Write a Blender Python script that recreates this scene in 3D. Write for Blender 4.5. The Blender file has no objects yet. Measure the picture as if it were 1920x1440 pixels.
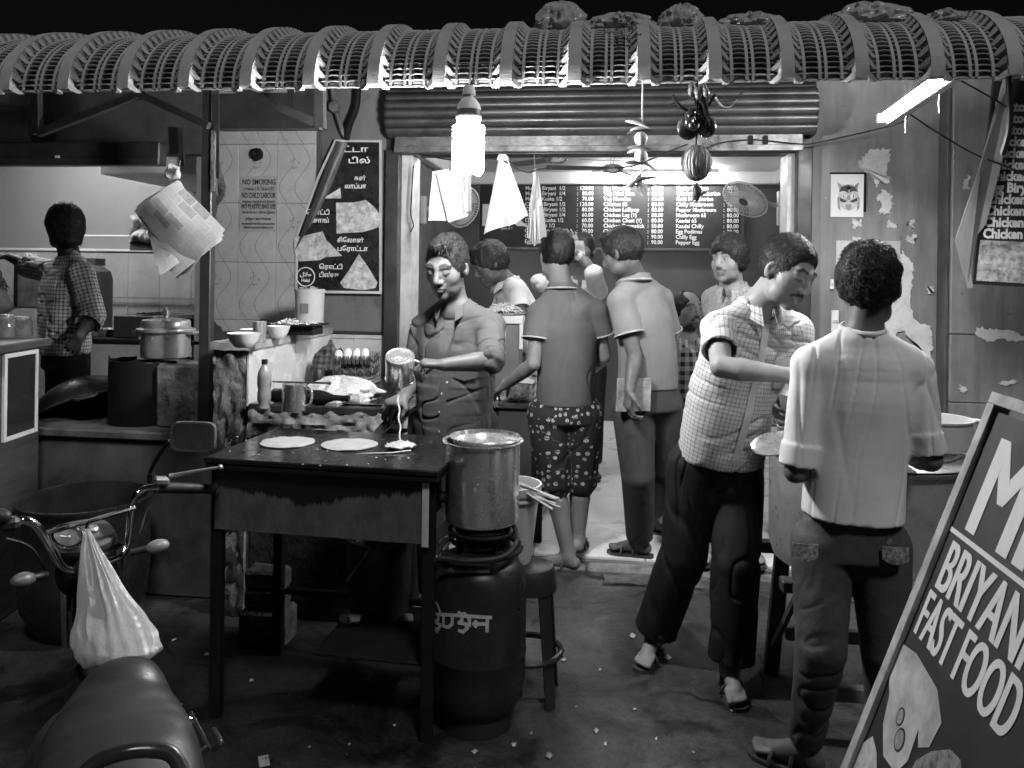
import bpy, bmesh, math, random
import numpy as np
from mathutils import Vector, Matrix, noise
try:
    import openvdb
except Exception:
    import pyopenvdb as openvdb
R = random.Random(7)
S = bpy.context.scene
COL = S.collection
# ---------------------------------------------------------------- camera
FP, HX, HY, CH = 1500.0, 960.0, 515.0, 1.57       # focal length in photo pixels, principal column, horizon row, eye height
YAW, ROLL = math.atan(0.12), 0.014
cam = bpy.data.cameras.new('camera'); camo = bpy.data.objects.new('camera', cam); COL.objects.link(camo)
cam.sensor_width = 36.0; cam.lens = FP/1920*36.0; cam.shift_y = -(720-HY)/1920
cam.clip_start = 0.05; cam.clip_end = 500
CM = Matrix.Rotation(YAW, 4, 'Z') @ Matrix.Rotation(math.pi/2, 4, 'X') @ Matrix.Rotation(ROLL, 4, 'Z')
camo.matrix_world = Matrix.Translation((0, 0, CH)) @ CM
S.camera = camo
CM3 = CM.to_3x3()
def ray(px, py): return CM3 @ Vector(((px-HX)/FP, -(py-HY)/FP, -1.0))
def pY(px, py, Y):
    d = ray(px, py); return Vector((0, 0, CH)) + d*(Y/d.y)
def pZ(px, py, z):
    d = ray(px, py); return Vector((0, 0, CH)) + d*((z-CH)/d.z)
def pX(px, py, X):
    d = ray(px, py); return Vector((0, 0, CH)) + d*(X/d.x)
# ---------------------------------------------------------------- night sky, street light, exposure
W = bpy.data.worlds.new('World'); S.world = W; W.use_nodes = True
wn = W.node_tree.nodes; wl = W.node_tree.links
sky = wn.new('ShaderNodeTexSky'); sky.sky_type = 'NISHITA'; sky.sun_disc = False
SUN_EL, SUN_AZ = math.radians(55), math.radians(154)
sky.sun_elevation = math.radians(2); sky.sun_rotation = SUN_AZ
bw = wn.new('ShaderNodeRGBToBW'); wl.new(sky.outputs[0], bw.inputs[0]); wl.new(bw.outputs[0], wn['Background'].inputs[0])
wn['Background'].inputs[1].default_value = 0.0008
sun = bpy.data.lights.new('street_light', 'SUN'); sun.energy = 0.44; sun.angle = math.radians(9); sun.color = (1, 1, 1)
suno = bpy.data.objects.new('street_light', sun); COL.objects.link(suno)
# direction the light comes from: behind the camera, high, a little to the right
sd = Vector((math.sin(SUN_AZ)*math.cos(SUN_EL), math.cos(SUN_AZ)*math.cos(SUN_EL), math.sin(SUN_EL)))
suno.rotation_euler = (-sd).to_track_quat('-Z', 'Y').to_euler(); suno.location = (1, -3, 6)
vs = S.view_settings; vs.view_transform = 'Standard'; vs.look = 'None'; vs.exposure = 1.45; vs.gamma = 1.0
try: vs.use_curve_mapping = False
except Exception: pass
S.cycles.max_bounces = 5; S.cycles.diffuse_bounces = 3; S.cycles.glossy_bounces = 3; S.cycles.transparent_max_bounces = 8
S.cycles.sample_clamp_indirect = 4.0; S.cycles.caustics_reflective = False; S.cycles.caustics_refractive = False
S.cycles.use_denoising = True
# ---------------------------------------------------------------- materials
MATS = {}
def nodes(m): m.use_nodes = True; return m.node_tree.nodes, m.node_tree.links, m.node_tree.nodes['Principled BSDF']
def g(v): return (v, v, v, 1)
def mth(nt, op, a, b=None, c=None):
    n = nt.nodes.new('ShaderNodeMath'); n.operation = op
    for i, v in enumerate((a, b, c)):
        if v is None: continue
        if isinstance(v, (int, float)): n.inputs[i].default_value = v
        else: nt.links.new(v, n.inputs[i])
    return n.outputs[0]
def mixc(nt, f, a, b):
    n = nt.nodes.new('ShaderNodeMix'); n.data_type = 'FLOAT'
    for i, v in ((0, f), (2, a), (3, b)):
        if isinstance(v, (int, float)): n.inputs[i].default_value = v
        else: nt.links.new(v, n.inputs[i])
    return n.outputs[0]
def ramp(nt, f, a, b, lo=0., hi=1.):
    n = nt.nodes.new('ShaderNodeMapRange'); n.clamp = True
    nt.links.new(f, n.inputs[0])
    for i, v in ((1, a), (2, b), (3, lo), (4, hi)): n.inputs[i].default_value = v
    return n.outputs[0]
def nz(nt, scale, detail=4, rough=.55, vec=None, stretch=None, dist=0.):
    t = nt.nodes.new('ShaderNodeTexNoise'); t.inputs['Scale'].default_value = scale
    t.inputs['Detail'].default_value = detail; t.inputs['Roughness'].default_value = rough; t.inputs['Distortion'].default_value = dist
    if vec is None:
        vec = nt.nodes.new('ShaderNodeTexCoord').outputs['Object']
    if stretch:
        mp = nt.nodes.new('ShaderNodeMapping'); mp.inputs['Scale'].default_value = stretch
        nt.links.new(vec, mp.inputs[0]); vec = mp.outputs[0]
    nt.links.new(vec, t.inputs['Vector'])
    return t.outputs[0]
def objxyz(nt, attr=None):
    s = nt.nodes.new('ShaderNodeSeparateXYZ')
    if attr:
        a = nt.nodes.new('ShaderNodeAttribute'); a.attribute_name = attr; nt.links.new(a.outputs['Vector'], s.inputs[0])
    else: nt.links.new(nt.nodes.new('ShaderNodeTexCoord').outputs['Object'], s.inputs[0])
    return s.outputs
def tocol(nt, v):
    c = nt.nodes.new('ShaderNodeCombineColor')
    for i in range(3): nt.links.new(v, c.inputs[i])
    return c.outputs[0]
def bumpto(nt, p, h, strength, dist=.01):
    b = nt.nodes.new('ShaderNodeBump'); b.inputs['Strength'].default_value = strength; b.inputs['Distance'].default_value = dist
    nt.links.new(h, b.inputs['Height']); nt.links.new(b.outputs[0], p.inputs['Normal'])
def mat(name, base=.4, rough=.6, metal=0., var=.2, scale=6., bump=.15, bscale=60., dirt=0., dscale=2.5, spec=.5, bd=.004, stretch=None, rvar=.12, trans=0., alpha=1.):
    """base grey with cloudy variation, darker blotches of dirt, fine relief and uneven gloss"""
    if name in MATS: return MATS[name]
    m = bpy.data.materials.new(name); n, l, p = nodes(m); nt = m.node_tree
    f = nz(nt, scale, 5, .6, stretch=stretch)
    c = ramp(nt, f, .3, .7, base*(1-var), base*(1+var))
    if dirt:
        d = ramp(nt, nz(nt, dscale, 8, .7), .52, .66, 0, dirt)
        c = mth(nt, 'MULTIPLY', c, mth(nt, 'SUBTRACT', 1., d))
    l.new(tocol(nt, c), p.inputs['Base Color'])
    l.new(ramp(nt, nz(nt, scale*1.7, 3), .3, .7, max(.02, rough-rvar), min(1, rough+rvar)), p.inputs['Roughness'])
    p.inputs['Metallic'].default_value = metal; p.inputs['Specular IOR Level'].default_value = spec
    if trans: p.inputs['Transmission Weight'].default_value = trans
    if alpha < 1: p.inputs['Alpha'].default_value = alpha
    if bump: bumpto(nt, p, nz(nt, bscale, 4, .6, stretch=stretch), bump, bd)
    MATS[name] = m; return m
def emat(name, strength, col=1.):
    m = bpy.data.materials.new(name); n, l, p = nodes(m)
    p.inputs['Base Color'].default_value = g(.8); p.inputs['Emission Color'].default_value = g(col); p.inputs['Emission Strength'].default_value = strength
    return m
# ---------------------------------------------------------------- objects
ROOT = {}                                            # object -> world offset of its coordinates
def thing(name, label, cat, loc=(0, 0, 0), group=None):
    o = bpy.data.objects.new(name, None); COL.objects.link(o); o.location = loc; o.empty_display_size = .05
    o['label'] = label; o['category'] = cat
    if group: o['group'] = group
    ROOT[o] = Vector(loc); return o
def tag(o, label, cat, group=None):
    o['label'] = label; o['category'] = cat
    if group: o['group'] = group
    return o
def link(name, me, parent, m):
    if m is not None and not me.materials: me.materials.append(m)
    o = bpy.data.objects.new(name, me); COL.objects.link(o)
    if parent is not None:
        o.parent = parent; ROOT[o] = ROOT[parent]
    return o
class MB:
    def __init__(s): s.v = []; s.f = []
    def add(s, vs, fs, M=None):
        b = len(s.v); s.v += [tuple(M @ Vector(v)) if M else tuple(v) for v in vs]; s.f += [tuple(b+i for i in f) for f in fs]; return s
    def box(s, lo, hi, bev=.004, M=None):
        x0, y0, z0 = lo; x1, y1, z1 = hi; b = min(bev, (x1-x0)*.3, (y1-y0)*.3, (z1-z0)*.3)
        if b < 1e-5:
            v = [(x, y, z) for z in (z0, z1) for y in (y0, y1) for x in (x0, x1)]
            return s.add(v, [(0, 2, 3, 1), (4, 5, 7, 6), (0, 1, 5, 4), (2, 6, 7, 3), (0, 4, 6, 2), (1, 3, 7, 5)], M)
        P = ((x0, x1), (y0, y1), (z0, z1)); v = []; idx = {}
        for a in range(3):
            for c in range(8):
                sg = [(c >> k) & 1 for k in range(3)]
                q = [P[k][sg[k]] + (0 if k == a else (b if sg[k] == 0 else -b)) for k in range(3)]
                idx[(a, c)] = len(v); v.append(tuple(q))
        f = []
        for a in range(3):
            u, w = (a+1) % 3, (a+2) % 3
            for sgn in (0, 1):
                ring = []
                for (i, j) in ((0, 0), (1, 0), (1, 1), (0, 1)):
                    ring.append(idx[(a, (sgn << a) | (i << u) | (j << w))])
                f.append(tuple(ring if sgn else ring[::-1]))
        for a in range(3):
            u, w = (a+1) % 3, (a+2) % 3
            for i in (0, 1):
                for j in (0, 1):
                    c0 = (i << u) | (j << w); c1 = c0 | (1 << a)
                    q = (idx[(u, c0)], idx[(u, c1)], idx[(w, c1)], idx[(w, c0)])
                    f.append(q if i == j else q[::-1])
        for c in range(8):
            t = (idx[(0, c)], idx[(1, c)], idx[(2, c)])
            f.append(t if bin(c).count('1') % 2 else t[::-1])
        return s.add(v, f, M)
    def lathe(s, prof, n=32, M=None, arc=None, cap0=False, cap1=False):
        """prof: list of (r, z)"""
        v = []; f = []; full = arc is None; k = n if full else n+1
        for (r, z) in prof:
            for i in range(k):
                a = (2*math.pi*i/n) if full else arc[0]+(arc[1]-arc[0])*i/n
                v.append((r*math.cos(a), r*math.sin(a), z))
        for j in range(len(prof)-1):
            for i in range(n if full else n):
                i2 = (i+1) % k
                f.append((j*k+i, j*k+i2, (j+1)*k+i2, (j+1)*k+i))
        if cap0: f.append(tuple(range(k))[::-1])
        if cap1: f.append(tuple((len(prof)-1)*k+i for i in range(k)))
        return s.add(v, f, M)
    def tube(s, pts, r, n=8, closed=False, cap=True):
        """r: one radius or a list"""
        P = [Vector(p) for p in pts]; m = len(P); rs = r if isinstance(r, (list, tuple)) else [r]*m
        v = []; f = []; T = []
        for i in range(m):
            a = P[i-1] if (i > 0 or closed) else P[i]; b = P[(i+1) % m] if (i < m-1 or closed) else P[i]
            t = (b-a); t = t.normalized() if t.length > 1e-9 else Vector((0, 0, 1)); T.append(t)
        u = T[0].orthogonal().normalized()
        for i in range(m):
            u = (u - T[i]*u.dot(T[i])); u = u.normalized() if u.length > 1e-6 else T[i].orthogonal().normalized()
            w = T[i].cross(u)
            for k in range(n):
                a = 2*math.pi*k/n; v.append(tuple(P[i]+(u*math.cos(a)+w*math.sin(a))*rs[i]))
        for i in range(m if closed else m-1):
            for k in range(n):
                j = (i+1) % m; f.append((i*n+k, i*n+(k+1) % n, j*n+(k+1) % n, j*n+k))
        if cap and not closed:
            f.append(tuple(range(n))[::-1]); f.append(tuple((m-1)*n+k for k in range(n)))
        return s.add(v, f)
    def poly(s, pts, d):
        """extrude a polygon of 3-D points along vector d"""
        n = len(pts); d = Vector(d); v = [tuple(p) for p in pts]+[tuple(Vector(p)+d) for p in pts]
        f = [tuple(range(n)), tuple(range(2*n-1, n-1, -1))]+[(i, i+n, (i+1) % n+n, (i+1) % n) for i in range(n)]
        return s.add(v, f)
    def sheet(s, fn, nu, nv, th=0.):
        """grid surface fn(u,v)->point, optional thickness along +normal"""
        v = [tuple(fn(i/nu, j/nv)) for j in range(nv+1) for i in range(nu+1)]
        f = [(j*(nu+1)+i, j*(nu+1)+i+1, (j+1)*(nu+1)+i+1, (j+1)*(nu+1)+i) for j in range(nv) for i in range(nu)]
        if th:
            A = np.array(v); k = len(A); N = np.zeros_like(A); F = np.array(f)
            fn_ = np.cross(A[F[:, 2]]-A[F[:, 0]], A[F[:, 3]]-A[F[:, 1]])
            for c in range(4): np.add.at(N, F[:, c], fn_)
            N /= np.linalg.norm(N, axis=1)[:, None]+1e-12
            v = v+[tuple(x) for x in A-N*th]; f2 = [tuple(i+k for i in q[::-1]) for q in f]
            bd = [(i, i+1) for i in range(nu)]+[(j*(nu+1)+nu, (j+1)*(nu+1)+nu) for j in range(nv)]
            bd += [(nv*(nu+1)+i+1, nv*(nu+1)+i) for i in range(nu)]+[((j+1)*(nu+1), j*(nu+1)) for j in range(nv)]
            f = f+f2+[(a+k, b+k, b, a) for a, b in bd]
        return s.add(v, f)
    def ball(s, c, r, nu=12, nv=8, M=None):
        r = r if isinstance(r, (tuple, list)) else (r, r, r)
        v = [(0, 0, -1)]+[(math.cos(2*math.pi*i/nu)*math.sin(math.pi*j/nv), math.sin(2*math.pi*i/nu)*math.sin(math.pi*j/nv), -math.cos(math.pi*j/nv)) for j in range(1, nv) for i in range(nu)]+[(0, 0, 1)]
        f = [(0, 1+(i+1) % nu, 1+i) for i in range(nu)]
        for j in range(nv-2):
            for i in range(nu): a = 1+j*nu; f.append((a+i, a+(i+1) % nu, a+nu+(i+1) % nu, a+nu+i))
        t = len(v)-1; a = 1+(nv-2)*nu; f += [(a+i, a+(i+1) % nu, t) for i in range(nu)]
        MM = Matrix.Translation(c) @ (M.to_4x4() if M else Matrix()) @ Matrix.Diagonal((r[0], r[1], r[2], 1))
        return s.add(v, f, MM)
    def jitter(s, amp, freq, seed=0):
        o = Vector((seed*7.3, seed*3.1, seed*1.7))
        s.v = [tuple(Vector(p)+noise.noise_vector(Vector(p)*freq+o)*amp) for p in s.v]; return s
    def xf(s, M): s.v = [tuple(M @ Vector(p)) for p in s.v]; return s
    def build(s, name, m, parent=None, smooth=40, origin=None):
        V = np.array(s.v, dtype=float)
        if parent is not None: off = np.array(ROOT[parent])
        elif origin is not None: off = np.array(origin)
        else:
            lo, hi = V.min(0), V.max(0); off = np.array(((lo[0]+hi[0])/2, (lo[1]+hi[1])/2, lo[2]))
        me = bpy.data.meshes.new(name); me.from_pydata((V-off).tolist(), [], s.f); me.update()
        if smooth:
            me.polygons.foreach_set('use_smooth', [True]*len(me.polygons)); me.set_sharp_from_angle(angle=math.radians(smooth))
        o = link(name, me, parent, m)
        if parent is None: o.location = off; ROOT[o] = Vector(off)
        return o
def struct(name, mb, m, **k):
    o = mb.build(name, m, **k); o['kind'] = 'structure'; return o
def dup(root, delta, label=None, group=None):
    """copy a thing with its parts and sub-parts, moved by delta"""
    r = root.copy(); COL.objects.link(r); r.location = Vector(root.location)+Vector(delta); ROOT[r] = Vector(r.location)
    if label: r['label'] = label
    if group: r['group'] = group
    for ch in [o for o in KIDS(root)]:
        c = ch.copy(); COL.objects.link(c); c.parent = r; ROOT[c] = ROOT[r]
        for gc in KIDS(ch):
            d = gc.copy(); COL.objects.link(d); d.parent = c; ROOT[d] = ROOT[r]
    return r
def KIDS(o): return list(o.children)
def frameM(o, x, y, z=None):
    """matrix with origin o and axes x, y, z"""
    x = Vector(x).normalized(); y = Vector(y).normalized()
    z = Vector(z).normalized() if z is not None else x.cross(y)
    return Matrix(((x.x, y.x, z.x, o[0]), (x.y, y.y, z.y, o[1]), (x.z, y.z, z.z, o[2]), (0, 0, 0, 1)))
def text(body, size, o, right, up, m, parent, name='lettering', bold=0., width=None, align='LEFT', space=1., ext=.0006, xs=1., shear=0., lsp=1.0, res=2):
    """flat lettering as a mesh; o is the left (or centre) of the first baseline"""
    cu = bpy.data.curves.new('t', 'FONT'); cu.body = body; cu.size = size; cu.offset = bold; cu.extrude = ext; cu.align_x = align
    cu.space_character = space; cu.resolution_u = res; cu.shear = shear; cu.space_line = lsp
    to = bpy.data.objects.new('t', cu); COL.objects.link(to)
    dg = bpy.context.evaluated_depsgraph_get(); me = bpy.data.meshes.new_from_object(to.evaluated_get(dg))
    bpy.data.objects.remove(to); bpy.data.curves.remove(cu)
    V = np.zeros(len(me.vertices)*3); me.vertices.foreach_get('co', V); V = V.reshape(-1, 3)
    if width and len(V):
        w = V[:, 0].max()-V[:, 0].min(); V[:, 0] *= width/max(w, 1e-6)
    V[:, 0] *= xs
    M = np.array(frameM(o, right, up)); V = V @ M[:3, :3].T + M[:3, 3]
    off = np.array(ROOT[parent]) if parent is not None else np.zeros(3)
    me.vertices.foreach_set('co', (V-off).ravel()); me.update(); me.name = name; me.materials.clear()
    return link(name, me, parent, m)
X_, Y_, Z_ = Vector((1, 0, 0)), Vector((0, 1, 0)), Vector((0, 0, 1))
# ================================================================ shared materials
def ground_mat():
    """worn street: patched cement and asphalt, grit, grease, hairline cracks and shade painted in by the stove"""
    m = bpy.data.materials.new('worn_street'); n, l, p = nodes(m); nt = m.node_tree
    a = nz(nt, 1.1, 8, .65); b_ = nz(nt, 7., 8, .7); c_ = nz(nt, 90., 3, .6); d_ = nz(nt, 2.3, 6, .6, dist=1.2)
    col = mth(nt, 'MULTIPLY', ramp(nt, a, .35, .65, .024, .056), ramp(nt, b_, .3, .7, .65, 1.35))
    col = mth(nt, 'MULTIPLY', col, ramp(nt, d_, .52, .60, 1., .5))
    col = mth(nt, 'ADD', col, mth(nt, 'MULTIPLY', ramp(nt, c_, .66, .74), .05))
    vo = n.new('ShaderNodeTexVoronoi'); vo.feature = 'DISTANCE_TO_EDGE'; vo.inputs['Scale'].default_value = 1.4
    wv = n.new('ShaderNodeMixRGB'); tc = n.new('ShaderNodeTexCoord'); wv.inputs[0].default_value = .12; l.new(tc.outputs['Object'], wv.inputs[1])
    no = n.new('ShaderNodeTexNoise'); no.inputs['Scale'].default_value = 5; l.new(tc.outputs['Object'], no.inputs['Vector']); l.new(no.outputs['Color'], wv.inputs[2]); l.new(wv.outputs[0], vo.inputs['Vector'])
    crk = mth(nt, 'MULTIPLY', ramp(nt, vo.outputs['Distance'], .003, .012, 1, 0), ramp(nt, nz(nt, 1.7, 3), .5, .56))
    col = mth(nt, 'MULTIPLY', col, mth(nt, 'SUBTRACT', 1., mth(nt, 'MULTIPLY', crk, .8)))
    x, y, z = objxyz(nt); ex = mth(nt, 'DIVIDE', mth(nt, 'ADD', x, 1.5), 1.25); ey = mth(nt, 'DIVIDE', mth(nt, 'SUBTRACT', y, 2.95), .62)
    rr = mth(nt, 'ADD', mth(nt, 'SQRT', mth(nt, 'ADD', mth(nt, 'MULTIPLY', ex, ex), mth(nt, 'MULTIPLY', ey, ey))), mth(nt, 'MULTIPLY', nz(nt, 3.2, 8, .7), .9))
    col = mth(nt, 'MULTIPLY', col, ramp(nt, rr, 1.3, 1.55, .3, 1.))  # greasy dark oval that also paints the griddle's shade into the ground colour
    col = mth(nt, 'MULTIPLY', col, ramp(nt, nz(nt, 34, 6, .75), .35, .65, .6, 1.5))
    l.new(tocol(nt, col), p.inputs['Base Color']); l.new(ramp(nt, d_, .45, .6, .75, .38), p.inputs['Roughness'])
    hgt = mth(nt, 'SUBTRACT', mth(nt, 'ADD', mth(nt, 'MULTIPLY', c_, .5), mth(nt, 'MULTIPLY', b_, 1.2)), crk); bumpto(nt, p, hgt, .6, .012); return m
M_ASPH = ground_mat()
M_PLAS = mat('painted_plaster', .17, .5, var=.38, scale=2.6, bump=.35, bscale=24, dirt=.5, dscale=3.4, stretch=(1, 1, .45))
def flake_plaster():
    m = bpy.data.materials.new('flaking_painted_plaster'); n, l, p = nodes(m); nt = m.node_tree
    base = mth(nt, 'MULTIPLY', ramp(nt, nz(nt, 2.2, 8, .68, stretch=(1, 1, .5)), .3, .7, .13, .31), ramp(nt, nz(nt, 5, 6, .6, stretch=(2.5, 1, .25)), .35, .65, .75, 1.2))
    fk = mth(nt, 'MULTIPLY', ramp(nt, nz(nt, 16, 8, .7), .655, .67), ramp(nt, nz(nt, 2.6, 4, .6), .5, .58))
    sc = ramp(nt, nz(nt, 30, 6, .8, stretch=(1, 1, .15)), .68, .72); dk = ramp(nt, nz(nt, 9, 8, .75), .62, .68)
    c = mixc(nt, mth(nt, 'MULTIPLY', dk, .6), base, .04); c = mixc(nt, mth(nt, 'MULTIPLY', sc, .35), c, .35); c = mixc(nt, fk, c, .55)
    l.new(tocol(nt, c), p.inputs['Base Color']); p.inputs['Roughness'].default_value = .5
    bumpto(nt, p, mth(nt, 'SUBTRACT', mth(nt, 'MULTIPLY', nz(nt, 22, 5), .6), fk), .5, .006); return m
M_PLAS2 = flake_plaster()
M_PLASD = mat('sooty_plaster', .07, .75, var=.5, scale=3, bump=.4, bscale=40, dirt=.6, dscale=3)
M_ROUGH = mat('crumbling_cement', .17, .85, var=.7, scale=9, bump=.6, bscale=34, dirt=.85, dscale=5, bd=.014)
M_SOOTSHADE = mat('soot_and_shade_cement', .02, .85, var=.7, scale=8, bump=.6, bscale=34, bd=.014, spec=.2)  # near-black soot tone, also standing in for the shade beneath the griddle
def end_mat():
    m = bpy.data.materials.new('bottom_darkened_cement'); n, l, p = nodes(m); nt = m.node_tree
    x, y, z = objxyz(nt); k = ramp(nt, mth(nt, 'ADD', z, mth(nt, 'MULTIPLY', nz(nt, 9, 8, .7), .5)), 1.05, 1.3)  # near black below, mid grey towards the top, with a ragged edge
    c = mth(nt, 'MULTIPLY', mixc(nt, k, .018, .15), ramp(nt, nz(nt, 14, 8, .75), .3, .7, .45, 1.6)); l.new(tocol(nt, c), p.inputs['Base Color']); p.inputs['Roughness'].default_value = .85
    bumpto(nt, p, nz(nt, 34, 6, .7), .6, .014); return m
M_ENDC = end_mat()
M_INNER = mat('dark_inner_wall', .085, .5, var=.1, scale=2, bump=.06, bscale=60)
M_LINNER = mat('stall_upper_wall', .26, .6, var=.12, scale=1.5, bump=.06, bscale=40)
M_CEIL = mat('white_ceiling', .75, .7, var=.05, bump=.03)
M_WFLOOR = mat('white_floor_tile', .74, .32, var=.05, scale=2, bump=.03, bscale=20, dirt=0)
M_GROUT = mat('grout', .16, .9, var=.2)
M_MARB = mat('marble_tile', .44, .28, var=.2, scale=5, bump=.02, stretch=(1, 1, .35))
M_WTILE = mat('white_wall_tile', .58, .25, var=.08, scale=5, bump=.02, dirt=.3, dscale=3)
M_STEELD = mat('dark_painted_steel', .05, .42, metal=.3, var=.4, scale=6, bump=.2, bscale=50, dirt=.4)
M_SHUT = mat('shutter_sheet', .085, .4, metal=.5, var=.25, scale=3, bump=.12, bscale=30, dirt=.5, dscale=4)
M_BLACK = mat('soot_black', .009, .75, var=.4, bump=.3, bscale=50, spec=.2)
M_WHITE = mat('white_paint', .72, .5, var=.08, bump=.04)
M_CREAM = mat('worn_white_jamb', .5, .5, var=.25, scale=9, bump=.08)
M_RESIN = mat('awning_moulding', .36, .72, var=.22, scale=5, bump=.3, bscale=120, dirt=.35, dscale=6)
M_WIRE = mat('black_cable', .015, .5, bump=0, var=.1)
M_STEEL = mat('stainless_steel', .85, .24, metal=.86, var=.1, scale=12, bump=.03, bscale=200, rvar=.1, stretch=(1, 1, .08))
M_ALU = mat('worn_aluminium', .6, .36, metal=.65, var=.18, scale=9, bump=.08, bscale=60, dirt=.25, dscale=6)
M_CHROME = mat('chrome', .75, .1, metal=1., var=.08, scale=10, bump=.02, rvar=.06)
M_RUBBER = mat('black_rubber', .02, .55, var=.2, bump=.1, bscale=120)
M_PAPER = mat('paper', .38, .8, var=.06, bump=.05, bscale=30)
M_CLOTHW = mat('white_cotton', .42, .85, var=.06, scale=10, bump=.15, bscale=50)
M_LETW = mat('white_print', .8, .6, var=.03, bump=0)
M_LETB = mat('black_print', .03, .6, var=.1, bump=0)
def tile_mat():
    """pale ceramic with printed S-curves and a small dotted flower"""
    m = bpy.data.materials.new('printed_wall_tile'); n, l, p = nodes(m); nt = m.node_tree
    x, y, z = objxyz(nt)
    s = mth(nt, 'MULTIPLY', mth(nt, 'SINE', mth(nt, 'MULTIPLY', z, 2*math.pi/.337)), .045)
    def line(off, w):
        d = mth(nt, 'ABSOLUTE', mth(nt, 'SUBTRACT', mth(nt, 'SUBTRACT', x, s), off)); return ramp(nt, d, w*.5, w, 1, 0)
    ln = mth(nt, 'MAXIMUM', line(.035, .0022), line(-.062, .0022))
    rr = mth(nt, 'SQRT', mth(nt, 'ADD', mth(nt, 'POWER', mth(nt, 'ADD', x, .01), 2), mth(nt, 'POWER', mth(nt, 'SUBTRACT', z, .06), 2)))
    ring = mth(nt, 'MULTIPLY', ramp(nt, mth(nt, 'ABSOLUTE', mth(nt, 'SUBTRACT', rr, .026)), .004, .009, 1, 0), ramp(nt, nz(nt, 90, 2), .5, .56))
    c0 = ramp(nt, nz(nt, 4, 6, .65), .3, .75, .32, .52)
    c0 = mth(nt, 'MULTIPLY', c0, ramp(nt, nz(nt, 2.2, 6, .7), .55, .75, 1, .55))
    c = mixc(nt, mth(nt, 'MAXIMUM', mth(nt, 'MULTIPLY', ln, .85), mth(nt, 'MULTIPLY', ring, .5)), c0, .07)
    l.new(tocol(nt, c), p.inputs['Base Color']); p.inputs['Roughness'].default_value = .32
    bumpto(nt, p, nz(nt, 12, 3), .05)
    return m
M_PTILE = tile_mat()
# ================================================================ ground and floors
def ground_fn(u, v):
    x, y = -30+60*u, -20+60*v; return (x, y, 0)
mb = MB(); mb.add([(-40, -30, 0), (40, -30, 0), (40, 50, 0), (-40, 50, 0)], [(0, 1, 2, 3)])
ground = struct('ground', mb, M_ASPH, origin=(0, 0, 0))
YF = 4.65                                             # plane of the shop front
FZ = .06
YT = pZ(1120, 1045, FZ).y                            # front edge of the raised shop floor
XL0, XR0 = pY(735, 600, YF).x, pY(1504, 420, YF).x    # opening between the jambs
FX0, FX1, FY1 = -1.60, 1.75, 8.4
mb = MB().box((FX0, YT, -.05), (FX1, FY1+.1, FZ-.013), .01)
sf = struct('shop_floor', mb, M_GROUT)
tw = .60
k = 0
def tile_at(parent, name, lo, hi, m, th):
    pass
for i in range(6):
    for j in range(8):
        x0 = FX0+.02+i*tw; y0 = YT+.012+j*tw
        x1, y1 = min(x0+tw-.004, FX1-.01), min(y0+tw-.004, FY1+.09)
        if x1-x0 < .05 or y1-y0 < .05: continue
        MB().box((x0, y0, FZ-.018), (x1, y1, FZ), .0015).build('floor_tile', M_WFLOOR, sf)
# broken stone kerb in front of the floor
th = thing('stone_threshold', 'broken dark stone kerb along the front of the white shop floor', 'kerb', (.1, YT-.1, 0))
for a, b, hh, dd in ((-.62, -.1, .03, .08), (-.09, .42, .04, .11), (.43, .9, .03, .09), (.91, 1.55, .03, .08)):
    MB().box((a, YT-dd, -.02), (b, YT-.006, hh), .012).jitter(.012, 9, 3).build('kerb_stone', M_ROUGH, th)
# ================================================================ shop building
shop = thing('shop_building', 'fast food shop room with dark walls, bright ceiling and white floor behind the awning', 'building', (0, YF, 0))
ZC = 2.55
MB().box((FX0-.1, FY1, .0), (FX1+.1, FY1+.1, ZC+.1), 0).build('back_wall', M_INNER, shop)
MB().box((FX0-.1, YF+.15, .0), (FX0, FY1-.002, ZC+.1), 0).build('side_wall', M_INNER, shop)
MB().box((FX1, YF+.15, .0), (FX1+.1, FY1-.002, ZC+.1), 0).build('side_wall', M_INNER, shop)
MB().box((FX0-.1, YF+.16, ZC+.102), (FX1+.1, FY1+.1, ZC+.2), 0).build('ceiling', M_CEIL, shop)
# cornice round the ceiling
MB().box((FX0+.002, FY1-.09, ZC-.03), (FX1-.002, FY1-.002, ZC+.1), .01).build('cornice', M_CEIL, shop)
MB().box((FX1-.10, YF+.2, ZC-.03), (FX1-.002, FY1-.092, ZC+.1), .01).build('cornice', M_CEIL, shop)
MB().box((FX0+.002, YF+.2, ZC-.03), (FX0+.1, FY1-.092, ZC+.1), .01).build('cornice', M_CEIL, shop)
ZO = pY(1100, 288, YF).z                              # top of the opening
xa, xb = pY(722, 400, YF).x, pY(1522, 420, YF).x
ZTOP = 2.86
xp0 = pY(598, 400, YF).x                              # poster wall starts
xw1 = pY(1782, 400, YF).x
MB().box((xp0, YF, 0), (xa, YF+.15, ZTOP), 0).build('front_wall', M_PLAS, shop)
MB().box((xa+.002, YF+.004, ZO), (xb-.002, YF+.15, ZTOP), 0).build('lintel', M_SHUT, shop)
MB().box((xb, YF, 0), (xw1, YF+.15, ZTOP), 0).build('front_wall', M_PLAS2, shop)
# shutter guide posts
gx0, gx1 = pY(722, 400, YF-.06).x, pY(748, 400, YF-.06).x
MB().box((gx0, YF-.07, .0), (gx1, YF-.002, ZO+.02), .006).build('shutter_guide', M_STEELD, shop)
hx0, hx1 = pY(1493, 420, YF-.06).x, pY(1522, 420, YF-.06).x
MB().box((hx0, YF-.07, FZ+.001), (hx1, YF-.002, ZO+.02), .006).build('shutter_guide', M_STEELD, shop)
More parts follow.
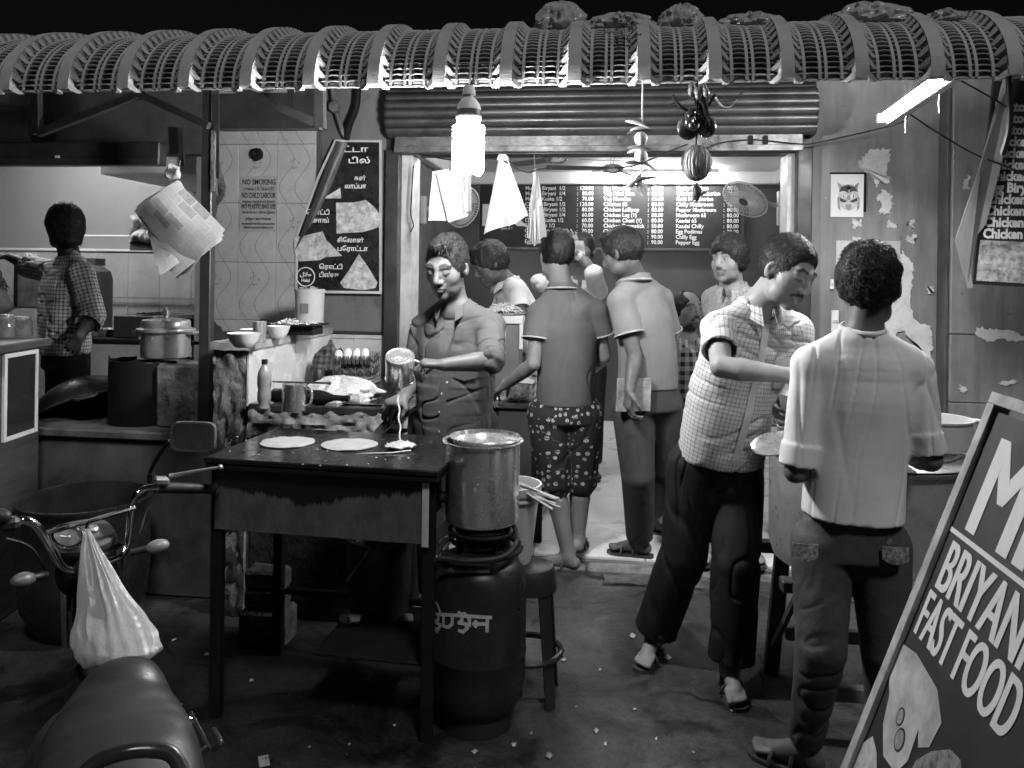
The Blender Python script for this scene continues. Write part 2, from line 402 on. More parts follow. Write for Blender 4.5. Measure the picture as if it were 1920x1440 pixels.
# pale jambs
jx0, jx1 = pY(750, 400, YF).x, pY(772, 400, YF).x
MB().box((jx0+.002, YF+.01, FZ+.001), (jx1, YF+.2, ZO-.002), .004).build('door_jamb', M_CREAM, shop)
kx0, kx1 = pY(1476, 420, YF).x, pY(1492, 420, YF).x
MB().box((kx0, YF+.01, FZ+.001), (kx1-.002, YF+.2, ZO-.002), .004).build('door_jamb', M_CREAM, shop)
# rolled shutter housing with its horizontal folds
zs0, zs1 = pY(1100, 246, YF-.3).z, pY(1100, 150, YF-.3).z+.03
sx0, sx1 = pY(716, 200, YF-.3).x, pY(1540, 200, YF-.3).x
prof = []
N = 60
for i in range(N+1):
    t = i/N; bulge = .17*math.sin(math.pi*min(1, .12+t*.86))**.5
    prof.append((YF-.02-bulge-.03*abs(math.sin(t*math.pi*6))**.35, zs0+(zs1-zs0)*t))
def shf(u, v):
    i = min(N, int(round(v*N))); return (sx0+(sx1-sx0)*u, prof[i][0], prof[i][1])
hous = MB().sheet(shf, 8, N).build('shutter_housing', M_SHUT, shop, smooth=50)
for x in (sx0, sx1):
    MB().poly([(x, y, z) for y, z in prof]+[(x, YF-.003, zs1), (x, YF-.003, zs0)], ((.012 if x == sx1 else -.012), 0, 0)).build('housing_end', M_STEELD, shop)
# bottom rail of the raised shutter
zr0 = pY(1100, 284, YF-.12).z; zr1 = pY(1100, 247, YF-.12).z
MB().box((sx0+.03, YF-.14, zr0), (sx1-.05, YF-.09, zr1), .006).box((sx0+.03, YF-.15, zr0-.004), (sx1-.05, YF-.141, zr0+.03), .003).build('shutter_rail', mat('rusty_rail', .16, .4, metal=.5, var=.6, scale=10, bump=.5, bscale=40, dirt=.7, dscale=6), shop)
# upper storey, lost in the dark
# small brown panel under the ceiling
q0, q1 = pY(1092, 290, 5.6), pY(1135, 306, 5.6)
# ================================================================ pier with printed tiles beside the opening
pier = thing('tiled_pier', 'narrow pier faced with cracked patterned wall tiles under the awning', 'wall', (pY(500, 400, 4.5).x, 4.5, 0))
px0, px1 = pY(392, 400, 4.63).x, pY(600, 400, 4.63).x
MB().box((px0, 4.63, 0), (px1, YF+.15, ZTOP), .006).build('masonry', M_PLASD, pier)
tcx = [pY(x, 400, 4.625).x for x in (376, 448, 520, 592)]
tcz = [pY(500, y, 4.625).z for y in (243, 271, 381, 492, 600, 700)]
tW = tcx[2]-tcx[1]; tH = tcz[1]-tcz[2]
for i in range(3):
    for j in range(5):
        x0, x1 = tcx[i], tcx[i+1]; z1, z0 = tcz[j], tcz[j+1]
        if i == 0: x0 = px0+.004
        if j == 4: z0 = 1.2
        c = Vector((tcx[i]+tW/2 if i else tcx[1]-tW/2, 4.621, (tcz[j+1]+tH/2) if j < 4 else tcz[j]-tH/2))
        b = MB().box((x0+.0012, 4.614, z0+.0012), (x1-.0012, 4.628, z1-.0012), .0015)
        V = [Vector(v) for v in b.v]; b.v = [tuple(v-c+ROOT[pier]) for v in V]
        o = b.build('tile', M_PTILE, pier); o.location = c-ROOT[pier]
        o.rotation_euler = (R.uniform(-.004, .004), 0, R.uniform(-.006, .006))
# broken render along the left edge of the pier and round the old pipe stub
def blob_patch(pts, Y, th, m, parent, name, rough=.006, seg=5, seed=1, nrm=None):
    """ragged flat patch traced in photo pixels on plane Y"""
    rr = random.Random(seed); P = []
    n = len(pts)
    for i in range(n):
        a, b = Vector(pts[i]), Vector(pts[(i+1) % n])
        for k in range(seg):
            t = k/seg; q = a.lerp(b, t); w = pY(q.x, q.y, Y)
            P.append(w+Vector((rr.uniform(-rough, rough), 0, rr.uniform(-rough, rough))))
    return MB().poly(P, (0, -th, 0)).build(name, m, parent, smooth=0)
blob_patch([(399, 260), (420, 330), (424, 366), (413, 380), (408, 320), (399, 300)], 4.614, .01, M_ROUGH, pier, 'broken_render', seed=2)
blob_patch([(399, 350), (412, 372), (406, 400), (399, 410)], 4.614, .012, M_ROUGH, pier, 'broken_render', seed=3)
blob_patch([(402, 600), (420, 622), (432, 650), (402, 655)], 4.614, .008, M_PLASD, pier, 'broken_render', seed=4)
c = pY(483, 290, 4.61)
MB().lathe([(.0, .0), (.034, .0), (.04, .012), (.03, .03), (.018, .034), (.0, .02)], 14, M=frameM(c, X_, Z_, -Y_)).jitter(.008, 60).build('pipe_stub', M_BLACK, pier)
# ================================================================ shelf wall beside the stove
SZ = 1.246
sx = [pY(394, 656, 3.42).x, pY(460, 662, 3.42).x]
shelf = thing('shelf_wall', 'low broken cement wall with a tiled inner face and slab top beside the griddle', 'wall', (sx[0], 3.42, 0))
MB().box((sx[0], 3.46, 0), (sx[1]-.012, 4.53, SZ-.035), .01).build('masonry', M_ROUGH, shelf)
MB().sheet(lambda u, v: (sx[0]+(sx[1]-.012-sx[0])*u, 3.457-.02*noise.noise(Vector((u*5, v*16, 2)))-.012*noise.noise(Vector((u*14, v*40, 5))), (SZ-.04)*v), 14, 60).build('crumbled_end', M_ENDC, shelf)
for j in range(4):
    y0 = 3.46+j*.27
    MB().box((sx[1]-.0115, y0+.001, .955), (sx[1], min(4.53, y0+.268), SZ-.036), .0015).build('tile', M_WTILE, shelf)
b = MB()
b.sheet(lambda u, v: (sx[0]-.01+(sx[1]+.012-sx[0]+.01)*u+(.008*noise.noise(Vector((1, v*30, 3))) if u > .9 else 0), 3.435+1.1*v, SZ+.004*noise.noise(Vector((u*4, v*25, 0)))), 8, 44, .035)
b.build('slab', mat('chipped_slab', .34, .6, var=.35, scale=9, bump=.4, bscale=50, dirt=.5, dscale=7), shelf)
# ================================================================ ledge behind the griddle
lx0, lx1 = sx[1]+.002, pY(765, 776, 3.45).x
ledge = thing('cooking_ledge', 'black stone ledge with a crumbling cement front behind the griddle', 'counter', (lx0, 3.45, 0))
MB().box((lx0, 3.47, 0), (lx1-.02, YF-.004, .93), .01).build('masonry', M_SOOTSHADE, ledge)
def lf(u, v):
    n1 = noise.noise(Vector((u*18, v*5, 1))); return (lx0+(lx1-lx0)*u, 3.455+.035*n1*(1-v*.6)-.02*(1-v), .82+.135*v)
MB().sheet(lf, 60, 8).build('crumbled_front', M_ROUGH, ledge)
MB().box((lx0, 3.45, .935), (lx1, YF-.003, .97), .006).jitter(.003, 14).build('slab', mat('greasy_granite', .028, .16, var=.5, scale=12, bump=.1, bscale=50), ledge)
# tiles and grey dado on the wall behind the ledge
tz0, tz1 = .972, pY(660, 627, YF).z
tx = [pY(x, 680, YF).x for x in (606, 664, 721)]
dado = thing('tiled_splashback', 'strip of plain white tiles on the wall below the curled poster', 'wall', (tx[0], YF, tz0))
for i in range(2):
    for (a, b_) in ((tz0, tz0+.2), (tz0+.203, tz1)):
        MB().box((tx[i]+.001, YF-.012, a), (tx[i+1]-.001, YF-.002, b_), .0015).build('tile', M_WTILE, dado)
MB().box((tx[0], YF-.02, tz1+.001), (tx[2], YF-.002, tz1+.02), .004).build('trim', M_STEELD, dado)
# ================================================================ left stall
stall = thing('tea_stall_room', 'neighbouring food stall with grey walls and tiled dado behind the hanging newspapers', 'building', (-2.6, 4.2, 0))
YS, SFZ = 5.9, .22
slx, srx = pY(-260, 400, YS).x, pY(384, 400, 4.6).x
MB().box((slx, YS, 0), (px0+.2, YS+.1, 2.62), 0).build('back_wall', M_LINNER, stall)
MB().box((slx-.1, 4.2, 0), (slx-.002, YS, 2.62), 0).build('side_wall', M_LINNER, stall)
zt = pY(200, 472, YS).z
# marble tiles below, each one its own piece
nt_ = 14; wT = (px0-.01-slx)/nt_
for i in range(nt_):
    for j in range(4):
        z1 = zt-.002-j*.36; z0 = z1-.357
        MB().box((slx+i*wT+.001, YS-.014, z0), (slx+(i+1)*wT-.001, YS-.001, z1), .0015).build('tile', M_MARB, stall)
MB().box((slx, YS-.03, zt), (px0-.08, YS-.002, zt+.022), .004).build('dado_trim', M_WHITE, stall)
MB().box((slx, 4.15, 2.62), (srx+.6, YS, 2.7), 0).build('ceiling', M_CEIL, stall)
xq0, xq1 = pY(255, 330, 5.2).x, srx+.1
MB().box((xq0, 4.8, 2.18), (xq1+.4, YS-.03, 2.5), .01).build('ceiling_beam', M_WHITE, stall)
MB().box((slx, 4.2, 0), (srx+.4, YS, SFZ), 0).build('floor', M_PLASD, stall)
# right partition of the stall
MB().box((px0-.07, 4.6, 0), (px0-.004, YS, 2.6), 0).build('side_wall', M_LINNER, stall)
# front header and rolled shutter of the stall
hz0, hz1 = pY(200, 311, 4.1).z, pY(200, 268, 4.1).z
MB().box((slx-.3, 4.06, hz0), (srx+.02, 4.14, hz1), .006).build('shutter_rail', M_STEELD, stall)
MB().box((slx-.3, 4.052, hz0-.002), (srx+.02, 4.059, hz0+.035), .003).build('rail_lip', M_SHUT, stall)
MB().lathe([(.12, 0), (.12, 3.2)], 24, M=frameM((slx-.3, 4.2, hz1+.1), Y_, Z_, X_)).build('shutter_roll', M_STEELD, stall)
MB().box((slx-.3, 4.36, hz1-.02), (srx+.1, 4.48, ZTOP), 0).build('upper_wall', M_PLASD, stall)
pp = pY(108, 294, 4.05); MB().box((pp.x-.014, 4.045, pp.z-.007), (pp.x+.014, 4.051, pp.z+.007), .001).build('sticker', M_WHITE, stall)
blob_patch([(-30, 165), (50, 165), (62, 200), (58, 236), (20, 232), (-30, 238)], 4.358, .004, M_PLAS, stall, 'bare_plaster', seed=8)
# sheet-metal flashing between pier and roof: dark
MB().box((srx+.1, 4.5, pY(480, 240, 4.5).z), (px1+.03, 4.612, ZTOP), .004).build('flashing', M_STEELD, stall)
# ================================================================ right end wall and its boards
rw = thing('right_wall', 'stained wall of painted panels behind the tall boy and the big vessel', 'wall', (2.3, 4.4, 0))
YR = 4.5
rx0 = pY(1784, 500, YR).x
zsm = [pY(1850, y, YR).z for y in (1010, 757, 628)]
zz = [0]+zsm+[ZTOP]
for j in range(4):
    MB().box((rx0, YR, zz[j]+.002), (rx0+2.6, YR+.14, zz[j+1]-.002), .004).build('panel', M_PLAS2, rw)
MB().box((rx0-.02, YR+.02, 0), (rx0-.001, YR+.14, ZTOP), .004).build('corner_strip', M_PLASD, rw)
# flaked paint on both walls: bare white plaster showing
M_FLAKE = mat('bare_white_plaster', .62, .8, var=.15, scale=14, bump=.3, bscale=70, dirt=.25, dscale=12)
fl = [
 [(1626, 283), (1668, 279), (1666, 318), (1657, 332), (1668, 333), (1664, 346), (1652, 338), (1645, 350), (1638, 332), (1618, 322), (1608, 310), (1618, 292)],
 [(1654, 356), (1668, 360), (1675, 385), (1664, 402), (1648, 400), (1655, 380), (1642, 372)],
 [(1598, 412), (1614, 414), (1612, 426), (1600, 428)], [(1664, 414), (1681, 418), (1678, 428), (1666, 424)], [(1704, 416), (1714, 412), (1712, 432), (1700, 424)],
 [(1598, 444), (1612, 446), (1614, 455), (1598, 455)], [(1700, 445), (1716, 440), (1716, 456), (1702, 454)],
 [(1690, 470), (1708, 490), (1712, 520), (1702, 560), (1715, 600), (1742, 610), (1750, 640), (1744, 668), (1726, 660), (1712, 640), (1690, 620), (1668, 640), (1650, 650), (1640, 600), (1655, 540), (1680, 500)],
 [(1740, 535), (1752, 540), (1748, 550), (1738, 550)], [(1626, 690), (1640, 690), (1640, 730), (1628, 735)],
]
for i, q in enumerate(fl):
    blob_patch(q, YF-.0005, .003+.0006*i, M_FLAKE, shop, 'flaked_patch', rough=.010, seg=7, seed=20+i)
for i, q in enumerate(([(1832, 613), (1862, 618), (1900, 622), (1925, 632), (1918, 640), (1880, 636), (1850, 640), (1828, 628)], [(1800, 722), (1812, 728), (1808, 738), (1798, 734)], [(1872, 715), (1905, 710), (1908, 718), (1880, 722)], [(1808, 338), (1818, 330), (1815, 352), (1806, 356)])):
    blob_patch(q, YR-.0005, .003+.0006*i, M_FLAKE, rw, 'flaked_patch', rough=.009, seg=6, seed=50+i)
# ================================================================ awning of moulded grille
AY, AR, AH = 3.05, .58, .335
az0 = pY(980, 158, AY).z
xr0, xr1 = pY(130, 168, AY).x, pY(1895, 130, AY).x
PIT = (xr1-xr0)/14
aw = thing('grille_awning', 'long barrel-shaped awning of grey perforated panels and toothed ribs over the shop fronts', 'awning', (xr0, AY, az0))
NR, T1 = 30, math.radians(84)
def apt(t): return Vector((0, AR*(1-math.cos(t)), AH*math.sin(t)))
def atan_(t): return Vector((0, AR*math.sin(t), AH*math.cos(t))).normalized()
rows = []                                             # parameter at equal arc steps
ts = np.linspace(0, T1, 400); pt = np.array([apt(t) for t in ts]); sl = np.concatenate([[0], np.cumsum(np.linalg.norm(np.diff(pt, axis=0), axis=1))])
ARC = sl[-1]
for i in range(NR): rows.append(float(np.interp(ARC*(i+.05)/NR, sl, ts)))
pw = PIT-.078; cells = [(-.5, -.375), (-.355, -.07), (-.05, .05), (.07, .355), (.375, .5)]
lm = MB(); hgt = ARC/NR
for (a, b) in cells:
    n = 5
    def lv(u, v, a=a, b=b):
        x = (a+(b-a)*u)*pw; arch = (1-(2*u-1)**2)
        # hood: springs out of the backing and ends in a lip bowed outward
        return (x, hgt*.46-hgt*.80*v+.003*arch*v, -.012+.025*v**.75+.004*arch*v)
    lm.sheet(lambda u, v: lv(1-u, v), n, 2, .004)
LME = None
M12 = 28
# make sure the normal points outward (towards -Y at the bottom)
SGN = 1 if X_.cross(atan_(.2)).y < 0 else -1
def nrm(t): return X_.cross(atan_(t))*SGN
bk = MB()
bk.sheet(lambda u, v: tuple(Vector((-.5*PIT+PIT*u, 0, 0))+apt(T1*v)+nrm(T1*v)*-.018), 1, M12, .003)
for (a, b) in zip(cells[:-1], cells[1:]):
    xm = (a[1]+b[0])/2*pw
    for k in range(M12):
        t0, t1 = T1*k/M12, T1*(k+1)/M12
        p = [Vector((xm+s*.0055, 0, 0))+apt(t)+nrm(t)*h for t in (t0, t1) for s in (-1, 1) for h in (-.016, .014)]
        bk.add(p, [(1, 3, 7, 5), (0, 1, 5, 4), (2, 6, 7, 3)])
rb = MB()                                             # one rib: flat crown and a leaf tooth per row each side
for k in range(40):
    t0, t1 = T1*k/40, T1*(k+1)/40
    sec = [(-.034, -.012), (-.024, .042), (.024, .042), (.034, -.012)]
    p = [Vector((x, 0, 0))+apt(t)+nrm(t)*h for t in (t0, t1) for x, h in sec]
    rb.add(p, [(0, 1, 5, 4), (1, 2, 6, 5), (2, 3, 7, 6)])
for t in (0, T1):
    p = [Vector((x, 0, 0))+apt(t)+nrm(t)*h for x, h in ((-.034, -.012), (-.024, .042), (.024, .042), (.034, -.012))]
    rb.add(p, [(0, 1, 2, 3)])
for t in rows[::2]:
    for s in (-1, 1):
        T, Nn, P0 = atan_(t), nrm(t), apt(t)
        q = lambda x, a, h: P0+X_*(s*x)+T*a+Nn*h
        v = [q(.0245, .017, .042), q(.034, .016, .030), q(.060, -.013, .012), q(.048, -.016, .014), q(.026, -.006, .036), q(.030, .008, .0), q(.030, -.014, .0), q(.056, -.013, -.006)]
        f = [(0, 1, 2, 3, 4), (1, 5, 7, 2), (4, 3, 6), (3, 2, 7, 6), (0, 4, 6, 5), (0, 5, 1)]
        rb.add(v, f if s > 0 else [x[::-1] for x in f])
PME = RME = None; LV0 = list(lm.v)
far = MB()
for i in range(-2, 15):
    X0 = PIT*i
    if RME is None:
        o = rb.xf(Matrix.Translation(ROOT[aw])).build('rib', M_RESIN, aw, smooth=30); RME = o.data
    else: o = link('rib', RME, aw, None)
    o.location = (X0, 0, 0)
    if PME is None:
        p = bk.xf(Matrix.Translation(ROOT[aw])).build('panel', M_RESIN, aw, smooth=30); PME = p.data
    else: p = link('panel', PME, aw, None)
    p.location = (X0+PIT/2, 0, 0)
    for t in rows[17:]:
        Mt = Matrix.Translation(ROOT[aw]+Vector((X0+PIT/2, 0, 0))) @ frameM(apt(t), X_, atan_(t), nrm(t))
        far.v += [tuple(Mt @ Vector(v)) for v in LV0]; far.f += [tuple(k+len(far.v)-len(LV0) for k in f) for f in lm.f]
    for t in rows[:17]:
        if LME is None:
            l = lm.xf(Matrix.Translation(ROOT[aw])).build('louvre', M_RESIN, p, smooth=50); LME = l.data
        else: l = link('louvre', LME, p, None)
        P0 = apt(t); T, Nn = atan_(t), nrm(t)
        l.matrix_local = frameM(P0, X_, T, Nn)
MB().sheet(lambda u, v: (-4.6+7.4*u, AY+AR*.9+(YF+.2-AY-AR*.9)*v, az0+AH*.985-.02+.1*v), 4, 4, .01).build('roof_sheet', M_STEELD, aw)
far.build('upper_louvres', M_RESIN, aw, smooth=50)['kind'] = 'stuff'
# steel frame under the awning
fr = thing('awning_frame', 'dark steel triangular brackets carrying the awning in front of the stall', 'frame', (-2, 3.5, 2.2))
def bar(pts, w, parent, name='bar', m=None):
    return MB().tube(pts, w, 4).build(name, m or M_STEELD, parent, smooth=0)
YB = 3.25
bar([pY(72, 250, YB), pY(275, 172, YB)], .022, fr); bar([pY(262, 176, YB), pY(392, 236, YB)], .022, fr)
bar([pY(68, 165, YB), pY(70, 252, YB)], .024, fr); bar([pY(442, 165, YB), pY(604, 236, YB)], .026, fr)
bar([pY(600, 160, YB), pY(601, 240, YB)], .028, fr); bar([pY(404, 170, YB), pY(406, 330, 4.3)], .02, fr)
bar([Vector((-4.2, 3.17, az0+.06)), Vector((2.4, 3.17, az0+.06))], .025, fr, 'purlin')
bar([Vector((-4.2, 3.66, az0+.33)), Vector((2.4, 3.66, az0+.33))], .025, fr, 'purlin')
bar([pY(545, 165, 4.2), pY(546, 205, 4.2)], .02, fr); bar([pY(340, 240, 4.3), pY(343, 312, 4.3)], .018, fr)
# upright steel post
p0, p1 = pY(378, 500, 3.66), pY(399, 500, 3.66)
MB().box((p0.x, 3.64, .795), (p1.x-.002, 3.69, pY(390, 165, 3.42).z+.05), .004).jitter(.002, 6).build('support_post', M_STEELD).name = 'support_post'
tag(bpy.data.objects['support_post'], 'dark upright post between the tea stall and the patterned tiles', 'post')
q = MB(); zt0 = pY(395, 180, 3.42).z
for k in range(24):
    z0 = .9+k*.06
MB().sheet(lambda u, v: (p1.x-.004+.02*u+.006*noise.noise(Vector((u*2, v*40, 0))), 3.632-.004*noise.noise(Vector((v*30, 2, u))), 1.95+.5*v), 2, 30, .01).build('torn_rubber_strip', M_ROUGH, bpy.data.objects['support_post'])
# ================================================================ lamps
# hanging compact fluorescent bulb
BY = 2.96
bc = pY(878, 285, BY)
lb = thing('hanging_bulb', 'bright compact fluorescent bulb in a white holder hanging from the awning', 'lamp', bc)
sc_ = BY/FP
def bz(py): return pY(878, py, BY).z
def bp(r, py): return (r*sc_, bz(py)-bc.z)
Mb = Matrix.Translation(bc)
M_BULBW = mat('white_bulb_plastic', .7, .4, bump=0)
MB().lathe([bp(8, 160), bp(11, 164), bp(13, 178), bp(7, 180), bp(7, 184)], 20, M=Mb, cap0=True).build('cap', M_BULBW, lb)
MB().lathe([bp(7, 181), bp(14, 186), bp(21, 196), bp(24, 208)], 24, M=Mb).build('lamp_holder', M_BULBW, lb)
MB().lathe([bp(24.3, 207), bp(24.6, 218)], 24, M=Mb).build('dark_band', M_STEELD, lb)
MB().lathe([bp(24, 217), bp(25, 220), bp(23, 226), bp(20, 236), bp(0, 237)], 24, M=Mb).build('ballast', mat('grey_bulb_base', .35, .5, bump=0), lb)
M_CFL = emat('lit_bulb_tube', 185.)
for i in range(4):
    a = i*math.pi/2+.5; r1 = 21*sc_
    cx, cy = math.cos(a)*r1, math.sin(a)*r1; dx, dy = -math.sin(a)*9*sc_, math.cos(a)*9*sc_
    z0, z1 = bz(236), bz(322)
    z1 += 9*sc_; rb_ = 9*sc_
    pts = [Vector((bc.x+cx+dx, bc.y+cy+dy, z0)), Vector((bc.x+cx+dx, bc.y+cy+dy, z1))]
    pts += [Vector((bc.x+cx+dx*math.cos(t), bc.y+cy+dy*math.cos(t), z1-rb_*math.sin(t))) for t in np.linspace(.3, math.pi-.3, 6)]
    pts += [Vector((bc.x+cx-dx, bc.y+cy-dy, z1)), Vector((bc.x+cx-dx, bc.y+cy-dy, z0))]
    MB().tube(pts, 7.5*sc_, 6, cap=False).build('lit_tube', M_CFL, lb)
MB().tube([(bc.x, bc.y, bz(161)), (bc.x+.004, bc.y+.03, bz(150)), (bc.x, bc.y+.12, bz(140))], .004, 6).build('flex', M_WIRE, lb)
# tube light under the right end of the awning
ta = pY(1652, 222, 3.9); tb_ = pY(1772, 136, 3.10)
tl = thing('tube_light', 'lit fluorescent tube on a batten hanging over the right wall', 'lamp', ta)
d = (tb_-ta).normalized(); side = d.cross(Z_).normalized()
MB().tube([ta, tb_], .015, 10).build('lit_tube', emat('lit_tube_glass', 150.), tl)
L = (tb_-ta).length
MB().box((.022, -.03, -.03), (.062, .02, L+.03), .004, M=frameM(ta, -side, Z_, d)).build('batten', mat('grimy_batten', .28, .6, var=.3), tl)
for e in (ta, tb_):
    MB().box((e.x-.018, e.y-.018, e.z-.02), (e.x+.05, e.y+.018, e.z+.02), .004).build('end_holder', M_WHITE, tl)
for t, zt_ in ((.3, .25), (.8, .2)):
    q = ta.lerp(tb_, t)-side*.04
    MB().tube([q, q+Vector((0, .02, -.07)), q+Vector((.003, .02, -.11))], .0016, 5).build('tie_string', M_PAPER, tl)
    MB().tube([q, q+Vector((.01, .1, zt_))], .0016, 5).build('tie_string', M_WIRE, tl)
# tubes inside the shop: along the back wall under the ceiling
for (a, b, lab) in (((-.15, 8.15, 2.595), (1.05, 8.15, 2.595), 'lit fluorescent tube along the top of the shop back wall above the menu'), ((-1.0, 5.35, 2.58), (.2, 5.35, 2.58), 'lit fluorescent tube on the shop ceiling behind the shutter')):
    t2 = thing('tube_light', lab, 'lamp', a)
    MB().tube([a, b], .015, 8).build('lit_tube', emat('lit_inner_tube', 75. if a[1] > 7 else 60.), t2)
    MB().box((a[0]-.03, a[1]-.02, a[2]+.016), (b[0]+.03, a[1]+.02, a[2]+.05), .004).build('batten', M_WHITE, t2)
t3a, t3b = Vector((-4.3, 5.0, 2.50)), Vector((-3.2, 5.0, 2.50))
t3 = thing('tube_light', 'lit fluorescent tube on the ceiling of the left food stall', 'lamp', t3a)
MB().tube([t3a, t3b], .015, 8).build('lit_tube', emat('lit_stall_tube', 50.), t3)
MB().box((t3a.x-.03, 4.98, 2.516), (t3b.x+.03, 5.02, 2.55), .004).build('batten', M_WHITE, t3)
# ================================================================ griddle stove
GZ = .92
ga, gb, gc_, gd = pZ(380, 858, GZ), pZ(822, 884, GZ), pZ(852, 822, GZ), pZ(462, 806, GZ)
gx = (gb-ga).normalized(); gy = Vector((-gx.y, gx.x, 0)); GW = (gb-ga).length; GD = .56
gr = thing('griddle_stove', 'low steel griddle stove with a black hotplate and sooty front panel', 'stove', (ga.x, ga.y, 0))
GM = frameM((ga.x, ga.y, 0), gx, gy, Z_)
def gbox(lo, hi, name, m, b=.003, p=gr): return MB().box(lo, hi, b, M=GM).build(name, m, p)
M_PLATE = mat('oily_hotplate', .022, .2, metal=.5, var=.6, scale=7, bump=.12, bscale=40, rvar=.14)
gbox((0, 0, GZ-.02), (GW, GD, GZ), 'hotplate', M_PLATE, .004)
gbox((.005, .004, GZ-.042), (GW-.005, GD, GZ-.0215), 'plate_rim', M_BLACK, .004)
def soot_mat():
    m = bpy.data.materials.new('sooty_panel'); n, l, p = nodes(m); nt = m.node_tree
    x, y, z = objxyz(nt)
    edge = mth(nt, 'ADD', mth(nt, 'MULTIPLY', nz(nt, 16, 6, .8, stretch=(1, 1, .12)), .11), mth(nt, 'MULTIPLY', mth(nt, 'ABSOLUTE', mth(nt, 'SUBTRACT', x, .36)), .16))
    k = ramp(nt, mth(nt, 'SUBTRACT', mth(nt, 'SUBTRACT', z, .715), edge), -.006, .006)
    c = mixc(nt, k, mth(nt, 'MULTIPLY', ramp(nt, nz(nt, 5, 6, .7), .3, .7, .08, .17), ramp(nt, nz(nt, 6, 8, .75, stretch=(1, 1, .6)), .42, .66, 1.05, .6)), .006)
    l.new(tocol(nt, c), p.inputs['Base Color']); p.inputs['Metallic'].default_value = .2; p.inputs['Roughness'].default_value = .55
    bumpto(nt, p, nz(nt, 60), .15); return m
gbox((.03, .03, GZ-.255), (GW-.045, .034, GZ-.043), 'front_panel', soot_mat())
gbox((GW-.06, .06, GZ-.255), (GW-.055, GD-.02, GZ-.05), 'side_panel', M_SHUT); gbox((.03, .06, GZ-.255), (.034, GD-.02, GZ-.05), 'side_panel', M_SHUT)
gbox((GW-.062, .022, GZ-.262), (GW-.038, .029, GZ-.044), 'corner_angle', M_CREAM)
for x in (.0, GW-.075):
    for y in (.036, GD-.05): gbox((x+.012, y, 0), (x+.052, y+.035, GZ-.0425), 'leg', M_BLACK)
gbox((.065, GD-.05, .25), (GW-.064, GD-.02, .275), 'lower_rail', M_BLACK)
gbox((GW*.45, .0715, .236), (GW-.05, GD-.052, .249), 'lower_shelf', M_BLACK)
o = MB().tube([GM @ Vector((GW-.054, .2, GZ-.14)), GM @ Vector((GW+.02, .2, GZ-.14))], [.02, .016], 12).build('burner_valve', M_STEELD, gr)
gbox((GW-.054, .16, GZ-.19), (GW-.052, .24, GZ-.09), 'vent_slot', M_BLACK, .0)
# food on the hotplate
M_DOUGH = mat('parotta_dough', .30, .7, var=.22, scale=16, bump=.35, bscale=45, dirt=.2, dscale=14)
def roti(cx, cy, rpx, lab, sd):
    c = pZ(cx, cy, GZ+.004); r = rpx*c.y/FP
    def fn(u, v):
        a = 2*math.pi*u; rr = r*v*(1+.03*noise.noise(Vector((math.cos(a)*2, math.sin(a)*2, sd))))
        return (c.x+rr*math.cos(a), c.y+rr*math.sin(a), GZ+.005+.004*noise.noise(Vector((rr*math.cos(a)*22, rr*math.sin(a)*22, sd)))-.003*v**6)
    tag(MB().sheet(fn, 40, 8, .003).build('flatbread', M_DOUGH), lab, 'bread', 'flatbreads cooking on the griddle')
roti(539, 829, 52, 'round pale flatbread cooking next to the smaller poured egg, far from it', 1)
roti(655, 833, 54, 'round pale flatbread cooking between the other bread and the poured egg', 2)
bpy.data.objects['flatbread']['label'] = 'round pale flatbread on the griddle on the side of the cement wall end'
ec = pZ(751, 838, GZ+.004)
M_EGG = mat('beaten_egg', .48, .25, var=.25, scale=40, bump=.8, bscale=60, bd=.01)
def efn(u, v):
    a = 2*math.pi*u; rr = .052*v*(1+.22*noise.noise(Vector((math.cos(a)*3, math.sin(a)*3, 5))))
    return (ec.x+rr*math.cos(a), ec.y+rr*math.sin(a)*1.1, GZ+.006+.016*abs(noise.noise(Vector((rr*math.cos(a)*60, rr*math.sin(a)*60, 2))))+.012*(1-v))
tag(MB().sheet(efn, 36, 8, .004).build('poured_egg', M_EGG), 'frothy beaten egg spreading on the hotplate under the poured stream', 'egg')
MUGC = pY(748, 682, 3.26)
st0 = pY(746, 730, 3.22); st1 = Vector((ec.x, ec.y, GZ+.015))
tag(MB().tube([st0.lerp(st1, t)+Vector((.003*math.sin(t*20), 0, 0)) for t in np.linspace(0, 1, 24)], [.006-.0028*min(1, t*3) for t in np.linspace(0, 1, 24)], 8).build('egg_stream', M_EGG), 'thin stream of beaten egg falling from the tilted steel mug', 'egg')
MB().tube([pZ(770, 845, GZ+.004), pZ(735, 849, GZ+.004), pZ(690, 850, GZ+.004), pZ(668, 851, GZ+.004)], [.004, .003, .002, .001], 6).build('egg_dribble', M_EGG, bpy.data.objects['poured_egg'])
crumb = MB()
for (cx, cy) in ((445, 818), (513, 819), (533, 818), (595, 842), (614, 845), (549, 848), (473, 852), (485, 852), (705, 857), (740, 853), (755, 855), (690, 869), (650, 871), (600, 872), (567, 870), (808, 828), (462, 825), (431, 845), (765, 858), (722, 861)):
    c = pZ(cx, cy, GZ+.003); crumb.add([(c.x+R.uniform(.002, .006)*math.cos(j*1.26), c.y+R.uniform(.002, .007)*math.sin(j*1.26), GZ+.0015+.0015*(j % 2)) for j in range(5)], [(0, 1, 2, 3, 4)])
tag(crumb.build('dough_crumbs', M_DOUGH), 'scattered specks of dough and egg on the black hotplate', 'crumbs'); bpy.data.objects['dough_crumbs']['kind'] = 'stuff'
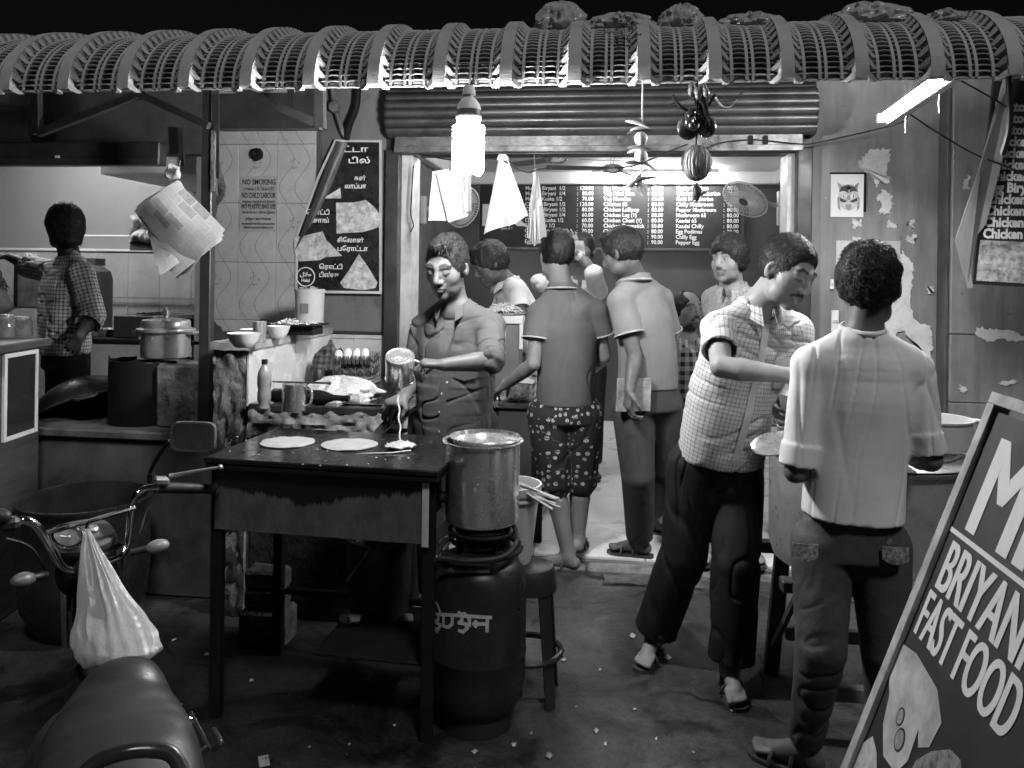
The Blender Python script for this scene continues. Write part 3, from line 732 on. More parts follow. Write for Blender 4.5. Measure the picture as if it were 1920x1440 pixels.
# ================================================================ steel vessels
def vessel(name, lab, cat, c, prof, m, n=40, parts=(), group=None):
    """turned vessel; prof in metres around base c"""
    t = thing(name, lab, cat, c, group); MB().lathe(prof, n, M=Matrix.Translation(c)).build('body', m, t); return t
def rim(t, c, r, z, rr, m, name='rim'):
    MB().tube([(c[0]+r*math.cos(a), c[1]+r*math.sin(a), c[2]+z) for a in np.linspace(0, 2*math.pi, 40, endpoint=False)], rr, 8, closed=True).build(name, m, t)
# gas cylinder
CY = 2.78
cb = pZ(893, 1368, 0); cy_r = 91*CY/FP
M_CYL = mat('scuffed_dark_red_paint', .022, .32, var=.5, scale=5, bump=.12, bscale=50, dirt=.4, rvar=.16)
cb = Vector((pY(896, 1200, CY).x, CY, 0))
cyl = thing('gas_cylinder', 'dark cooking gas cylinder lettered in white standing under the steel pot', 'gas cylinder', cb)
ct = pY(896, 1050, CY).z+.03; czm = pY(896, 1214, CY).z
r_ = cy_r
pr = [(r_*.55, .05), (r_*.8, .07), (r_*.95, .11), (r_, .17), (r_, czm-.006), (r_*1.012, czm-.003), (r_*1.012, czm+.003), (r_, czm+.006), (r_, ct-.13), (r_*.985, ct-.09), (r_*.93, ct-.05), (r_*.8, ct-.02), (r_*.58, ct-.002), (r_*.3, ct+.006), (.03, ct+.008), (0, ct+.008)]
MB().lathe(pr, 56, M=Matrix.Translation(cb)).build('body', M_CYL, cyl, smooth=50)
MB().lathe([(r_*.72, .0), (r_*.74, .0), (r_*.72, .09), (r_*.70, .09)], 40, M=Matrix.Translation(cb)).build('foot_ring', M_CYL, cyl)
rz = pY(896, 1048, CY-.1).z
rim(cyl, (cb.x, cb.y, 0), r_*.86, ct+.02, .011, M_CYL, 'guard_ring')
for a in (.4, 1.9, 3.6, 5.2):
    MB().tube([cb+Vector((math.cos(a)*r_*.8, math.sin(a)*r_*.8, ct-.03)), cb+Vector((math.cos(a)*r_*.86, math.sin(a)*r_*.86, ct+.02))], .008, 8).build('guard_leg', M_CYL, cyl)
MB().lathe([(.03, ct), (.03, ct+.03), (.018, ct+.034), (.018, ct+.06), (0, ct+.06)], 16, M=Matrix.Translation(cb)).build('valve', M_STEELD, cyl)
# stencilled word, drawn as strokes wrapped on the shell
def on_cyl(px, py, rr=r_*1.009):
    d = ray(px, py); o = Vector((0, 0, CH)); ax, ay = d.x, d.y; ox, oy = o.x-cb.x, o.y-cb.y
    A = ax*ax+ay*ay; B = 2*(ax*ox+ay*oy); C_ = ox*ox+oy*oy-rr*rr; D = max(0, B*B-4*A*C_)
    return o+d*((-B-math.sqrt(D))/(2*A))
strokes = [[(818, 1152), (826, 1152), (921, 1158)], [(822, 1153), (822, 1162), (815, 1166), (826, 1172), (822, 1180), (814, 1178), (820, 1186)], [(826, 1150), (822, 1138), (818, 1130)],
 [(832, 1154), (831, 1174), (841, 1176), (848, 1170), (848, 1155)], [(866, 1156), (866, 1164), (860, 1168), (873, 1170), (876, 1178), (868, 1185), (860, 1182)], [(868, 1156), (860, 1148)], [(878, 1158), (871, 1151), (864, 1152)],
 [(914, 1157), (913, 1184)], [(892, 1170), (913, 1170)], [(893, 1165), (888, 1170), (893, 1175)], [(880, 1157), (880, 1174)]]
wd = MB()
for stt in strokes:
    pts = []
    for a, b in zip(stt[:-1], stt[1:]):
        ns = max(4, int(math.hypot(b[0]-a[0], b[1]-a[1])/3))
        for k in range(ns): pts.append(on_cyl(a[0]+(b[0]-a[0])*k/ns, a[1]+(b[1]-a[1])*k/ns))
    pts.append(on_cyl(*stt[-1])); w = 3.1*CY/FP
    for k in range(len(pts)-1):
        d = (pts[k+1]-pts[k]); nn = Vector((pts[k].x-cb.x, pts[k].y-cb.y, 0)).normalized(); sd_ = d.cross(nn).normalized()*w
        e = d.normalized()*w*.5
        wd.add([pts[k]-sd_-e, pts[k]+sd_-e, pts[k+1]+sd_+e, pts[k+1]-sd_+e], [(0, 1, 2, 3)])
wd.build('lettering', mat('worn_white_stencil', .55, .7, var=.35, scale=60, bump=0, dirt=.6, dscale=60), cyl, smooth=0)
# ring burner on top and its hose
pc = Vector((cb.x+.012, cb.y, 0)); bz0 = pY(900, 985, CY).z
bn = thing('ring_burner', 'black iron ring burner fixed on top of the gas cylinder', 'burner', (cb.x, cb.y, ct+.061))
rim(bn, (pc.x, pc.y, 0), .088, bz0-.006, .009, M_BLACK, 'ring'); rim(bn, (pc.x, pc.y, 0), .115, bz0-.012, .007, M_BLACK, 'ring')
MB().lathe([(.02, ct+.062), (.028, bz0-.09), (.06, bz0-.07), (.062, bz0-.045), (.0, bz0-.04)], 20, M=Matrix.Translation(pc)).build('burner_head', M_BLACK, bn)
for a in (.8, 2.4, 4.0, 5.5):
    MB().tube([pc+Vector((math.cos(a)*.05, math.sin(a)*.05, bz0-.06)), pc+Vector((math.cos(a)*.115, math.sin(a)*.115, bz0-.015))], .007, 6).build('arm', M_BLACK, bn)
hp = [pY(x, y, Y) for x, y, Y in ((868, 1030, 2.8), (838, 1012, 2.72), (815, 1050, 2.66), (803, 1062, 2.64), (826, 1048, 2.62), (880, 1052, 2.60), (940, 1045, 2.62), (968, 1018, 2.7), (962, 985, 2.78), (930, 972, 2.86))]
def smooth_path(P, n=6):
    out = []; P = [Vector(p) for p in P]
    for i in range(len(P)-1):
        a, b, c, d = P[max(0, i-1)], P[i], P[i+1], P[min(len(P)-1, i+2)]
        for k in range(n):
            t = k/n; out.append(.5*((2*b)+(c-a)*t+(2*a-5*b+4*c-d)*t*t+(-a+3*b-3*c+d)*t**3))
    return out+[P[-1]]
tag(MB().tube(smooth_path(hp), .0085, 8).build('gas_hose', M_RUBBER), 'black rubber gas hose looping round the top of the lettered cylinder', 'hose')
MB().tube([pY(846, 1005, 2.75), pY(812, 1052, 2.66)], [.012, .016], 10).build('regulator', M_STEEL, bpy.data.objects['gas_hose'])
# big steel pot on the burner
PZ = pY(902, 972, CY-.08).z; PT = pY(902, 826, CY).z; pR = 73*CY/FP
pb = Vector((pY(903, 900, CY).x, CY+.02, bz0+.004))
H = PT-pb.z
pot = vessel('steel_pot', 'tall stainless steel pot with a sunken lid on the gas burner', 'pot', pb, [(0, 0), (pR*.75, .0), (pR*.93, .012), (pR*.97, .035), (pR*.97, H-.012), (pR*1.06, H-.004), (pR*1.06, H), (pR*.96, H-.002), (pR*.95, H-.1), (0, H-.1)], M_STEEL)
MB().lathe([(pR*.93, H+.004), (pR*.9, H-.012), (pR*.4, H-.02), (0, H-.018)], 40, M=Matrix.Translation(pb+Vector((.006, .01, .008)))).build('lid', M_STEEL, pot)
# plastic stool with the white bucket and skewers
M_STOOL = mat('dark_plastic', .022, .38, var=.2, bump=.08, bscale=40)
sc0 = Vector((pY(992, 1070, 2.98).x, 2.98, 0)); stz = pY(1000, 1056, 2.98).z
stl = thing('plastic_stool', 'dark moulded plastic stool behind the gas cylinder', 'stool', sc0)
MB().lathe([(0, stz), (.075, stz), (.09, stz-.006), (.102, stz-.03), (.106, stz-.09), (.098, stz-.09), (.092, stz-.04), (0, stz-.025)], 32, M=Matrix.Translation(sc0)).build('seat', M_STOOL, stl)
for a in (.78, 2.36, 3.93, 5.5):
    dx, dy = math.cos(a), math.sin(a); t_ = Vector((-dy, dx, 0))
    def leg(u, v, dx=dx, dy=dy, t_=t_):
        r = .095+.045*(1-v); w = (.03-.008*(1-v)); ang = (u-.5)*2*w
        return sc0+Vector((dx*r, dy*r, (stz-.06)*v))+t_*ang-Vector((dx, dy, 0))*abs(u-.5)*.012
    MB().sheet(leg, 4, 8, .006).build('leg', M_STOOL, stl)
rim(stl, (sc0.x, sc0.y, 0), .124, .17, .012, M_STOOL, 'stretcher')
bk0 = Vector((sc0.x-.072, sc0.y+.02, stz+.001)); bh = pY(960, 905, 3.0).z-bk0.z
bkt = vessel('white_bucket', 'white plastic bucket of wooden sticks standing on the stool', 'bucket', bk0, [(0, 0), (.075, 0), (.078, .01), (.105, bh-.03), (.112, bh-.03), (.114, bh), (.106, bh), (.076, .012), (0, .012)], mat('white_plastic', .5, .4, var=.08, bump=.05))
rim(bkt, (bk0.x, bk0.y, bk0.z), .107, bh-.05, .006, mat('white_plastic'))
for i in range(16):
    a = pY(955+R.uniform(-12, 8), 905+R.uniform(-10, 12), 2.98+R.uniform(-.03, .05)); b = pY(1046+R.uniform(-18, 8), 942+R.uniform(-14, 14)+i*.5, 2.86+R.uniform(-.03, .04))
    d = (b-a); tag(MB().tube([a-d*.2, b], .0035, 5).build('wooden_stick', mat('bamboo', .42, .6, var=.3)), 'thin wooden stick poking out of the white bucket', 'stick', 'sticks fanned out of the white bucket')
# waste bucket, shells, bricks and litter under the griddle
wb = Vector((pY(712, 1050, 3.05).x, 3.05, .25)); wz = pY(712, 1012, 3.0).z
M_DBKT = mat('dark_bucket_plastic', .035, .5, var=.4, bump=.1)
wbk = vessel('waste_bucket', 'dark bucket full of eggshells on the shelf under the griddle', 'bucket', wb, [(0, 0), (.115, 0), (.13, wz-.25), (.136, wz-.25), (.136, wz-.265), (.125, wz-.265), (.12, wz-.29), (0, wz-.28)], M_DBKT)
M_SHELL = mat('eggshell', .5, .6, var=.3, scale=20)
for i in range(13):
    a = R.uniform(0, 6.28); rr = .1*math.sqrt(R.random()); c = Vector((wb.x+rr*math.cos(a), wb.y-.02+rr*math.sin(a)*.9, wz-.015+R.uniform(0, .015)))
    Mr = Matrix.Rotation(R.uniform(0, 6), 4, Vector((R.random(), R.random(), R.random())))
    tag(MB().lathe([(.0, -.024), (.012, -.021), (.02, -.01), (.022, .003), (.0205, .003), (.018, -.009), (.0, -.022)], 12, M=Matrix.Translation(c) @ Mr).jitter(.003, 60, i).build('eggshell', M_SHELL), 'broken half eggshell lying in the dark waste bucket', 'eggshell', 'eggshells in the waste bucket')
tag(MB().tube([pY(692, 1030, 2.9), pY(650, 1090, 2.86)], .003, 5).build('loose_twig', mat('bamboo')), 'single thin twig leaning out of the dark waste bucket', 'twig')
M_BRICK = mat('dim_brick', .10, .9, var=.5, scale=16, bump=.8, bscale=50, bd=.02)
for y0, y1, lab in ((1066, 1098, 'rough brick lying on another brick under the griddle'), (1100, 1132, 'rough brick under another brick on the ground below the griddle')):
    a, b = pY(466, y1, 3.25), pY(540, y0, 3.25)
    tag(MB().box((a.x, 3.2, a.z), (b.x, 3.3, b.z), .012).jitter(.008, 14, y0).build('brick', M_BRICK), lab, 'brick')
a, b = pY(468, 1134, 3.25), pY(538, 1134, 3.25)
tag(MB().box((a.x-.02, 3.18, 0), (b.x+.02, 3.32, a.z-.001), .012).jitter(.006, 14, 5).build('cement_block', M_BRICK), 'dark cement block carrying the two bricks under the griddle', 'block')
for i, (cx, cy, w, lab) in enumerate(((660, 1195, 22, 'crumpled pale paper on the shelf below the griddle'), (762, 1160, 14, 'white rag scrap beside the griddle leg'), (700, 1200, 12, 'torn plastic scrap on the griddle shelf'))):
    c = pY(cx, cy, 2.92+.03*i); w = w*2.95/FP
    o = MB().ball((c.x, c.y, .262+w*.3), (w, w*.8, w*.5), 14, 10).jitter(w*.5, 40, i).build('paper_scrap', M_PAPER); tag(o, lab, 'litter')
# ================================================================ things on the ledge behind the griddle
LZ = .971
def lp(px, py): return pZ(px, py, LZ)
c = lp(495, 768); hgt_ = pY(495, 674, c.y).z-LZ; k = hgt_/.30
M_PET = mat('clear_pet', .5, .12, var=.1, bump=.03, trans=.55, alpha=1)
bt = thing('plastic_bottle', 'clear ribbed plastic bottle with a dark cap and a little liquid on the ledge', 'bottle', c)
MB().lathe([(0, 0), (.03*k, 0), (.038*k, .012*k), (.034*k, .045*k), (.04*k, .06*k), (.04*k, .10*k), (.036*k, .12*k), (.04*k, .14*k), (.041*k, .2*k), (.036*k, .23*k), (.018*k, .262*k), (.015*k, .268*k), (.015*k, .28*k)], 28, M=Matrix.Translation(c)).build('bottle_wall', mat('hazy_pet', .33, .18, var=.15, bump=.02, trans=.35), bt)
MB().lathe([(.017*k, .275*k), (.018*k, .276*k), (.018*k, .3*k), (0, .3*k)], 20, M=Matrix.Translation(c)).build('cap', M_BLACK, bt)
MB().lathe([(.041*k, .15*k), (.0415*k, .15*k), (.0415*k, .2*k), (.041*k, .2*k)], 28, M=Matrix.Translation(c)).build('label_band', mat('grey_label', .2, .5), bt)
def mug(name, lab, M, r, h, parts=True):
    t = thing(name, lab, 'mug', M.translation)
    MB().lathe([(0, .004), (r*.93, .004), (r*.95, 0), (r, .004), (r, h-.004), (r*1.03, h-.002), (r*1.03, h), (r*.975, h), (r*.975, .008), (0, .008)], 36, M=M).build('body', M_STEEL, t)
    MB().lathe([(0, -.0005), (r*.72, -.0005), (r*.74, .0035), (r*.93, .0035)], 36, M=M).build('base_disc', M_STEEL, t)
    pts = [M @ Vector(p) for p in ((r*.98, 0, h*.86), (r*1.35, 0, h*.86), (r*1.62, 0, h*.72), (r*1.66, 0, h*.5), (r*1.45, 0, h*.25), (r*.98, 0, h*.16))]
    MB().tube(smooth_path(pts), .0055, 8).build('handle', M_STEEL, t); return t
c = lp(551, 769); r = 23*c.y/FP; h = 52*c.y/FP
mug('steel_mug', 'upright stainless steel mug with a ladle laid across it on the ledge', frameM(c, (math.cos(.2), -math.sin(.2)*.6, 0), Vector((math.sin(.2)*.6, math.cos(.2), 0)).normalized()), r, h)
a, b = pY(512, 721, c.y-.01), pY(618, 714, c.y-.03); zz_ = c.z+h+.005
ld = thing('ladle', 'long thin ladle resting across the rim of the upright mug', 'ladle', (a.x, a.y, zz_))
MB().tube([Vector((a.x, a.y, zz_+.001)), Vector((b.x, b.y, zz_+.006))], [.0035, .0045], 8).build('handle', M_STEELD, ld)
MB().ball((b.x, b.y, zz_+.006), .008, 10, 8).build('knob', M_STEELD, ld)
MB().sheet(lambda u, v: (a.x-.005+.03*u, a.y-.012+.024*v, zz_+.0008+.006*((2*u-1)**2+(2*v-1)**2)*.3), 6, 6, .002).build('bowl', M_STEEL, ld)
# dark glass bottle lying down
c = lp(604, 760); a, b = pY(512, 746, c.y+.03), pY(655, 752, c.y+.01); a.z = b.z = LZ+.033
dv = (b-a).normalized(); L_ = (b-a).length
MBt = frameM(a, dv.cross(Z_), Z_, dv)
tag(MB().lathe([(0, 0), (.03, 0), (.033, .008), (.033, L_*.62), (.027, L_*.7), (.014, L_*.8), (.0125, L_*.95), (.0145, L_*.955), (.0145, L_), (0, L_)], 24, M=MBt).build('glass_bottle', mat('dark_green_glass', .01, .08, bump=0)), 'dark glass bottle lying on its side behind the upright mug', 'bottle')
# bag of flour in clear plastic
def bag_fn(c, rx, ry, h, sd, fold=.12, pl=0.):
    def fn(u, v):
        a = 2*math.pi*u; e = v; rr = (1-e**2.2)**.5 if e < 1 else 0
        nn = 1+fold*noise.noise(Vector((math.cos(a)*3, math.sin(a)*3, e*3+sd)))+fold*.7*noise.noise(Vector((math.cos(a)*9, math.sin(a)*9, e*6+sd)))
        nn *= 1+pl*math.sin(a*11+4*noise.noise(Vector((e*2, sd, 0))))*(.3+e)
        return (c[0]+rx*rr*nn*math.cos(a), c[1]+ry*rr*nn*math.sin(a), c[2]+h*e*(.9+.15*noise.noise(Vector((math.cos(a)*4, math.sin(a)*4, sd)))))
    return fn
M_FILM = mat('crinkled_plastic_film', .42, .22, var=.15, scale=20, bump=.8, bscale=30, bd=.015)
c = lp(640, 748); tag(MB().sheet(bag_fn(c, .19, .13, .115, 3.3, .2), 48, 20).build('flour_bag', M_FILM), 'crinkled clear plastic bag of dough on the ledge before the egg trays', 'bag')
# egg trays with eggs
M_TRAY = mat('moulded_pulp_tray', .09, .6, var=.3, bump=.3)
M_EGGS = mat('white_egg', .78, .4, var=.04, bump=.03)
tc = pY(668, 705, 4.2)
def tray(z, lab, yaw):
    t = thing('egg_tray', lab, 'egg tray', (tc.x, tc.y, z), 'egg trays on the ledge')
    Mx = Matrix.Translation((tc.x, tc.y, z)) @ Matrix.Rotation(yaw, 4, 'Z')
    n = 5; p = .046
    MB().sheet(lambda u, v: tuple(Mx @ Vector(((u-.5)*n*p, (v-.5)*n*p, .018*(math.cos(u*n*2*math.pi)+math.cos(v*n*2*math.pi))*.5+.02))), 30, 30, .003).build('moulded_sheet', M_TRAY, t)
    for k in range(12):
        for s in (-1, 1):
            q = Mx @ Vector(((k/11-.5)*n*p, s*n*p/2, 0))
            MB().tube([q, q+Vector((.004, 0, .04)), q+Vector((.012, 0, .045)), q+Vector((.014, 0, .0))], .0025, 4).build('edge_loop', M_TRAY, t)
    return Mx
LZ2 = .972
tray(LZ2+.05, 'empty dark egg tray under the tray that holds eggs', .25); Mx = tray(LZ2+.115, 'dark moulded egg tray holding white eggs beside the flour bag', .3)
for b_ in (0, 1, 2):
    tag(MB().box((tc.x-.11, tc.y-.1, LZ2+b_*.016), (tc.x+.11, tc.y+.1, LZ2+b_*.016+.014), .004).jitter(.004, 20, b_).build('folded_sack', mat('sacking', .2, .9)), ['folded sack lying on the ledge under all the others', 'middle folded sack under the egg trays', 'top folded sack directly under the egg trays'][b_], 'sack')
for i, (u, v) in enumerate(((-2, -2), (-1, -2), (0, -2), (-2, -1), (-1, -1), (0, -1), (1, -1), (-1, 0), (0, 0), (1, 0), (1, -2))):
    q = Mx @ Vector((u*.046, v*.046, .046)); tag(MB().ball(q, (.0215, .0215, .028), 14, 10).build('egg', M_EGGS), 'white egg sitting in the upper egg tray', 'egg', 'eggs in the tray')
tag(MB().ball((0, 0, 0), .02, 4, 3).build('x', M_EGGS), 'x', 'x') if False else None
def check_mat(name, c0, c1, per, w, coord='cuv', soft=.12, c2=None, rough=.85, wrk=.3):
    """woven check: thin dark lines both ways on a pale ground"""
    m = bpy.data.materials.new(name); n, l, p = nodes(m); nt = m.node_tree
    x, y, z = objxyz(nt, coord if coord else None)
    def ln(v, per, w):
        f = mth(nt, 'FRACT', mth(nt, 'DIVIDE', v, per)); d = mth(nt, 'ABSOLUTE', mth(nt, 'SUBTRACT', f, .5)); return ramp(nt, d, w*.5, w*.5+soft*.5, 1, 0)
    a, b = ln(x, per, w), ln(y if coord else z, per, w)
    k = mth(nt, 'MULTIPLY', mth(nt, 'ADD', a, b), .5)
    c = mixc(nt, k, c0, c1)
    c = mth(nt, 'MULTIPLY', c, ramp(nt, nz(nt, 7, 4), .3, .7, .9, 1.08))
    l.new(tocol(nt, c), p.inputs['Base Color']); p.inputs['Roughness'].default_value = rough
    bumpto(nt, p, nz(nt, 28, 3, .6), wrk, .01); return m
cc = pY(612, 668, 4.1)
tag(MB().sheet(lambda u, v: (cc.x-.07+.16*u+.01*noise.noise(Vector((u*3, v*3, 1))), cc.y-.04+.05*v+.02*noise.noise(Vector((u*5, v*4, 3))), cc.z-.065+.14*v*(1-.5*abs(u-.55)*1.6)+.03*noise.noise(Vector((u*6, v*5, 7)))), 20, 16, .004).build('checked_cloth', check_mat('dark_check_cloth', .10, .02, .03, .4, None)), 'crumpled dark checked cloth bundled against the egg trays', 'cloth')
a, b = pY(620, 668, 4.35), pY(674, 668, 4.35)
kn = thing('rolling_pin', 'dark rolling pin with a white end lying behind the eggs', 'rolling pin', a)
MB().tube([a, a.lerp(b, .82)], .012, 10).build('handle', M_STEELD, kn); MB().tube([a.lerp(b, .82), b], [.012, .009], 10).build('end_grip', M_WHITE, kn)
tag(MB().box((a.x-.03, a.y-.02, LZ2), (b.x+.05, a.y+.05, a.z-.013), .005).build('tin_box', M_STEELD), 'dark tin box on the ledge under the rolling pin', 'box')
# flat black pan and turner by the cook's far hand
c = lp(700, 768); c2 = pY(700, 752, 3.62)
tag(MB().box((pY(655, 750, 3.6).x, 3.5, LZ+.001), (pY(752, 750, 3.6).x, 3.85, LZ+.006), .003).build('steel_sheet', M_PLATE), 'greasy dark steel sheet lying on the ledge edge beside the cook', 'sheet')
a, b = pY(728, 792, 3.36), pY(775, 742, 3.42)
tn = thing('turner', 'long flat steel turner slanting from the ledge towards the cook', 'turner', a)
MB().tube([a, b], [.006, .007], 6).build('handle', M_STEELD, tn); dd_ = (b-a).normalized()
MB().box((-.025, -.002, -.08), (.025, .002, .01), .001, M=frameM(a, X_, dd_.cross(X_).normalized(), dd_)).build('blade', M_STEEL, tn)
# ================================================================ things on the shelf wall
def sp(px, py): return pZ(px, py, SZ+.003)
M_ENAM = mat('white_enamel', .66, .25, var=.06, bump=.03)
def bowl(px, py, wpx, hpx, lab, chips=False):
    c = sp(px, py); r = wpx/2*c.y/FP; h = hpx*c.y/FP
    t = vessel('bowl', lab, 'bowl', c, [(0, .003), (r*.45, .003), (r*.48, 0), (r*.55, .004), (r*.8, h*.45), (r*.95, h*.9), (r, h), (r*.97, h), (r*.75, h*.5), (r*.5, .012), (0, .01)], M_ENAM, group='white bowls on the shelf wall'); return t
bowl(457, 651, 66, 28, 'white bowl standing in front of the others at the end of the shelf wall'); bowl(474, 640, 52, 24, 'white bowl half hidden behind the end bowl on the shelf')
bowl(522, 634, 46, 24, 'white bowl under the edge of the black tray beside the tumbler'); bowl(536, 626, 42, 22, 'white bowl tucked behind the one beside the tumbler')
c = sp(486, 642); r = 13.5*c.y/FP
vessel('steel_tumbler', 'plain stainless steel tumbler among the white bowls on the shelf', 'tumbler', c, [(0, 0), (r*.9, 0), (r, .085*c.y/3.9+.02), (r*.96, .085*c.y/3.9+.02), (r*.86, .006), (0, .006)], M_STEEL)
a, b = sp(500, 630), sp(604, 618); ty = a.y+.12
ox = pY(500, 612, ty).x; ox1 = pY(600, 612, ty).x
tr = thing('black_tray', 'black oblong tray heaped with chopped onion on the shelf wall', 'tray', (ox, ty, SZ))
zt0_, zt1_ = SZ+.05, pY(550, 608, ty).z
MB().box((ox, ty-.08, zt0_), (ox1, ty+.14, zt0_+.008), .003).box((ox, ty-.08, zt0_+.0085), (ox1, ty-.072, zt1_), .002).box((ox, ty+.132, zt0_+.0085), (ox1, ty+.14, zt1_), .002).box((ox1-.008, ty-.071, zt0_+.0085), (ox1, ty+.131, zt1_), .002).box((ox, ty-.071, zt0_+.0085), (ox+.008, ty+.131, zt1_), .002).build('pan', M_BLACK, tr)
MB().box((ox+.1, ty-.04, SZ+.004), (ox1-.02, ty+.1, zt0_-.001), .004).build('foot_block', M_BLACK, tr)
on = MB()
for i in range(170):
    u, v = R.random(), R.random(); hh = .03*math.exp(-((u-.4)/.22)**2)+.012*math.exp(-((u-.8)/.1)**2)
    on.box((-.009, -.0025, -.0015), (.009, .0025, .0015), .0005, M=Matrix.Translation((ox+.012+(ox1-ox-.024)*u, ty-.065+.19*v, zt1_-.004+hh*R.random())) @ Matrix.Rotation(R.uniform(0, 6), 4, Vector((R.random()-.5, R.random()-.5, R.random()+.3))))
o = tag(on.build('chopped_onion', M_EGGS, smooth=0), 'heap of chopped onion in the black tray', 'onion'); o['kind'] = 'stuff'
c = sp(580, 619); r = 28*c.y/FP; h = 80*c.y/FP
cy_ = c
bx = thing('plastic_canister', 'cloudy plastic canister with a packet inside at the far end of the shelf wall', 'canister', c)
MB().lathe([(0, .002), (r*.9, .002), (r*.93, 0), (r, h*.93), (r*1.04, h*.94), (r*1.04, h), (r*.97, h), (r*.88, .006), (0, .006)], 32, M=Matrix.Translation(c)).build('body', mat('cloudy_plastic', .5, .35, var=.12, bump=.04), bx)
MB().sheet(lambda u, v: (c.x+(u-.5)*r*1.3, c.y-.02+.03*noise.noise(Vector((u*4, v*3, 0))), c.z+h*.93+.06*h*v*(1+noise.noise(Vector((u*5, 0, 2))))*2), 8, 4, .002).build('packet_flap', M_PAPER, bx)
text('GUNTUR', .022, (c.x-r*.62, c.y-r*1.01, c.z+.028), X_, Z_, M_LETB, bx, bold=.0006)
MB().box((c.x-r*.25, c.y-r*1.012, c.z+h*.42), (c.x+r*.3, c.y-r*1.0, c.z+h*.66), .001).build('printed_square', mat('grey_label'), bx)
# ================================================================ poster with curled corner
po = thing('food_poster', 'black roti poster with Tamil lettering, its upper edge curling off the wall', 'poster', (pY(640, 550, YF).x, YF, pY(640, 550, YF).z))
YP = YF-.042
def pp_(px, py, y=YP): return pY(px, py, y)
def pbox(x0, y0, x1, y1, name, m, y=YP, th=.004):
    a, b = pp_(x0, y1, y), pp_(x1, y0, y); return MB().box((a.x, y-th, a.z), (b.x, y, b.z), .0005).build(name, m, po)
M_PBLK = mat('glossy_black_print', .018, .3, var=.5, scale=9, bump=.06, dirt=.0)
M_PEDGE = mat('yellowed_border', .5, .5, var=.2)
a, b = pp_(553, 549), pp_(716, 262)
MB().poly([pp_(553, 549), pp_(716, 551), pp_(716, 263), pp_(628, 262), pp_(596, 330), pp_(556, 440)], (0, -.004, 0)).build('backing_sheet', M_PEDGE, po, smooth=0)
MB().poly([pp_(558, 544, YP-.0042), pp_(711, 546, YP-.0042), pp_(711, 267, YP-.0042), pp_(630, 266, YP-.0042), pp_(600, 332, YP-.0042), pp_(560, 440, YP-.0042)], (0, -.0012, 0)).build('printed_sheet', M_PBLK, po, smooth=0)
def curl(u, v):
    # flap rolled over from the left edge: a cone from the upper corner
    p0 = Vector((630, 264)).lerp(Vector((553, 470)), v); p1 = Vector((652, 268)).lerp(Vector((602, 398)), v)
    w = (p1-p0); q = p0+w*u; bul = math.sin(math.pi*u)*(.02+.07*v)*(1-.3*v)
    if v > .6: q = q+Vector((0, (v-.6)*40*u*-.6))
    return pY(q.x, q.y, YP-.006-bul)
MB().sheet(curl, 14, 26, .001).build('curled_flap', mat('poster_back', .10, .45, var=.25, bump=.1), po)
M_FOODP = mat('printed_food', .5, .5, var=.5, scale=30, bump=0, dirt=.4, dscale=22)
def ppoly(pts, name, m, y): MB().poly([pp_(x, yy, y) for x, yy in pts], (0, -.0008, 0)).build(name, m, po, smooth=0)
ppoly([(630, 380), (661, 380), (686, 375), (702, 388), (712, 402), (712, 426), (680, 435), (631, 438)], 'printed_roti', M_FOODP, YP-.0058)
ppoly([(551, 446), (605, 434), (612, 450), (642, 480), (610, 482), (600, 488), (560, 490), (552, 470)], 'printed_roti', M_FOODP, YP-.0058)
ppoly([(673, 476), (690, 500), (708, 530), (704, 540), (680, 544), (645, 540), (638, 530), (655, 506)], 'printed_roti', M_FOODP, YP-.0058)
ppoly([(606, 372), (638, 352), (640, 372)], 'printed_roti', M_FOODP, YP-.0058)
def ptext(s, x, y, h, w=None, b=.0007):
    o_ = pp_(x, y, YP-.0062); text(s, h*YF/FP*1.35, o_, X_, Z_, M_LETW, po, bold=b, width=(w*YF/FP if w else None))
ptext('ட்டா', 643, 285, 11, 48); ptext('டில்', 652, 306, 11, 42); ptext('கன்', 664, 338, 9, 22); ptext('லாப்பா', 646, 353, 9, 42)
ptext('ெராட்டி', 574, 402, 9, 46); ptext('பிசாங்', 574, 417, 9, 44)
ptext('சிேலான்', 632, 454, 9, 52); ptext('பேராட்டா', 632, 470, 9, 60); ptext('ெராட்டி', 598, 504, 9, 46); ptext('டிஸ்யு', 598, 519, 9, 38)
hc = pp_(573, 519, YP-.006); hr = 18*YF/FP
MB().tube([(hc.x+hr*math.cos(a), hc.y, hc.z+hr*math.sin(a)) for a in np.linspace(0, 6.283, 40, endpoint=False)], .003, 6, closed=True).build('seal_ring', M_LETW, po)
text('\uFEDD\uFEFC\uFEA3', .034, (hc.x-.036, hc.y, hc.z+.004), X_, Z_, M_LETW, po, bold=.0006, width=.072)
text('Halal', .026, (hc.x, hc.y, hc.z-.03), X_, Z_, M_LETW, po, bold=.0006, align='CENTER')
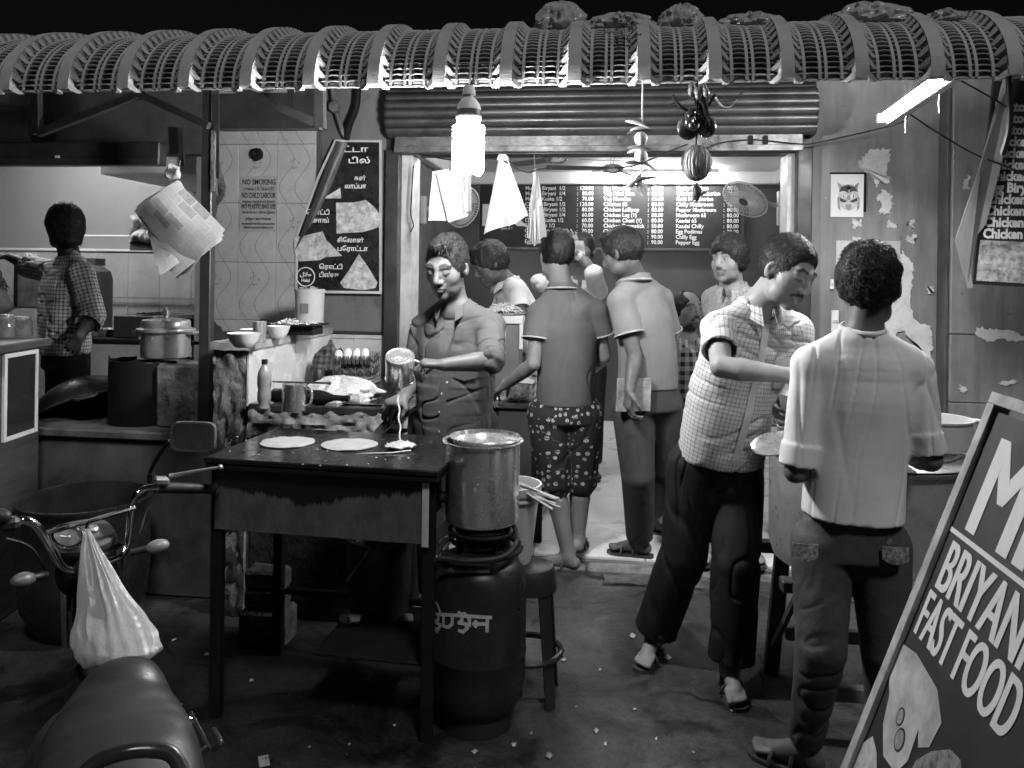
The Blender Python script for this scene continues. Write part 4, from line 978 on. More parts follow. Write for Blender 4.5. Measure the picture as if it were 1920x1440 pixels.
# notice on the tiles
def notice(name, lab, x0, y0, x1, y1, Y, rows, m=None):
    a, b = pY(x0, y1, Y), pY(x1, y0, Y); t = thing(name, lab, 'sign', (a.x, Y, a.z))
    MB().box((a.x, Y-.002, a.z), (b.x, Y, b.z), .0004).build('sheet', m or mat('faded_notice', .34, .6, var=.12), t)
    w = b.x-a.x
    for (s, py, hpx, fr) in rows:
        q = pY(x0, py, Y-.0026); text(s, hpx*Y/FP*1.35, (a.x+w*(1-fr)/2, Y-.0028, q.z), X_, Z_, M_LETB, t, bold=.0009 if hpx > 8 else .0002, width=w*fr)
    for yy in (rows[1][1]+5, rows[3][1]+5) if len(rows) > 3 else ():
        q = pY(x0, yy, Y); MB().box((a.x+.006, Y-.0032, q.z-.0015), (b.x-.006, Y-.0022, q.z+.0015), 0).build('rule', M_LETB, t)
    return t
NR_ = [('NO SMOKING', 346, 11, .9), ('புைக பிடிக்காதீர்', 357, 7, .86), ('NO CHILD LABOUR', 371, 10, .92), ('குழந்ைத ெதாழிலாளர் இல்ைல', 380, 5, .9), ('NO PLASTIC BAG USE', 391, 10, .93), ('பிளாஸ்டிக் ைப உபேயாகம் இல்ைல', 400, 5, .9), ('தமிழ்நாடு அரசு சுகாதாரம்', 412, 5, .7), ('ெபாது இடங்களில் புைக பிடிப்பது தண்டனைக்குரியது', 421, 4, .9), ('மீறினால் அபராதம் விதிக்கப்படும்', 428, 4, .8)]
notice('no_smoking_notice', 'faded notice reading NO SMOKING on the patterned wall tiles', 450, 330, 520, 434, 4.611, NR_)
N2 = [('NO SMOKING', 471, 10, .62), ('புைக பிடிக்காதீர்', 480, 6, .9), ('NO CHILD LABOUR', 494, 10, .9), ('குழந்ைத ெதாழிலாளர் இல்ைல', 503, 5, .9)]
notice('no_smoking_notice', 'torn pale notice reading NO SMOKING on the peeling wall beyond the tall boy', 1567, 452, 1688, 520, YF-.01, N2, mat('pale_notice', .5, .6, var=.2))
# ================================================================ left stall: platform, stoves, vessels
M_PLATF = mat('greasy_cement_plinth', .07, .6, var=.5, scale=4, bump=.3, bscale=40, dirt=.6)
plz = .79; plf = 3.6
a, b = pY(12, 840, plf), pY(372, 845, plf)
plt = thing('cement_plinth', 'low greasy cement plinth carrying the drum stove in front of the left stall', 'plinth', (a.x, plf, 0))
MB().box((a.x-.2, plf+.02, 0), (b.x+.06, 4.19, plz-.045), .01).build('masonry', M_PLATF, plt)
MB().box((a.x-.2, plf, plz-.043), (b.x+.07, 4.19, plz), .008).jitter(.004, 12).build('slab', mat('worn_stone_slab', .12, .45, var=.6, scale=6, bump=.3, bscale=50, dirt=.6), plt)
# drum stove: cut oil drum in front of a rough block, with the pressure cooker on it
dc = Vector((pY(272, 800, 3.82).x, 3.86, plz)); dr = .17
ds = thing('drum_stove', 'blackened cut-down oil drum stove with a rough clay side on the plinth', 'stove', dc)
dh = pY(272, 678, 3.75).z-plz
def drum(u, v):
    a = math.pi*.75+u*math.pi*1.05; top = dh*(1+.05*noise.noise(Vector((u*7, 0, 1)))+(.06 if .33 < u < .42 else 0))
    r = dr*(1+.02*noise.noise(Vector((u*6, v*6, 3))))
    return (dc.x-.03+r*math.cos(a), dc.y+r*math.sin(a)*1.0, plz+.002+top*v)
MB().sheet(drum, 40, 10, .004).build('drum_wall', M_BLACK, ds)
bx0, bx1 = pY(296, 760, 3.74).x, pY(378, 760, 3.74).x
MB().box((bx0, 3.72, plz+.002), (bx1, 4.05, plz+dh*.97), .012).jitter(.01, 12, 4).build('clay_side', M_ROUGH, ds)
cz = plz+dh+.004
pk = pY(310, 692, 3.88); pk.z = cz; pk.y = 3.88
MB().tube([(pk.x-.11, pk.y-.09, cz-.006), (pk.x+.11, pk.y-.09, cz-.006)], .008, 6).build('pot_bar', M_BLACK, ds); MB().tube([(pk.x-.11, pk.y+.08, cz-.006), (pk.x+.11, pk.y+.08, cz-.006)], .008, 6).build('pot_bar', M_BLACK, ds)
kr = 50*3.8/FP; kh = (pY(310, 620, 3.8).z-pY(310, 694, 3.8).z); b_ = kh*.70
ck = thing('pressure_cooker', 'large dull aluminium pressure cooker standing on the drum stove', 'cooker', (pk.x, pk.y, cz+.003))
Mk = Matrix.Translation((pk.x, pk.y, cz+.003))
MB().lathe([(0, 0), (kr*.82, 0), (kr*.93, .008), (kr*.95, .03), (kr*.95, b_-.012), (kr*1.0, b_-.008), (kr*1.03, b_)], 40, M=Mk).build('body', M_ALU, ck)
MB().lathe([(kr*1.13, b_-.002), (kr*1.14, b_+.004), (kr*1.12, b_+.012), (kr*1.0, b_+.014), (kr*.95, b_+.02), (kr*.95, kh*.93), (kr*.9, kh*.98), (kr*.5, kh*1.02), (0, kh*1.03)], 40, M=Mk).build('lid', M_ALU, ck)
MB().lathe([(.012, kh), (.012, kh+.02), (.02, kh+.022), (.02, kh+.045), (.008, kh+.05), (.008, kh+.06), (0, kh+.06)], 14, M=Mk).build('weight_valve', M_STEEL, ck)
for s in (-.02, .012): MB().ball((pk.x-.03+s*2, pk.y-kr*.96, cz+b_*.8), .007, 10, 8).build('rivet', M_STEEL, ck)
for s in (-1, 1): MB().box((pk.x+s*kr*1.1-.03, pk.y-.03, cz+b_-.012), (pk.x+s*kr*1.1+.03, pk.y+.03, cz+b_+.004), .006).build('lug', M_ALU, ck)
# round-bottomed wok tilted behind the drum
wc = pY(150, 752, 4.0)
def wokf(u, v):
    a = 2*math.pi*u; r = .27*math.sin(v*1.35)/math.sin(1.35); return Vector((r*math.cos(a), r*math.sin(a), .17*(1-math.cos(v*1.35))/(1-math.cos(1.35))))
Mw = Matrix.Translation((wc.x, 3.98, plz+.02)) @ Matrix.Translation((0, 0, .16)) @ Matrix.Rotation(math.radians(152), 4, Vector((.5, 1, 0))) @ Matrix.Translation((0, 0, .0))
wk = thing('wok', 'big black iron wok propped on its side behind the drum stove', 'wok', (wc.x, 3.98, plz))
MB().sheet(lambda u, v: tuple(Mw @ wokf(u, v)), 40, 12, .005).build('bowl', mat('black_iron', .02, .35, metal=.4, var=.5, bump=.3, bscale=30), wk)
rr_ = [Mw @ Vector((.27*math.cos(a), .27*math.sin(a), .17)) for a in np.linspace(0, 6.283, 48, endpoint=False)]
MB().tube(rr_, .006, 6, closed=True).build('rim', M_STEELD, wk)
for s in (0, math.pi):
    MB().tube(smooth_path([Mw @ Vector((.27*math.cos(s-.2), .27*math.sin(s-.2), .17)), Mw @ Vector((.33*math.cos(s-.12), .33*math.sin(s-.12), .2)), Mw @ Vector((.33*math.cos(s+.12), .33*math.sin(s+.12), .2)), Mw @ Vector((.27*math.cos(s+.2), .27*math.sin(s+.2), .17))]), .007, 6).build('ear_handle', M_STEELD, wk)
# big black cauldron before the plinth
cc_ = Vector((pY(150, 935, 3.22).x, 3.26, 0)); cR = 122*3.2/FP; cH = pY(150, 935, 3.22).z
ca = thing('black_cauldron', 'wide soot-black cauldron standing on the ground before the plinth', 'cauldron', cc_)
MB().lathe([(0, 0), (cR*.7, .0), (cR*.95, .12), (cR*1.02, .3), (cR*.98, cH-.05), (cR*1.0, cH-.03), (cR*1.05, cH-.01), (cR*1.05, cH), (cR*.98, cH), (cR*.93, cH-.06), (cR*.9, .3), (0, .25)], 48, M=Matrix.Translation(cc_)).build('body', mat('greasy_iron', .03, .3, metal=.3, var=.5, bump=.25, bscale=30, dirt=.4), ca)
# wooden display cabinet with the white-framed pane
M_WOOD = mat('dark_varnished_wood', .07, .42, var=.35, scale=5, bump=.1, stretch=(1, 1, 8))
qa, qb = pY(3, 668, 3.22), pY(76, 652, 3.52); qa.z = qb.z = 0
ux = (qb-qa).normalized(); uy = Vector((-ux.y, ux.x, 0)); W_ = (qb-qa).length; ctz = pY(40, 640, 3.37).z
cab = thing('display_cabinet', 'dark wooden counter cabinet with a white-framed glass pane at the stall edge', 'cabinet', qa)
CMx = frameM(qa, ux, uy, Z_)
z0c = pY(40, 860, 3.3).z-.05
MB().box((-.02, .012, 0), (W_+.02, .6, ctz-.04), .006, M=CMx).build('carcass', M_WOOD, cab)
MB().box((-.06, -.03, ctz-.038), (W_+.05, .62, ctz), .006, M=CMx).build('top', M_WOOD, cab)
f0, f1 = pY(40, 826, 3.3).z, pY(40, 662, 3.3).z
fw = .02
for lo, hi in (((.02, -.004, f0), (W_-.02, .01, f0+fw)), ((.02, -.004, f1-fw), (W_-.02, .01, f1)), ((.02, -.004, f0+fw), (.02+fw, .01, f1-fw)), ((W_-.02-fw, -.004, f0+fw), (W_-.02, .01, f1-fw))):
    MB().box(lo, hi, .001, M=CMx).build('frame', M_WHITE, cab)
MB().box((.041, .0, f0+fw+.001), (W_-.041, .008, f1-fw-.001), .001, M=CMx).build('pane', mat('dark_glass', .03, .07, var=.2, bump=.02), cab)
for i, (px, py, rr, hh, lab) in enumerate(((10, 614, 18, 46, 'steel-lidded glass jar standing at the back of the wooden cabinet'), (40, 612, 20, 40, 'squat glass jar with a shiny lid beside the checked-shirt man'))):
    c = pZ(px, py+18, ctz+.002); r = rr*c.y/FP; h = hh*c.y/FP
    j = thing('glass_jar', lab, 'jar', c)
    MB().lathe([(0, 0), (r*.95, 0), (r, .01), (r, h*.75), (r*.8, h*.85), (r*.8, h*.87)], 24, M=Matrix.Translation(c)).build('glass', mat('murky_glass', .12, .1, var=.5, scale=20, bump=.02), j)
    MB().lathe([(r*.86, h*.83), (r*.88, h*.85), (r*.88, h), (0, h*1.02)], 24, M=Matrix.Translation(c)).build('lid', M_STEEL, j)
# tiled counter inside the stall
YK = 4.62; kz = pY(270, 636, YK).z
k0, k1 = pY(170, 660, YK).x, pY(379, 660, YK).x
kc = thing('stall_counter', 'tiled counter with a black top inside the left stall', 'counter', (k0, YK, SFZ))
MB().box((k0, YK+.012, SFZ), (k1, 5.1, kz-.03), .004).build('masonry', M_GROUT, kc)
for i in range(4):
    for j in range(3):
        wq = (k1-k0)/4; MB().box((k0+i*wq+.001, YK, kz-.034-(j+1)*.3), (k0+(i+1)*wq-.001, YK+.011, kz-.036-j*.3), .001).build('tile', M_MARB, kc)
MB().box((k0-.02, YK-.02, kz-.028), (k1, 5.12, kz), .004).build('top', M_BLACK, kc)
s0, s1 = pY(212, 610, 4.66).x, pY(378, 610, 4.66).x; stz_ = pY(290, 592, 4.7).z
sv = thing('steel_stove_box', 'boxy dark metal stove with papers on top on the stall counter', 'stove', (s0, 4.66, kz))
MB().box((s0, 4.66, kz+.002), (s1, 5.05, stz_), .005).build('body', M_STEELD, sv)
MB().box((s0+(s1-s0)*.46, 4.652, kz+.004), (s0+(s1-s0)*.50, 4.659, stz_-.002), .002).build('edge_strip', M_CREAM, sv)
for i, (u, w, lab) in enumerate(((.15, .1, 'dark greasy rag lying on the boxy stove'), (.5, .16, 'flat sheet of paper on the boxy stove'))):
    xx = s0+(s1-s0)*(.2+.45*i); m_ = (M_BLACK, M_PAPER)[i]
    tag(MB().sheet(lambda u, v: (xx+w*u, 4.72+.2*v, stz_+.006+.02*abs(noise.noise(Vector((u*4, v*4, i))))), 10, 10, .002).build(('greasy_rag', 'loose_paper')[i], m_), lab, ('rag', 'paper')[i])
pf = pY(190, 622, 4.75); pfc = Vector((pf.x, 4.78, kz+.002))
vessel('frying_pan', 'shallow steel pan on the stall counter beside the boxy stove', 'pan', pfc, [(0, 0), (.07, 0), (.09, .03), (.1, .045), (.096, .045), (.066, .006), (0, .006)], M_STEEL)
g2 = Vector((pY(166, 560, 5.3).x, 5.3, kz)); g2.z = SFZ
gh = pY(192, 498, 5.2).z-SFZ
g2t = thing('gas_cylinder', 'dark gas cylinder standing against the tiles behind the checked-shirt man', 'gas cylinder', g2)
MB().lathe([(0, 0), (.11, 0), (.15, .05), (.155, .1), (.155, gh-.1), (.14, gh-.04), (.08, gh), (.03, gh+.005), (0, gh+.005)], 32, M=Matrix.Translation(g2)).build('body', mat('dull_cylinder_paint', .06, .5, var=.3), g2t)
MB().lathe([(.1, gh), (.105, gh), (.105, gh+.05), (.1, gh+.05)], 24, M=Matrix.Translation(g2)).build('guard_ring', M_STEELD, g2t)
# dark poster on stall tiles
a, b = pY(33, 575, YS-.02), pY(82, 492, YS-.02)
sp_ = thing('wall_poster', 'dim poster with dark capitals on the stall tiles behind the raised arm', 'poster', (a.x, YS-.02, a.z))
MB().box((a.x, YS-.022, a.z), (b.x, YS-.0165, b.z), .001).build('sheet', mat('dim_poster', .12, .5, var=.5, scale=12), sp_)
text('SUNDAY', .07, (a.x+.03, YS-.0235, b.z-.075), X_, Z_, M_LETB, sp_, bold=.001)
MB().box((a.x-.03, YS-.03, a.z), (a.x-.001, YS-.0165, b.z), .003).build('frame_edge', M_BLACK, sp_)
# clothes line with a bundled white cloth
a, b = pY(120, 441, 5.5), pY(420, 445, 5.5)
tag(MB().tube([a, b], .006, 6).build('washing_line', M_WHITE), 'pale cord stretched across the left stall', 'cord')
c = pY(262, 425, 5.45)
tag(MB().sheet(lambda u, v: (c.x-.06+.16*u+.02*math.sin(v*5), c.y-.03+.05*noise.noise(Vector((u*5, v*3, 1)))+.03*v, c.z+.09-.19*v-.03*abs(u-.4)), 16, 16, .006).build('hanging_cloth', M_CLOTHW), 'bunched white cloth hung on the cord in the left stall', 'cloth')
a, b = pY(240, 445, 5.44), pY(300, 470, 5.44)
tag(MB().box((a.x, 5.46, b.z), (b.x+.1, 5.475, a.z), .002).build('dark_cloth', mat('dark_rag', .06, .9)), 'flat dark cloth hanging below the bunched white cloth', 'cloth')
# hanging newspapers
def news_mat():
    m = bpy.data.materials.new('newsprint'); n, l, p = nodes(m); nt = m.node_tree
    x, y, z = objxyz(nt, 'cuv')
    br = nt.nodes.new('ShaderNodeTexBrick'); br.inputs['Scale'].default_value = 1
    tcx_ = nt.nodes.new('ShaderNodeAttribute'); tcx_.attribute_name = 'cuv'; l.new(tcx_.outputs['Vector'], br.inputs['Vector'])
    br.inputs['Brick Width'].default_value = .085; br.inputs['Row Height'].default_value = .06; br.inputs['Mortar Size'].default_value = .0035
    br.inputs['Color1'].default_value = g(.0); br.inputs['Color2'].default_value = g(1.); br.inputs['Mortar'].default_value = g(.5)
    bwn = nt.nodes.new('ShaderNodeRGBToBW'); l.new(br.outputs[0], bwn.inputs[0])
    lines = ramp(nt, mth(nt, 'FRACT', mth(nt, 'DIVIDE', y, .0052)), .4, .6)
    blk = ramp(nt, bwn.outputs[0], .72, .76); pic = ramp(nt, bwn.outputs[0], .18, .14)
    tx = mth(nt, 'MULTIPLY', mth(nt, 'MULTIPLY', lines, ramp(nt, nz(nt, 260, 2), .42, .5)), mth(nt, 'SUBTRACT', 1., br.outputs['Fac']))
    c = mth(nt, 'SUBTRACT', .66, mth(nt, 'MULTIPLY', tx, .22)); c = mixc(nt, mth(nt, 'MULTIPLY', pic, .55), c, ramp(nt, nz(nt, 40, 3), .3, .7, .1, .45))
    l.new(tocol(nt, c), p.inputs['Base Color']); p.inputs['Roughness'].default_value = .85; return m
M_NEWS = news_mat()
def setuv(o, arr):
    at = o.data.attributes.new('cuv', 'FLOAT_VECTOR', 'POINT'); at.data.foreach_set('vector', np.asarray(arr, dtype=np.float32).ravel())
YN = 3.05
np_ = [(332, 338), (411, 442), (330, 518), (256, 392)]
q = [pY(x, y, YN) for x, y in np_]
nwt = thing('newspaper_bundle', 'stack of old newspapers hung from a hook by one corner in front of the stall', 'newspaper', (q[2].x, YN, q[2].z))
for k in range(6):
    rr2 = random.Random(k+5); cj = [q[i]+Vector((rr2.uniform(-.012, .02)*(i > 0)*(k > 0), .005*k, rr2.uniform(-.02, .012)*(i > 0)*(k > 0))) for i in range(4)]
    an_ = (k-2.2)*.055; cj = [q[0]+Matrix.Rotation(an_, 3, 'Y') @ (c_-q[0]) for c_ in cj]
    def nf(u, v, k=k, cj=cj):
        p = cj[0].lerp(cj[1], u).lerp(cj[3].lerp(cj[2], u), v); e = u*v
        return p+Vector((0, -.03*math.sin(math.pi*min(1, v*.9))*(1-.5*u)+(.012+.02*k)*max(0, e-.35)*(1 if k % 2 else -1)-.006*noise.noise(Vector((u*2.2, v*2.2, k*3.))), .012*noise.noise(Vector((u*2, v*2, k+7.)))*u))
    o = MB().sheet(nf, 16, 16, .0006).build('sheet', M_NEWS, nwt)
    uv = [(i/16*.3, j/16*.4+k*.13, 0) for j in range(17) for i in range(17)]; setuv(o, uv+uv)
hk = pY(338, 300, YN); MB().tube([hk, q[0]+Vector((0, 0, .01))], .003, 5).build('hook_wire', M_WIRE, nwt)
MB().ball(q[0]+Vector((-.01, -.01, .03)), (.032, .02, .028), 14, 10).jitter(.016, 40).build('crumpled_top', M_FILM, nwt)
# ================================================================ hanging cloths and papers under the shutter
YH = 3.9
def hang(name, lab, cat, pts, Y, m, bulge=.03, sd=0, th=.002, nu=16, nv=20, folds=3):
    A, B, C, D = [pY(x, y, Y) for x, y in pts]          # top left, top right, bottom right, bottom left
    def f(u, v):
        p = A.lerp(B, u).lerp(D.lerp(C, u), v)
        return p+Vector((0, -bulge*math.sin(u*math.pi*folds+sd)*(.3+v)-.008*noise.noise(Vector((u*4, v*4, sd))), 0))
    o = MB().sheet(f, nu, nv, th).build(name, m); tag(o, lab, cat); return o
hang('paper_bag', 'flat white paper bag pegged under the shutter behind the bulb', 'bag', [(811, 322), (842, 316), (842, 414), (804, 414)], YH+.02, M_PAPER, .012, 1, folds=1)
hang('paper_bag', 'overlapping white paper bag hanging nearest the bulb with a folded bottom', 'bag', [(818, 324), (862, 318), (877, 404), (842, 418)], YH-.02, M_PAPER, .015, 2, folds=1)
hang('tissue_bundle', 'bundle of ragged white tissue hanging beside the paper bags', 'tissue', [(858, 300), (884, 300), (884, 395), (868, 402)], YH, M_CLOTHW, .03, .4, folds=4)
cl = hang('white_towel', 'white cloth folded to a point hanging from the wire', 'cloth', [(938, 292), (950, 292), (992, 405), (909, 440)], YH, M_CLOTHW, .05, .2, th=.004, folds=2.2)
V = cl.data.vertices
MB().ball(pY(943, 296, YH), (.028, .02, .018), 12, 8).jitter(.012, 60).build('knot', M_CLOTHW, cl).location = (0, 0, 0)
pb_ = thing('paper_stack', 'thick stack of newspaper squares hanging edge-on beside the white cloth', 'paper', pY(1002, 460, YH))
for k in range(9):
    x0 = 990+k*3.2; A, B, C, D = [pY(x, y, YH+.012*k) for x, y in ((1000+k*.6, 318), (1004+k*.6, 316), (x0+3+k*.6, 456-4*abs(k-4)+R.uniform(-6, 6)), (x0, 462-4*abs(k-4)))]
    MB().sheet(lambda u, v: A.lerp(B, u).lerp(D.lerp(C, u), v)+Vector((.006*noise.noise(Vector((v*3, k, 0))), .09*(u-.5)*v, 0)), 4, 14, .001).build('sheet', (M_PAPER, M_NEWS, M_PAPER)[k % 3], pb_)
MB().tube([pY(1002, 290, YH), pY(1003, 322, YH)], .0025, 5).build('hook_wire', M_WIRE, pb_)
# ================================================================ charms hanging from the awning
CYH = 2.97
ch = thing('lemon_charm', 'string of lemons and green chillies hanging from the awning', 'charm', pY(1203, 370, CYH))
MB().tube([pY(1205, 150, CYH), pY(1202, 350, CYH)], .003, 6).build('string', M_PAPER, ch)
for py in (260, 292): MB().ball(pY(1202, py, CYH), (.024, .024, .026), 16, 12).build('lemon', mat('lemon', .6, .45, var=.1, bump=.15, bscale=150), ch)
def chilli(px, py, ang, L, r, parent, m, Y=CYH, sd=0):
    c = pY(px, py, Y); d = Vector((math.cos(ang), -.2+.1*sd, math.sin(ang))).normalized(); u = d.cross(Y_).normalized()
    pts = [c+d*(L*(t-.5))+u*(-.25*L*(t-.5)**2) for t in np.linspace(0, 1, 8)]
    MB().tube(pts, [r*.3, r*.8, r, r, r*.9, r*.7, r*.4, r*.1], 7).build('chilli', m, parent)
M_CHI = mat('pale_chilli', .45, .35, var=.3); M_CHID = mat('dry_chilli', .12, .4, var=.4)
for i, (x, y, a, m) in enumerate(((1196, 231, -.35, M_CHI), (1205, 240, .05, M_CHI), (1200, 246, .1, M_CHID), (1200, 276, -.1, M_CHID), (1200, 281, .12, M_CHI), (1195, 305, -.1, M_CHID), (1212, 308, -.5, M_CHID), (1196, 332, .9, M_CHI), (1213, 334, .15, M_CHID), (1206, 346, -.5, M_CHI), (1190, 340, .6, M_CHI))):
    chilli(x, y, a, .095, .0075, ch, m, sd=i % 3)
for i in range(4): MB().tube(smooth_path([pY(1202, 340, CYH), pY(1202+6*(i-1), 352, CYH), pY(1206+3*i, 366-4*i, CYH)]), .003, 5).build('loose_string', M_PAPER, ch)
ev = thing('coconut_charm', 'netted coconut below a shiny black demon mask and dried charms under the awning', 'charm', pY(1308, 370, CYH))
cn = pY(1306, 306, CYH); rc = 27*CYH/FP
MB().sheet(lambda u, v: cn+Vector((math.cos(u*6.2832)*math.sin(v*math.pi)*rc, math.sin(u*6.2832)*math.sin(v*math.pi)*rc, math.cos(v*math.pi)*rc*1.22))*(1+.025*math.sin(u*6.2832*26+3*v)), 104, 20).build('coconut', mat('coconut_husk', .24, .75, var=.5, scale=16, bump=.6, bscale=60, stretch=(6, 6, .6)), ev)
for k in range(14):
    a = 2*math.pi*k/14; MB().tube([cn+Vector((math.cos(a+.15*math.sin(t*9))*math.sin(t*math.pi)*rc*1.03, math.sin(a+.15*math.sin(t*9))*math.sin(t*math.pi)*rc*1.03, math.cos(t*math.pi)*rc*1.24)) for t in np.linspace(.04, .96, 14)], .0018, 4).build('net_cord', mat('twine', .3, .8), ev)
M_LACQ = mat('black_lacquer', .02, .12, var=.3, bump=.05)
MB().tube([pY(1308, 150, CYH), pY(1306, 278, CYH)], .004, 5).build('string', M_WIRE, ev)
mk = pY(1300, 225, CYH)
MB().ball(pY(1290, 240, CYH+.02), (.04, .015, .045), 16, 12).build('seashell', mat('ribbed_shell', .1, .25, stretch=(20, 1, 1)), ev)
MB().ball(pY(1325, 238, CYH+.01), (.036, .03, .04), 18, 14).build('black_nut', M_LACQ, ev)
hd = MB().ball(mk, (.036, .03, .045), 20, 16)
hd.ball(mk+Vector((0, -.028, -.005)), (.01, .014, .016), 10, 8).ball(mk+Vector((-.014, -.024, .012)), .011, 10, 8).ball(mk+Vector((.014, -.024, .012)), .011, 10, 8).ball(mk+Vector((0, -.022, -.026)), (.018, .012, .009), 10, 8)
hd.build('mask_head', M_LACQ, ev)
for s in (-1, 1):
    MB().tube(smooth_path([mk+Vector((s*.02, 0, .035)), mk+Vector((s*.05, -.01, .05)), mk+Vector((s*.075, -.01, .09))]), [.009-.0004*i for i in range(13)], 6).build('mask_horn', M_LACQ, ev)
    MB().ball(mk+Vector((s*.016, -.036, -.026)), (.003, .003, .007), 8, 6).build('fang', M_WHITE, ev)
hn = smooth_path([pY(1338, 185, CYH), pY(1352, 200, CYH), pY(1368, 201, CYH), pY(1382, 187, CYH)]); MB().tube(hn, [.011-.0007*i for i in range(len(hn))], 8).build('white_horn', M_EGGS, ev)
for i in range(12):
    a = pY(1295+R.uniform(0, 30), 155+R.uniform(0, 25), CYH+R.uniform(-.03, .03)); MB().ball(a, (.012, .012, .018), 8, 6).build('seed_pod', M_CHID, ev)
for i in range(16):
    a = pY(1312+R.uniform(-14, 16), 170+R.uniform(-8, 8), CYH+R.uniform(-.03, .03)); b = pY(1318+R.uniform(-10, 18), 228+R.uniform(-8, 10), CYH+R.uniform(-.03, .03)); MB().tube([a, a.lerp(b, .5)+Vector((R.uniform(-.01, .01), 0, 0)), b], .0035, 4).build('dry_strand', mat('dry_leaf', .06, .6), ev)
for (x0, y0, x1, y1, x2, y2) in ((1345, 168, 1365, 160, 1384, 142), (1290, 185, 1270, 190, 1255, 198), (1340, 188, 1370, 190, 1392, 172)):
    MB().tube(smooth_path([pY(x0, y0, CYH), pY(x1, y1, CYH), pY(x2, y2, CYH)]), .003, 5).build('dry_strand', mat('dry_leaf'), ev)
MB().ball(pY(1307, 360, CYH), (.016, .012, .035), 10, 8).jitter(.01, 70).build('tassel', mat('dry_leaf'), ev); chilli(1312, 366, .5, .07, .006, ev, M_CHID)
# ================================================================ menu board on the back wall
YM = FY1-.02
a, b = pY(899, 462, YM), pY(1391, 342, YM)
mbd = thing('menu_board', 'long black menu board with white dishes and prices on the shop back wall', 'menu board', (a.x, YM, a.z))
MB().box((a.x, YM-.02, a.z), (b.x, YM+.016, b.z), .003).build('board', mat('menu_black', .016, .7, var=.2, bump=.02), mbd)
for lo, hi in (((a.x-.03, YM-.03, a.z-.03), (b.x+.03, YM+.01, a.z-.001)), ((a.x-.03, YM-.03, b.z+.001), (b.x+.03, YM+.01, b.z+.03)), ((a.x-.03, YM-.03, a.z), (a.x-.001, YM+.01, b.z)), ((b.x+.001, YM-.03, a.z), (b.x+.03, YM+.01, b.z))):
    MB().box(lo, hi, .002).build('frame', M_SHUT, mbd)
n1 = ['Mutton Biryani  1/2', 'Mutton Biryani  1/4', 'Mutton Kuska 1/2', 'Chicken Biryani 1/2', 'Chicken Biryani 1/2', 'Chicken Biryani 1/4', 'Chicken Kuska 1/2', 'Egg Biryani 1/2', 'Chicken Fried Rice', 'Chicken Noodles', 'Egg Fried Rice']
p1_ = ['120.00', '80.00', '70.00', '120.00', '80.00', '60.00', '60.00', '70.00', '70.00', '70.00', '60.00']
n2_ = ['Egg Noodles', 'Veg Fried Rice', 'Veg Noodles', 'Chicken 65', 'Chicken Lollipop', 'Chicken Leg (1)', 'Chicken Chest (1)', 'Chicken Drumstick', 'Chilly Chicken', 'Pepper Chicken', 'Garlic Chicken']
p2_ = ['65.00', '60.00', '60.00', '80.00', '80.00', '80.00', '80.00', '50.00', '80.00', '90.00', '90.00']
n3 = ['Garlic Chicken', 'Chicken Manchurian', 'Gobi Manchurian', 'Chilly Mushroom', 'Pepper Mushroom', 'Mushroom 65', 'Kaadai 65', 'Kaadai Chilly', 'Egg Podimas', 'Chilly Egg', 'Pepper Egg']
p3_ = ['80.00', '70.00', '70.00', '70.00', '80.00', '80.00', '80.00', '80.00', '30.00', '30.00', '30.00']
k = YM/FP; lh = 10.0*k
def col(lst, px, right=False):
    o_ = pY(px, 356, YM-.022)
    for i, s in enumerate(lst):
        text(s, 10.4*k, (o_.x, YM-.0215, o_.z-i*lh), X_, Z_, M_LETW, mbd, bold=.0007, align='RIGHT' if right else 'LEFT', xs=.92, ext=.0005)
col(n1, 985); col(p1_, 1113, True); col([':']*11, 1082); col(n2_, 1132); col(p2_, 1244, True); col([':']*11, 1215); col(n3, 1268); col(p3_, 1386, True); col([':']*11, 1357)
o_ = pY(904, 420, YM-.022); text('HK', 50*k, (o_.x, YM-.0215, o_.z), X_, Z_, M_LETW, mbd, bold=.02, width=86*k)
o_ = pY(940, 430, YM-.022); text('Just it !', 7*k, (o_.x, YM-.0215, o_.z), X_, Z_, M_LETW, mbd, shear=.3)
